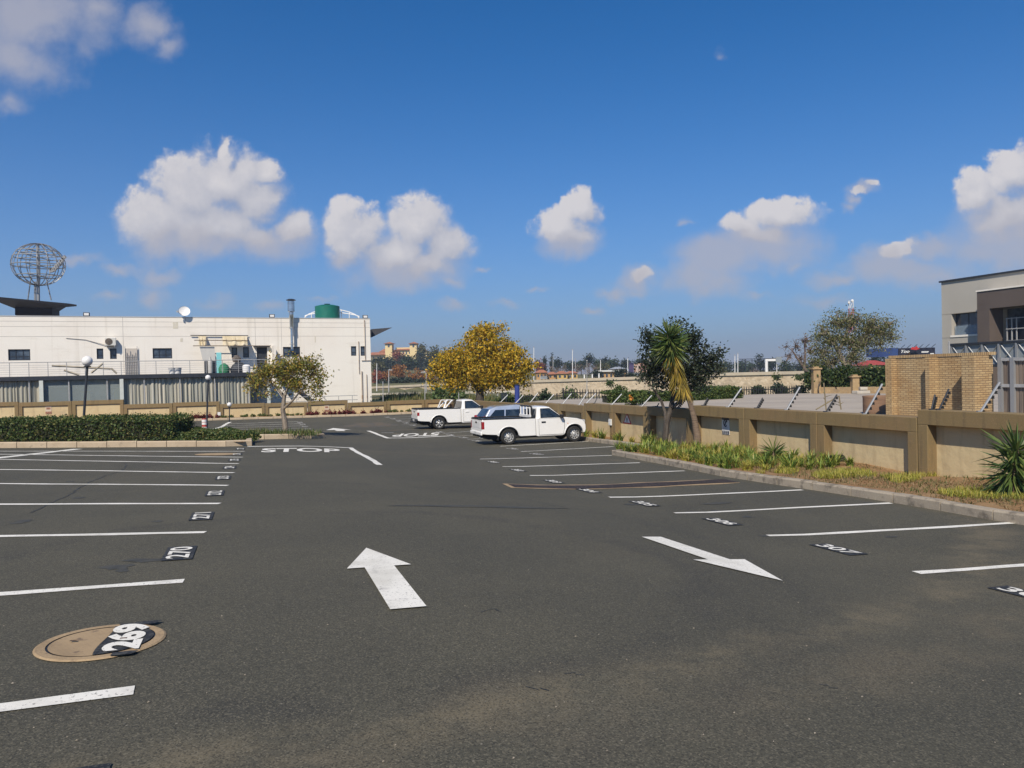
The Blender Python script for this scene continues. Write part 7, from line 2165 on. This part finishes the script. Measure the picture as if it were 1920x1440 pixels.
for (k, px, y0, y1, hw, Y, where) in FT:
    m, desc, nm = KINDS_[k]
    top, bot = P(px, y0, Y), P(px, y1 + 2, Y)
    h = top[2] - bot[2]; w = hw * Y / F
    zg0 = min(bot[2], terr(bot[0], bot[1]) if beyond(bot[0], bot[1]) > 3 else bot[2])
    base = np.array([bot[0], bot[1], zg0 - .2])
    col = px in (1425, 828) 
    nb = 7
    bl = [(np.array([bot[0] + w * rnd.uniform(-.55, .55), Y + w * rnd.uniform(-.5, .5), bot[2] + h * rnd.uniform(.35, .78)]), np.array([w * rnd.uniform(.35, .6), w * .6, h * rnd.uniform(.16, .3)])) for _ in range(nb)]
    bl.append((np.array([bot[0], Y, bot[2] + h * .5]), np.array([w * .8, w * .8, h * .44])))
    bl.append((np.array([bot[0] + w * rnd.uniform(-.2, .2), Y, bot[2] + h * .84]), np.array([w * .4, w * .4, h * .16])))
    sz = Y * (.0021 if k != 'b' else .0011)
    ncl = int(36 + hw * 4.0)
    tree(nm, '%s %s' % (desc, where), 'tree', base, [([base, np.array([bot[0], Y, bot[2] + h * .4])], max(.15, w * .06), max(.1, w * .04))], bl, ncl, 9 if k != 'b' else 8, sz * 1.1, sz, m, M_BARK if k != 'b' else M_FBARE_BARK if 'M_FBARE_BARK' in globals() else M_BARK, group='trees beyond the stone wall', twigs=10 if k != 'b' else 60, shell=.5, aspect=.75 if k != 'b' else .18)
for px, y0, hw, lab in ((1022, 664, 3.2, 'left narrow dark cypress right of the yellow tree'), (1034.5, 662.5, 3.6, 'right narrow dark cypress right of the yellow tree')):
    Y = 280; top, bot = P(px, y0, Y), P(px, 700, Y); h = top[2] - bot[2]; w = hw * Y / F
    bl = [(np.array([bot[0], Y, bot[2] + h * f]), np.array([w * r_, w * r_, h * .16])) for f, r_ in ((.15, .9), (.35, 1), (.55, .9), (.72, .7), (.86, .4))]
    tree('cypress', lab, 'tree', bot, [([bot, bot + np.array([0, 0, h * .6])], .3, .15)], bl, 60, 10, .35, .55, M_FDRK, M_BARK, group='trees beyond the stone wall', twigs=4)


def house(name, label, px0, px1, ybot, yeave, yridge, Y, wallm, roofm, depth=7, nwin=3, flat=False):
    a, b = P(px0, ybot, Y), P(px1, ybot, Y); ze = P((px0 + px1) / 2, yeave, Y)[2]; zr = P((px0 + px1) / 2, yridge, Y)[2]
    x0, x1 = a[0], b[0]; z0 = min(a[2], b[2])
    t = thing(name, label, 'building', ((x0 + x1) / 2, Y, z0), 'buildings beyond the stone wall')
    mb = MB(); mb.box(((x0 + x1) / 2, Y + depth / 2, (z0 + ze) / 2 - .5), (x1 - x0, depth, ze - z0 + 1)); obj('wall', mb, wallm, t)
    mb = MB(); e_ = .35
    if flat:
        mb.box(((x0 + x1) / 2, Y + depth / 2, ze + (zr - ze) / 2 + .01), (x1 - x0 + 1.2, depth + 1.2, zr - ze))
    else:
        ins = min(depth / 2, (x1 - x0) * .3)
        A = [(x0 - e_, Y - e_, ze + .02), (x1 + e_, Y - e_, ze + .02), (x1 + e_, Y + depth + e_, ze + .02), (x0 - e_, Y + depth + e_, ze + .02), (x0 + ins, Y + depth / 2, zr), (x1 - ins, Y + depth / 2, zr)]
        mb.add(A, [[0, 1, 5, 4], [1, 2, 5], [2, 3, 4, 5], [3, 0, 4], [3, 2, 1, 0]])
    obj('roof', mb, roofm, t)
    for i in range(nwin):
        xw = x0 + (x1 - x0) * (i + .5) / nwin; w = min(1.1, (x1 - x0) / nwin * .45); hh = (ze - z0)
        mb = MB(); mb.box((xw, Y - .02, z0 + hh * .52), (w, .08, hh * .42)); obj('window', mb, M_GLASS, t)
    return t


M_YEL = mat('yellow_render', (.55, .38, .14), .9, var=[(.3, .4, .7, (.48, .32, .12), .7)])
M_OCH = mat('ochre_render', (.45, .27, .12), .9, var=[(.3, .4, .7, (.5, .33, .15), .7)])
M_TILE = mat('red_roof_tiles', (.40, .17, .09), .85, var=[(.8, .4, .7, (.26, .095, .05), .8)])
M_GREYR = mat('grey_roof_sheet', (.34, .36, .38), .6, var=[(.4, .4, .7, (.28, .3, .32), .7)])
house('house', 'small ochre house with tiled roof left of the bare trees', 1006, 1026, 710, 699, 693, 185, M_OCH, M_TILE, 6, 3)
house('house', 'tiny red roofed house between the two ochre ones', 1028, 1044, 710, 702, 697, 190, M_OCH, M_TILE, 6, 2)
house('house', 'yellow house with arched front below the bare trees', 1045, 1064, 711, 701, 695.5, 180, M_YEL, M_TILE, 7, 2)
house('house', 'yellow house with flat tiled roof right of the arched one', 1064, 1083, 711, 700, 695.5, 182, M_YEL, M_TILE, 7, 2)
house('flat_building', 'low ochre building with wide pale flat roof', 1126, 1158, 711, 697, 694, 190, M_OCH, mat('pale_roof_edge', (.6, .6, .58), .6, var=[(.5, .4, .7, (.5, .5, .48), .6)]), 9, 4, True)
house('roofed_shed', 'grey roofed shed behind the low flat building', 1150, 1174, 700, 692, 687.5, 215, M_OCH, M_GREYR, 9, 2)
house('red_roofed_house', 'yellow house with red roof left of the dark billboard', 1631, 1672, 694, 684.5, 675, 130, M_YEL, mat('bright_red_roof', (.36, .06, .045), .7, var=[(.8, .4, .7, (.3, .05, .04), .8)]), 7, 2)
# mansion on the hill
Yh = 400
t = thing('hill_mansion', 'yellow mansion with red tiled roofs and two towers on the wooded hill', 'building', P(745, 676, Yh))
def hb(name, px0, px1, y0, y1, m, dep0=0, dep=10, par=None):
    a, b = P(px0, y0, Yh), P(px1, y1, Yh); mb = MB(); mb.box(((a[0] + b[0]) / 2, Yh + dep0 + dep / 2, (a[2] + b[2]) / 2), (b[0] - a[0], dep, abs(a[2] - b[2]))); return obj(name, mb, m, par or t)
def hr(name, px0, px1, ye, yr, dep0, dep, par=None, hip=.3):
    a, b = P(px0, ye, Yh), P(px1, yr, Yh); x0, x1, z0, z1 = a[0], b[0], a[2] + .05, b[2]; y0, y1 = Yh + dep0, Yh + dep0 + dep; i = (x1 - x0) * hip
    mb = MB(); mb.add([(x0, y0, z0), (x1, y0, z0), (x1, y1, z0), (x0, y1, z0), (x0 + i, (y0 + y1) / 2, z1), (x1 - i, (y0 + y1) / 2, z1)], [[0, 1, 5, 4], [1, 2, 5], [2, 3, 4, 5], [3, 0, 4], [3, 2, 1, 0]]); return obj(name, mb, M_TILE, par or t)
M_YELL = mat('pale_yellow_render', (.72, .57, .30), .9, var=[(.2, .4, .7, (.66, .51, .26), .7)])
hb('wall', 738, 778, 657, 690, M_YELL, 0, 10); hr('roof', 737, 779, 657, 651.5, -1, 12)
hb('wall', 690, 738, 666, 690, M_YELL, 1, 10); hr('roof', 686, 740, 666, 659, -.5, 12, None, .15)
hb('wall', 706, 730, 659, 667, M_YELL, 9, 8); hr('roof', 705, 731, 659, 652, 8, 10)
hb('wall', 778, 800, 658, 690, M_YELL, 2, 10); hr('roof', 777, 801, 658, 654, 1, 12)
hb('parapet', 740, 776, 651.5, 653.5, M_YELL, 3, .6)
for x0, x1 in ((723, 737), (769, 783)):
    tw = hb('tower', x0, x1, 645, 690, M_YELL, -2, 6)
    hr('roof', x0 - 2.5, x1 + 2.5, 645, 640.5, -3, 8, None, .5)
    a = P((x0 + x1) / 2, 648.5, Yh); mb = MB(); mb.box((a[0], Yh - 2.05, a[2]), (.9, .12, 1.5)); mb.lathe([(.45, -.06), (.45, .06)], (a[0], Yh - 2.05, a[2] + .75), 12, 'y'); obj('window', mb, M_GLASS, t)
for px in (744, 750, 756, 762, 768, 773):
    a = P(px, 661.5, Yh); mb = MB(); mb.box((a[0], Yh - .04, a[2]), (.7, .1, 1.2)); obj('window', mb, M_GLASS, t)
for px in (700, 708, 716, 724, 731):
    a = P(px, 671, Yh); mb = MB(); mb.box((a[0], Yh + .96, a[2]), (.7, .1, 1.3)); obj('window', mb, M_GLASS, t)
# billboards, gantry, mast
def board(name, label, px0, px1, y0, y1, Y, m, side=None, legs=2):
    a, b = P(px0, y1, Y), P(px1, y0, Y); t = thing(name, label, 'billboard', ((a[0] + b[0]) / 2, Y, a[2] - 4))
    mb = MB(); mb.box(((a[0] + b[0]) / 2, Y, (a[2] + b[2]) / 2), (b[0] - a[0], .4, b[2] - a[2])); obj('panel', mb, m, t, bevel=.03)
    mb = MB()
    for i in range(legs): x = a[0] + (b[0] - a[0]) * (i + .5) / legs; mb.box((x, Y + .5, a[2] - 2.5), (.35, .35, 6))
    obj('legs', mb, M_RAIL, t)
    mb = MB(); n = 6
    for i in range(n): x = a[0] + (b[0] - a[0]) * (i + .5) / n; mb.tube([(x, Y - .1, b[2] + .05), (x, Y - 1.2, b[2] + .5)], .05, 4)
    obj('lamp_arm', mb, M_DARK, t)
    return t, a, b


t, a, b = board('billboard', 'dark billboard with white lettering above the brick wall', 1684, 1752, 651.5, 668.5, 120, mat('dark_billboard', (.016, .017, .03), .4, var=[(.3, .4, .7, (.03, .03, .05), .6)]))
mb = MB(); text_on(mb, 'Too', lambda p_, q_: (a[0] + (b[0] - a[0]) * (.03 + .25 * p_) + .25 * q_, 119.78, a[2] + (b[2] - a[2]) * (.42 + .36 * q_)), .03); obj('lettering', mb, M_SWHITE, t, fixn=False)
mb = MB()
for x0, x1, z in ((.62, .82, .52), (.62, .8, .44), (.86, .96, .2)): mb.box((a[0] + (b[0] - a[0]) * (x0 + x1) / 2, 119.76, a[2] + (b[2] - a[2]) * z), ((b[0] - a[0]) * (x1 - x0), .05, .13 if z > .3 else .3))
obj('small_print', mb, M_SWHITE, t)
a2, b2 = P(1658, 668.5, 118), P(1683.5, 652, 120)
mb = MB(); mb.prism([(a2[0], 124, a2[2]), (b2[0] - .02, 119.9, a2[2]), (b2[0] - .02, 119.9, b2[2]), (a2[0], 124, b2[2])], (.1, .3, 0)); obj('side_panel', mb, mat('blue_billboard_panel', (.035, .06, .17), .4, var=[(.4, .4, .7, (.05, .09, .24), .7)]), t)
mb = MB(); c = P(1716, 652, 119); mb.add([tuple(c + .6 * np.array([dx, 0, dz])) for dx, dz in ((-1.2, -.4), (-.8, .25), (-.2, .05), (.4, .5), (.7, 0), (1.2, -.2), (.3, -.6))], [list(range(7))]); obj('red_emblem', mb, M_SRED, t, fixn=False)
bush('copper_bush', 'copper coloured bush rising behind the brick wall', 'bush', (1678, 655, 1728, 676), 30, 1300, .11, leaf_mat('copper_leaves', [(.12, .06, .02), (.22, .11, .03), (.30, .18, .05), (.10, .08, .03)], .25), zb=YZ)
t, a, b = board('billboard', 'colourful far billboard left of the dark tree', 1189, 1213, 681, 699, 210, mat('orange_poster', (.45, .20, .10), .6, var=[(.35, .4, .6, (.5, .42, .36), .9), (.5, .5, .6, (.25, .06, .05), .8)]))
t, a, b = board('billboard', 'narrow dark blue far billboard beside the colourful one', 1179.5, 1187.5, 680, 699, 212, mat('navy_poster', (.03, .04, .10), .6, var=[(.5, .4, .6, (.08, .05, .12), .8)]), legs=1)
t, a, b = board('billboard', 'grey sign board in front of the small ochre house', 1013, 1026, 705, 711, 170, mat('grey_board', (.33, .35, .36), .6, var=[(.5, .4, .6, (.28, .3, .32), .8)]))
t = thing('sign_gantry', 'pale cantilever sign gantry above the stone wall', 'gantry', P(1437, 706, 120))
mb = MB(); mb.tube([P(1437.5, 708, 120), P(1437, 674.5, 120)], .24, 10); obj('column', mb, M_GLOBE, t, smooth=True)
mb = MB(); a, b = P(1434.5, 675.5, 120), P(1462, 674.5, 120); mb.box(tuple((a + b) / 2), (b[0] - a[0], .4, .34)); obj('arm', mb, M_GLOBE, t)
mb = MB(); a, b = P(1453, 671, 120), P(1464, 678, 120); mb.box(tuple((a + b) / 2 + np.array([0, -.4, 0])), (b[0] - a[0], .15, .9)); obj('sign', mb, M_LAT, t)
t = thing('power_frame', 'thin dark steel substation frame behind the far trees', 'pylon', P(1420, 700, 230))
mb = MB()
for px in (1392, 1398, 1410, 1420, 1432, 1448): mb.tube([P(px, 703, 230), P(px, 673, 230)], .10, 4)
obj('mast', mb, M_DARK, t)
mb = MB()
for y in (673.5, 677): mb.tube([P(1386, y, 230), P(1462, y - 1.5, 230)], .09, 4)
obj('beam', mb, M_DARK, t)
t = thing('radio_mast', 'red and white lattice radio mast behind the large tree', 'mast', P(1595, 700, 150))
for i in range(9):
    y0, y1 = 700 - i * 15.2, 700 - (i + 1) * 15.2
    mb = MB()
    for dx in (-.35, .35):
        for dy in (-.3, .3): mb.tube([P(1595.5, y0, 150) + np.array([dx, dy, 0]), P(1595.5, y1, 150) + np.array([dx, dy, 0])], .06, 4)
    q, w = P(1595.5, y0, 150), P(1595.5, y1, 150); mb.tube([q + np.array([-.35, -.3, 0]), w + np.array([.35, -.3, 0])], .05, 4)
    obj('mast_section', mb, M_SRED if i % 2 else M_SWHITE, t)
mb = MB(); mb.sphere(tuple(P(1598, 564, 150)), .3, 10, 6); mb.sphere(tuple(P(1592, 568, 150)), .25, 10, 6); obj('dish_antenna', mb, M_SWHITE, t)
for px, y0, y1 in ((1095.5, 703, 711), (1110.5, 702, 710), (1123, 701, 709)):
    a, b = P(px, y1, 150), P(px, y0, 150); mb = MB(); mb.box(tuple((a + b) / 2 - np.array([0, 0, .4])), (.22, .22, b[2] - a[2] + .8)); mb.box(tuple(b + np.array([0, 0, .04])), (.3, .3, .07)); tag(obj('marker_post', mb, M_GLOBE), 'white marker post on the grass beyond the stone wall, %s of three' % {1095.5: 'left', 1110.5: 'middle', 1123: 'right'}[px], 'post', 'white marker posts')
for px, y0, y1, Y, lab in ((1144, 713, 724, 104, 'small green ball shrub in front of the stone wall by the slim pole'), (1458, 704, 711, 107, 'small green plant growing on the stone wall, left'), (1497, 705, 711, 105, 'small green plant growing on the stone wall, right')):
    q = P(px, y1, Y); bush('ball_shrub', lab, 'shrub', (px - 5, y0, px + 5, y1), Y - 1, 160, .3, M_BUSH, zb=q[2])

# ------------------------------------------------------------------ air: one closed box of thin haze round everything
mb = MB(); mb.box((0, 600, 22), (2820, 1820, 66))
o = obj('haze', mb, [])
m = bpy.data.materials.new('haze'); m.use_nodes = True
nt = m.node_tree; nt.nodes.remove(nt.nodes['Principled BSDF'])
pv = nt.nodes.new('ShaderNodeVolumePrincipled'); pv.inputs['Color'].default_value = (.82, .88, 1, 1); pv.inputs['Density'].default_value = 0.0005; pv.inputs['Anisotropy'].default_value = 0.3
nt.links.new(pv.outputs[0], nt.nodes['Material Output'].inputs['Volume'])
o.data.materials.append(m); o['kind'] = 'stuff'; o['label'] = 'thin pale haze in the air over the whole place'; o['category'] = 'haze'
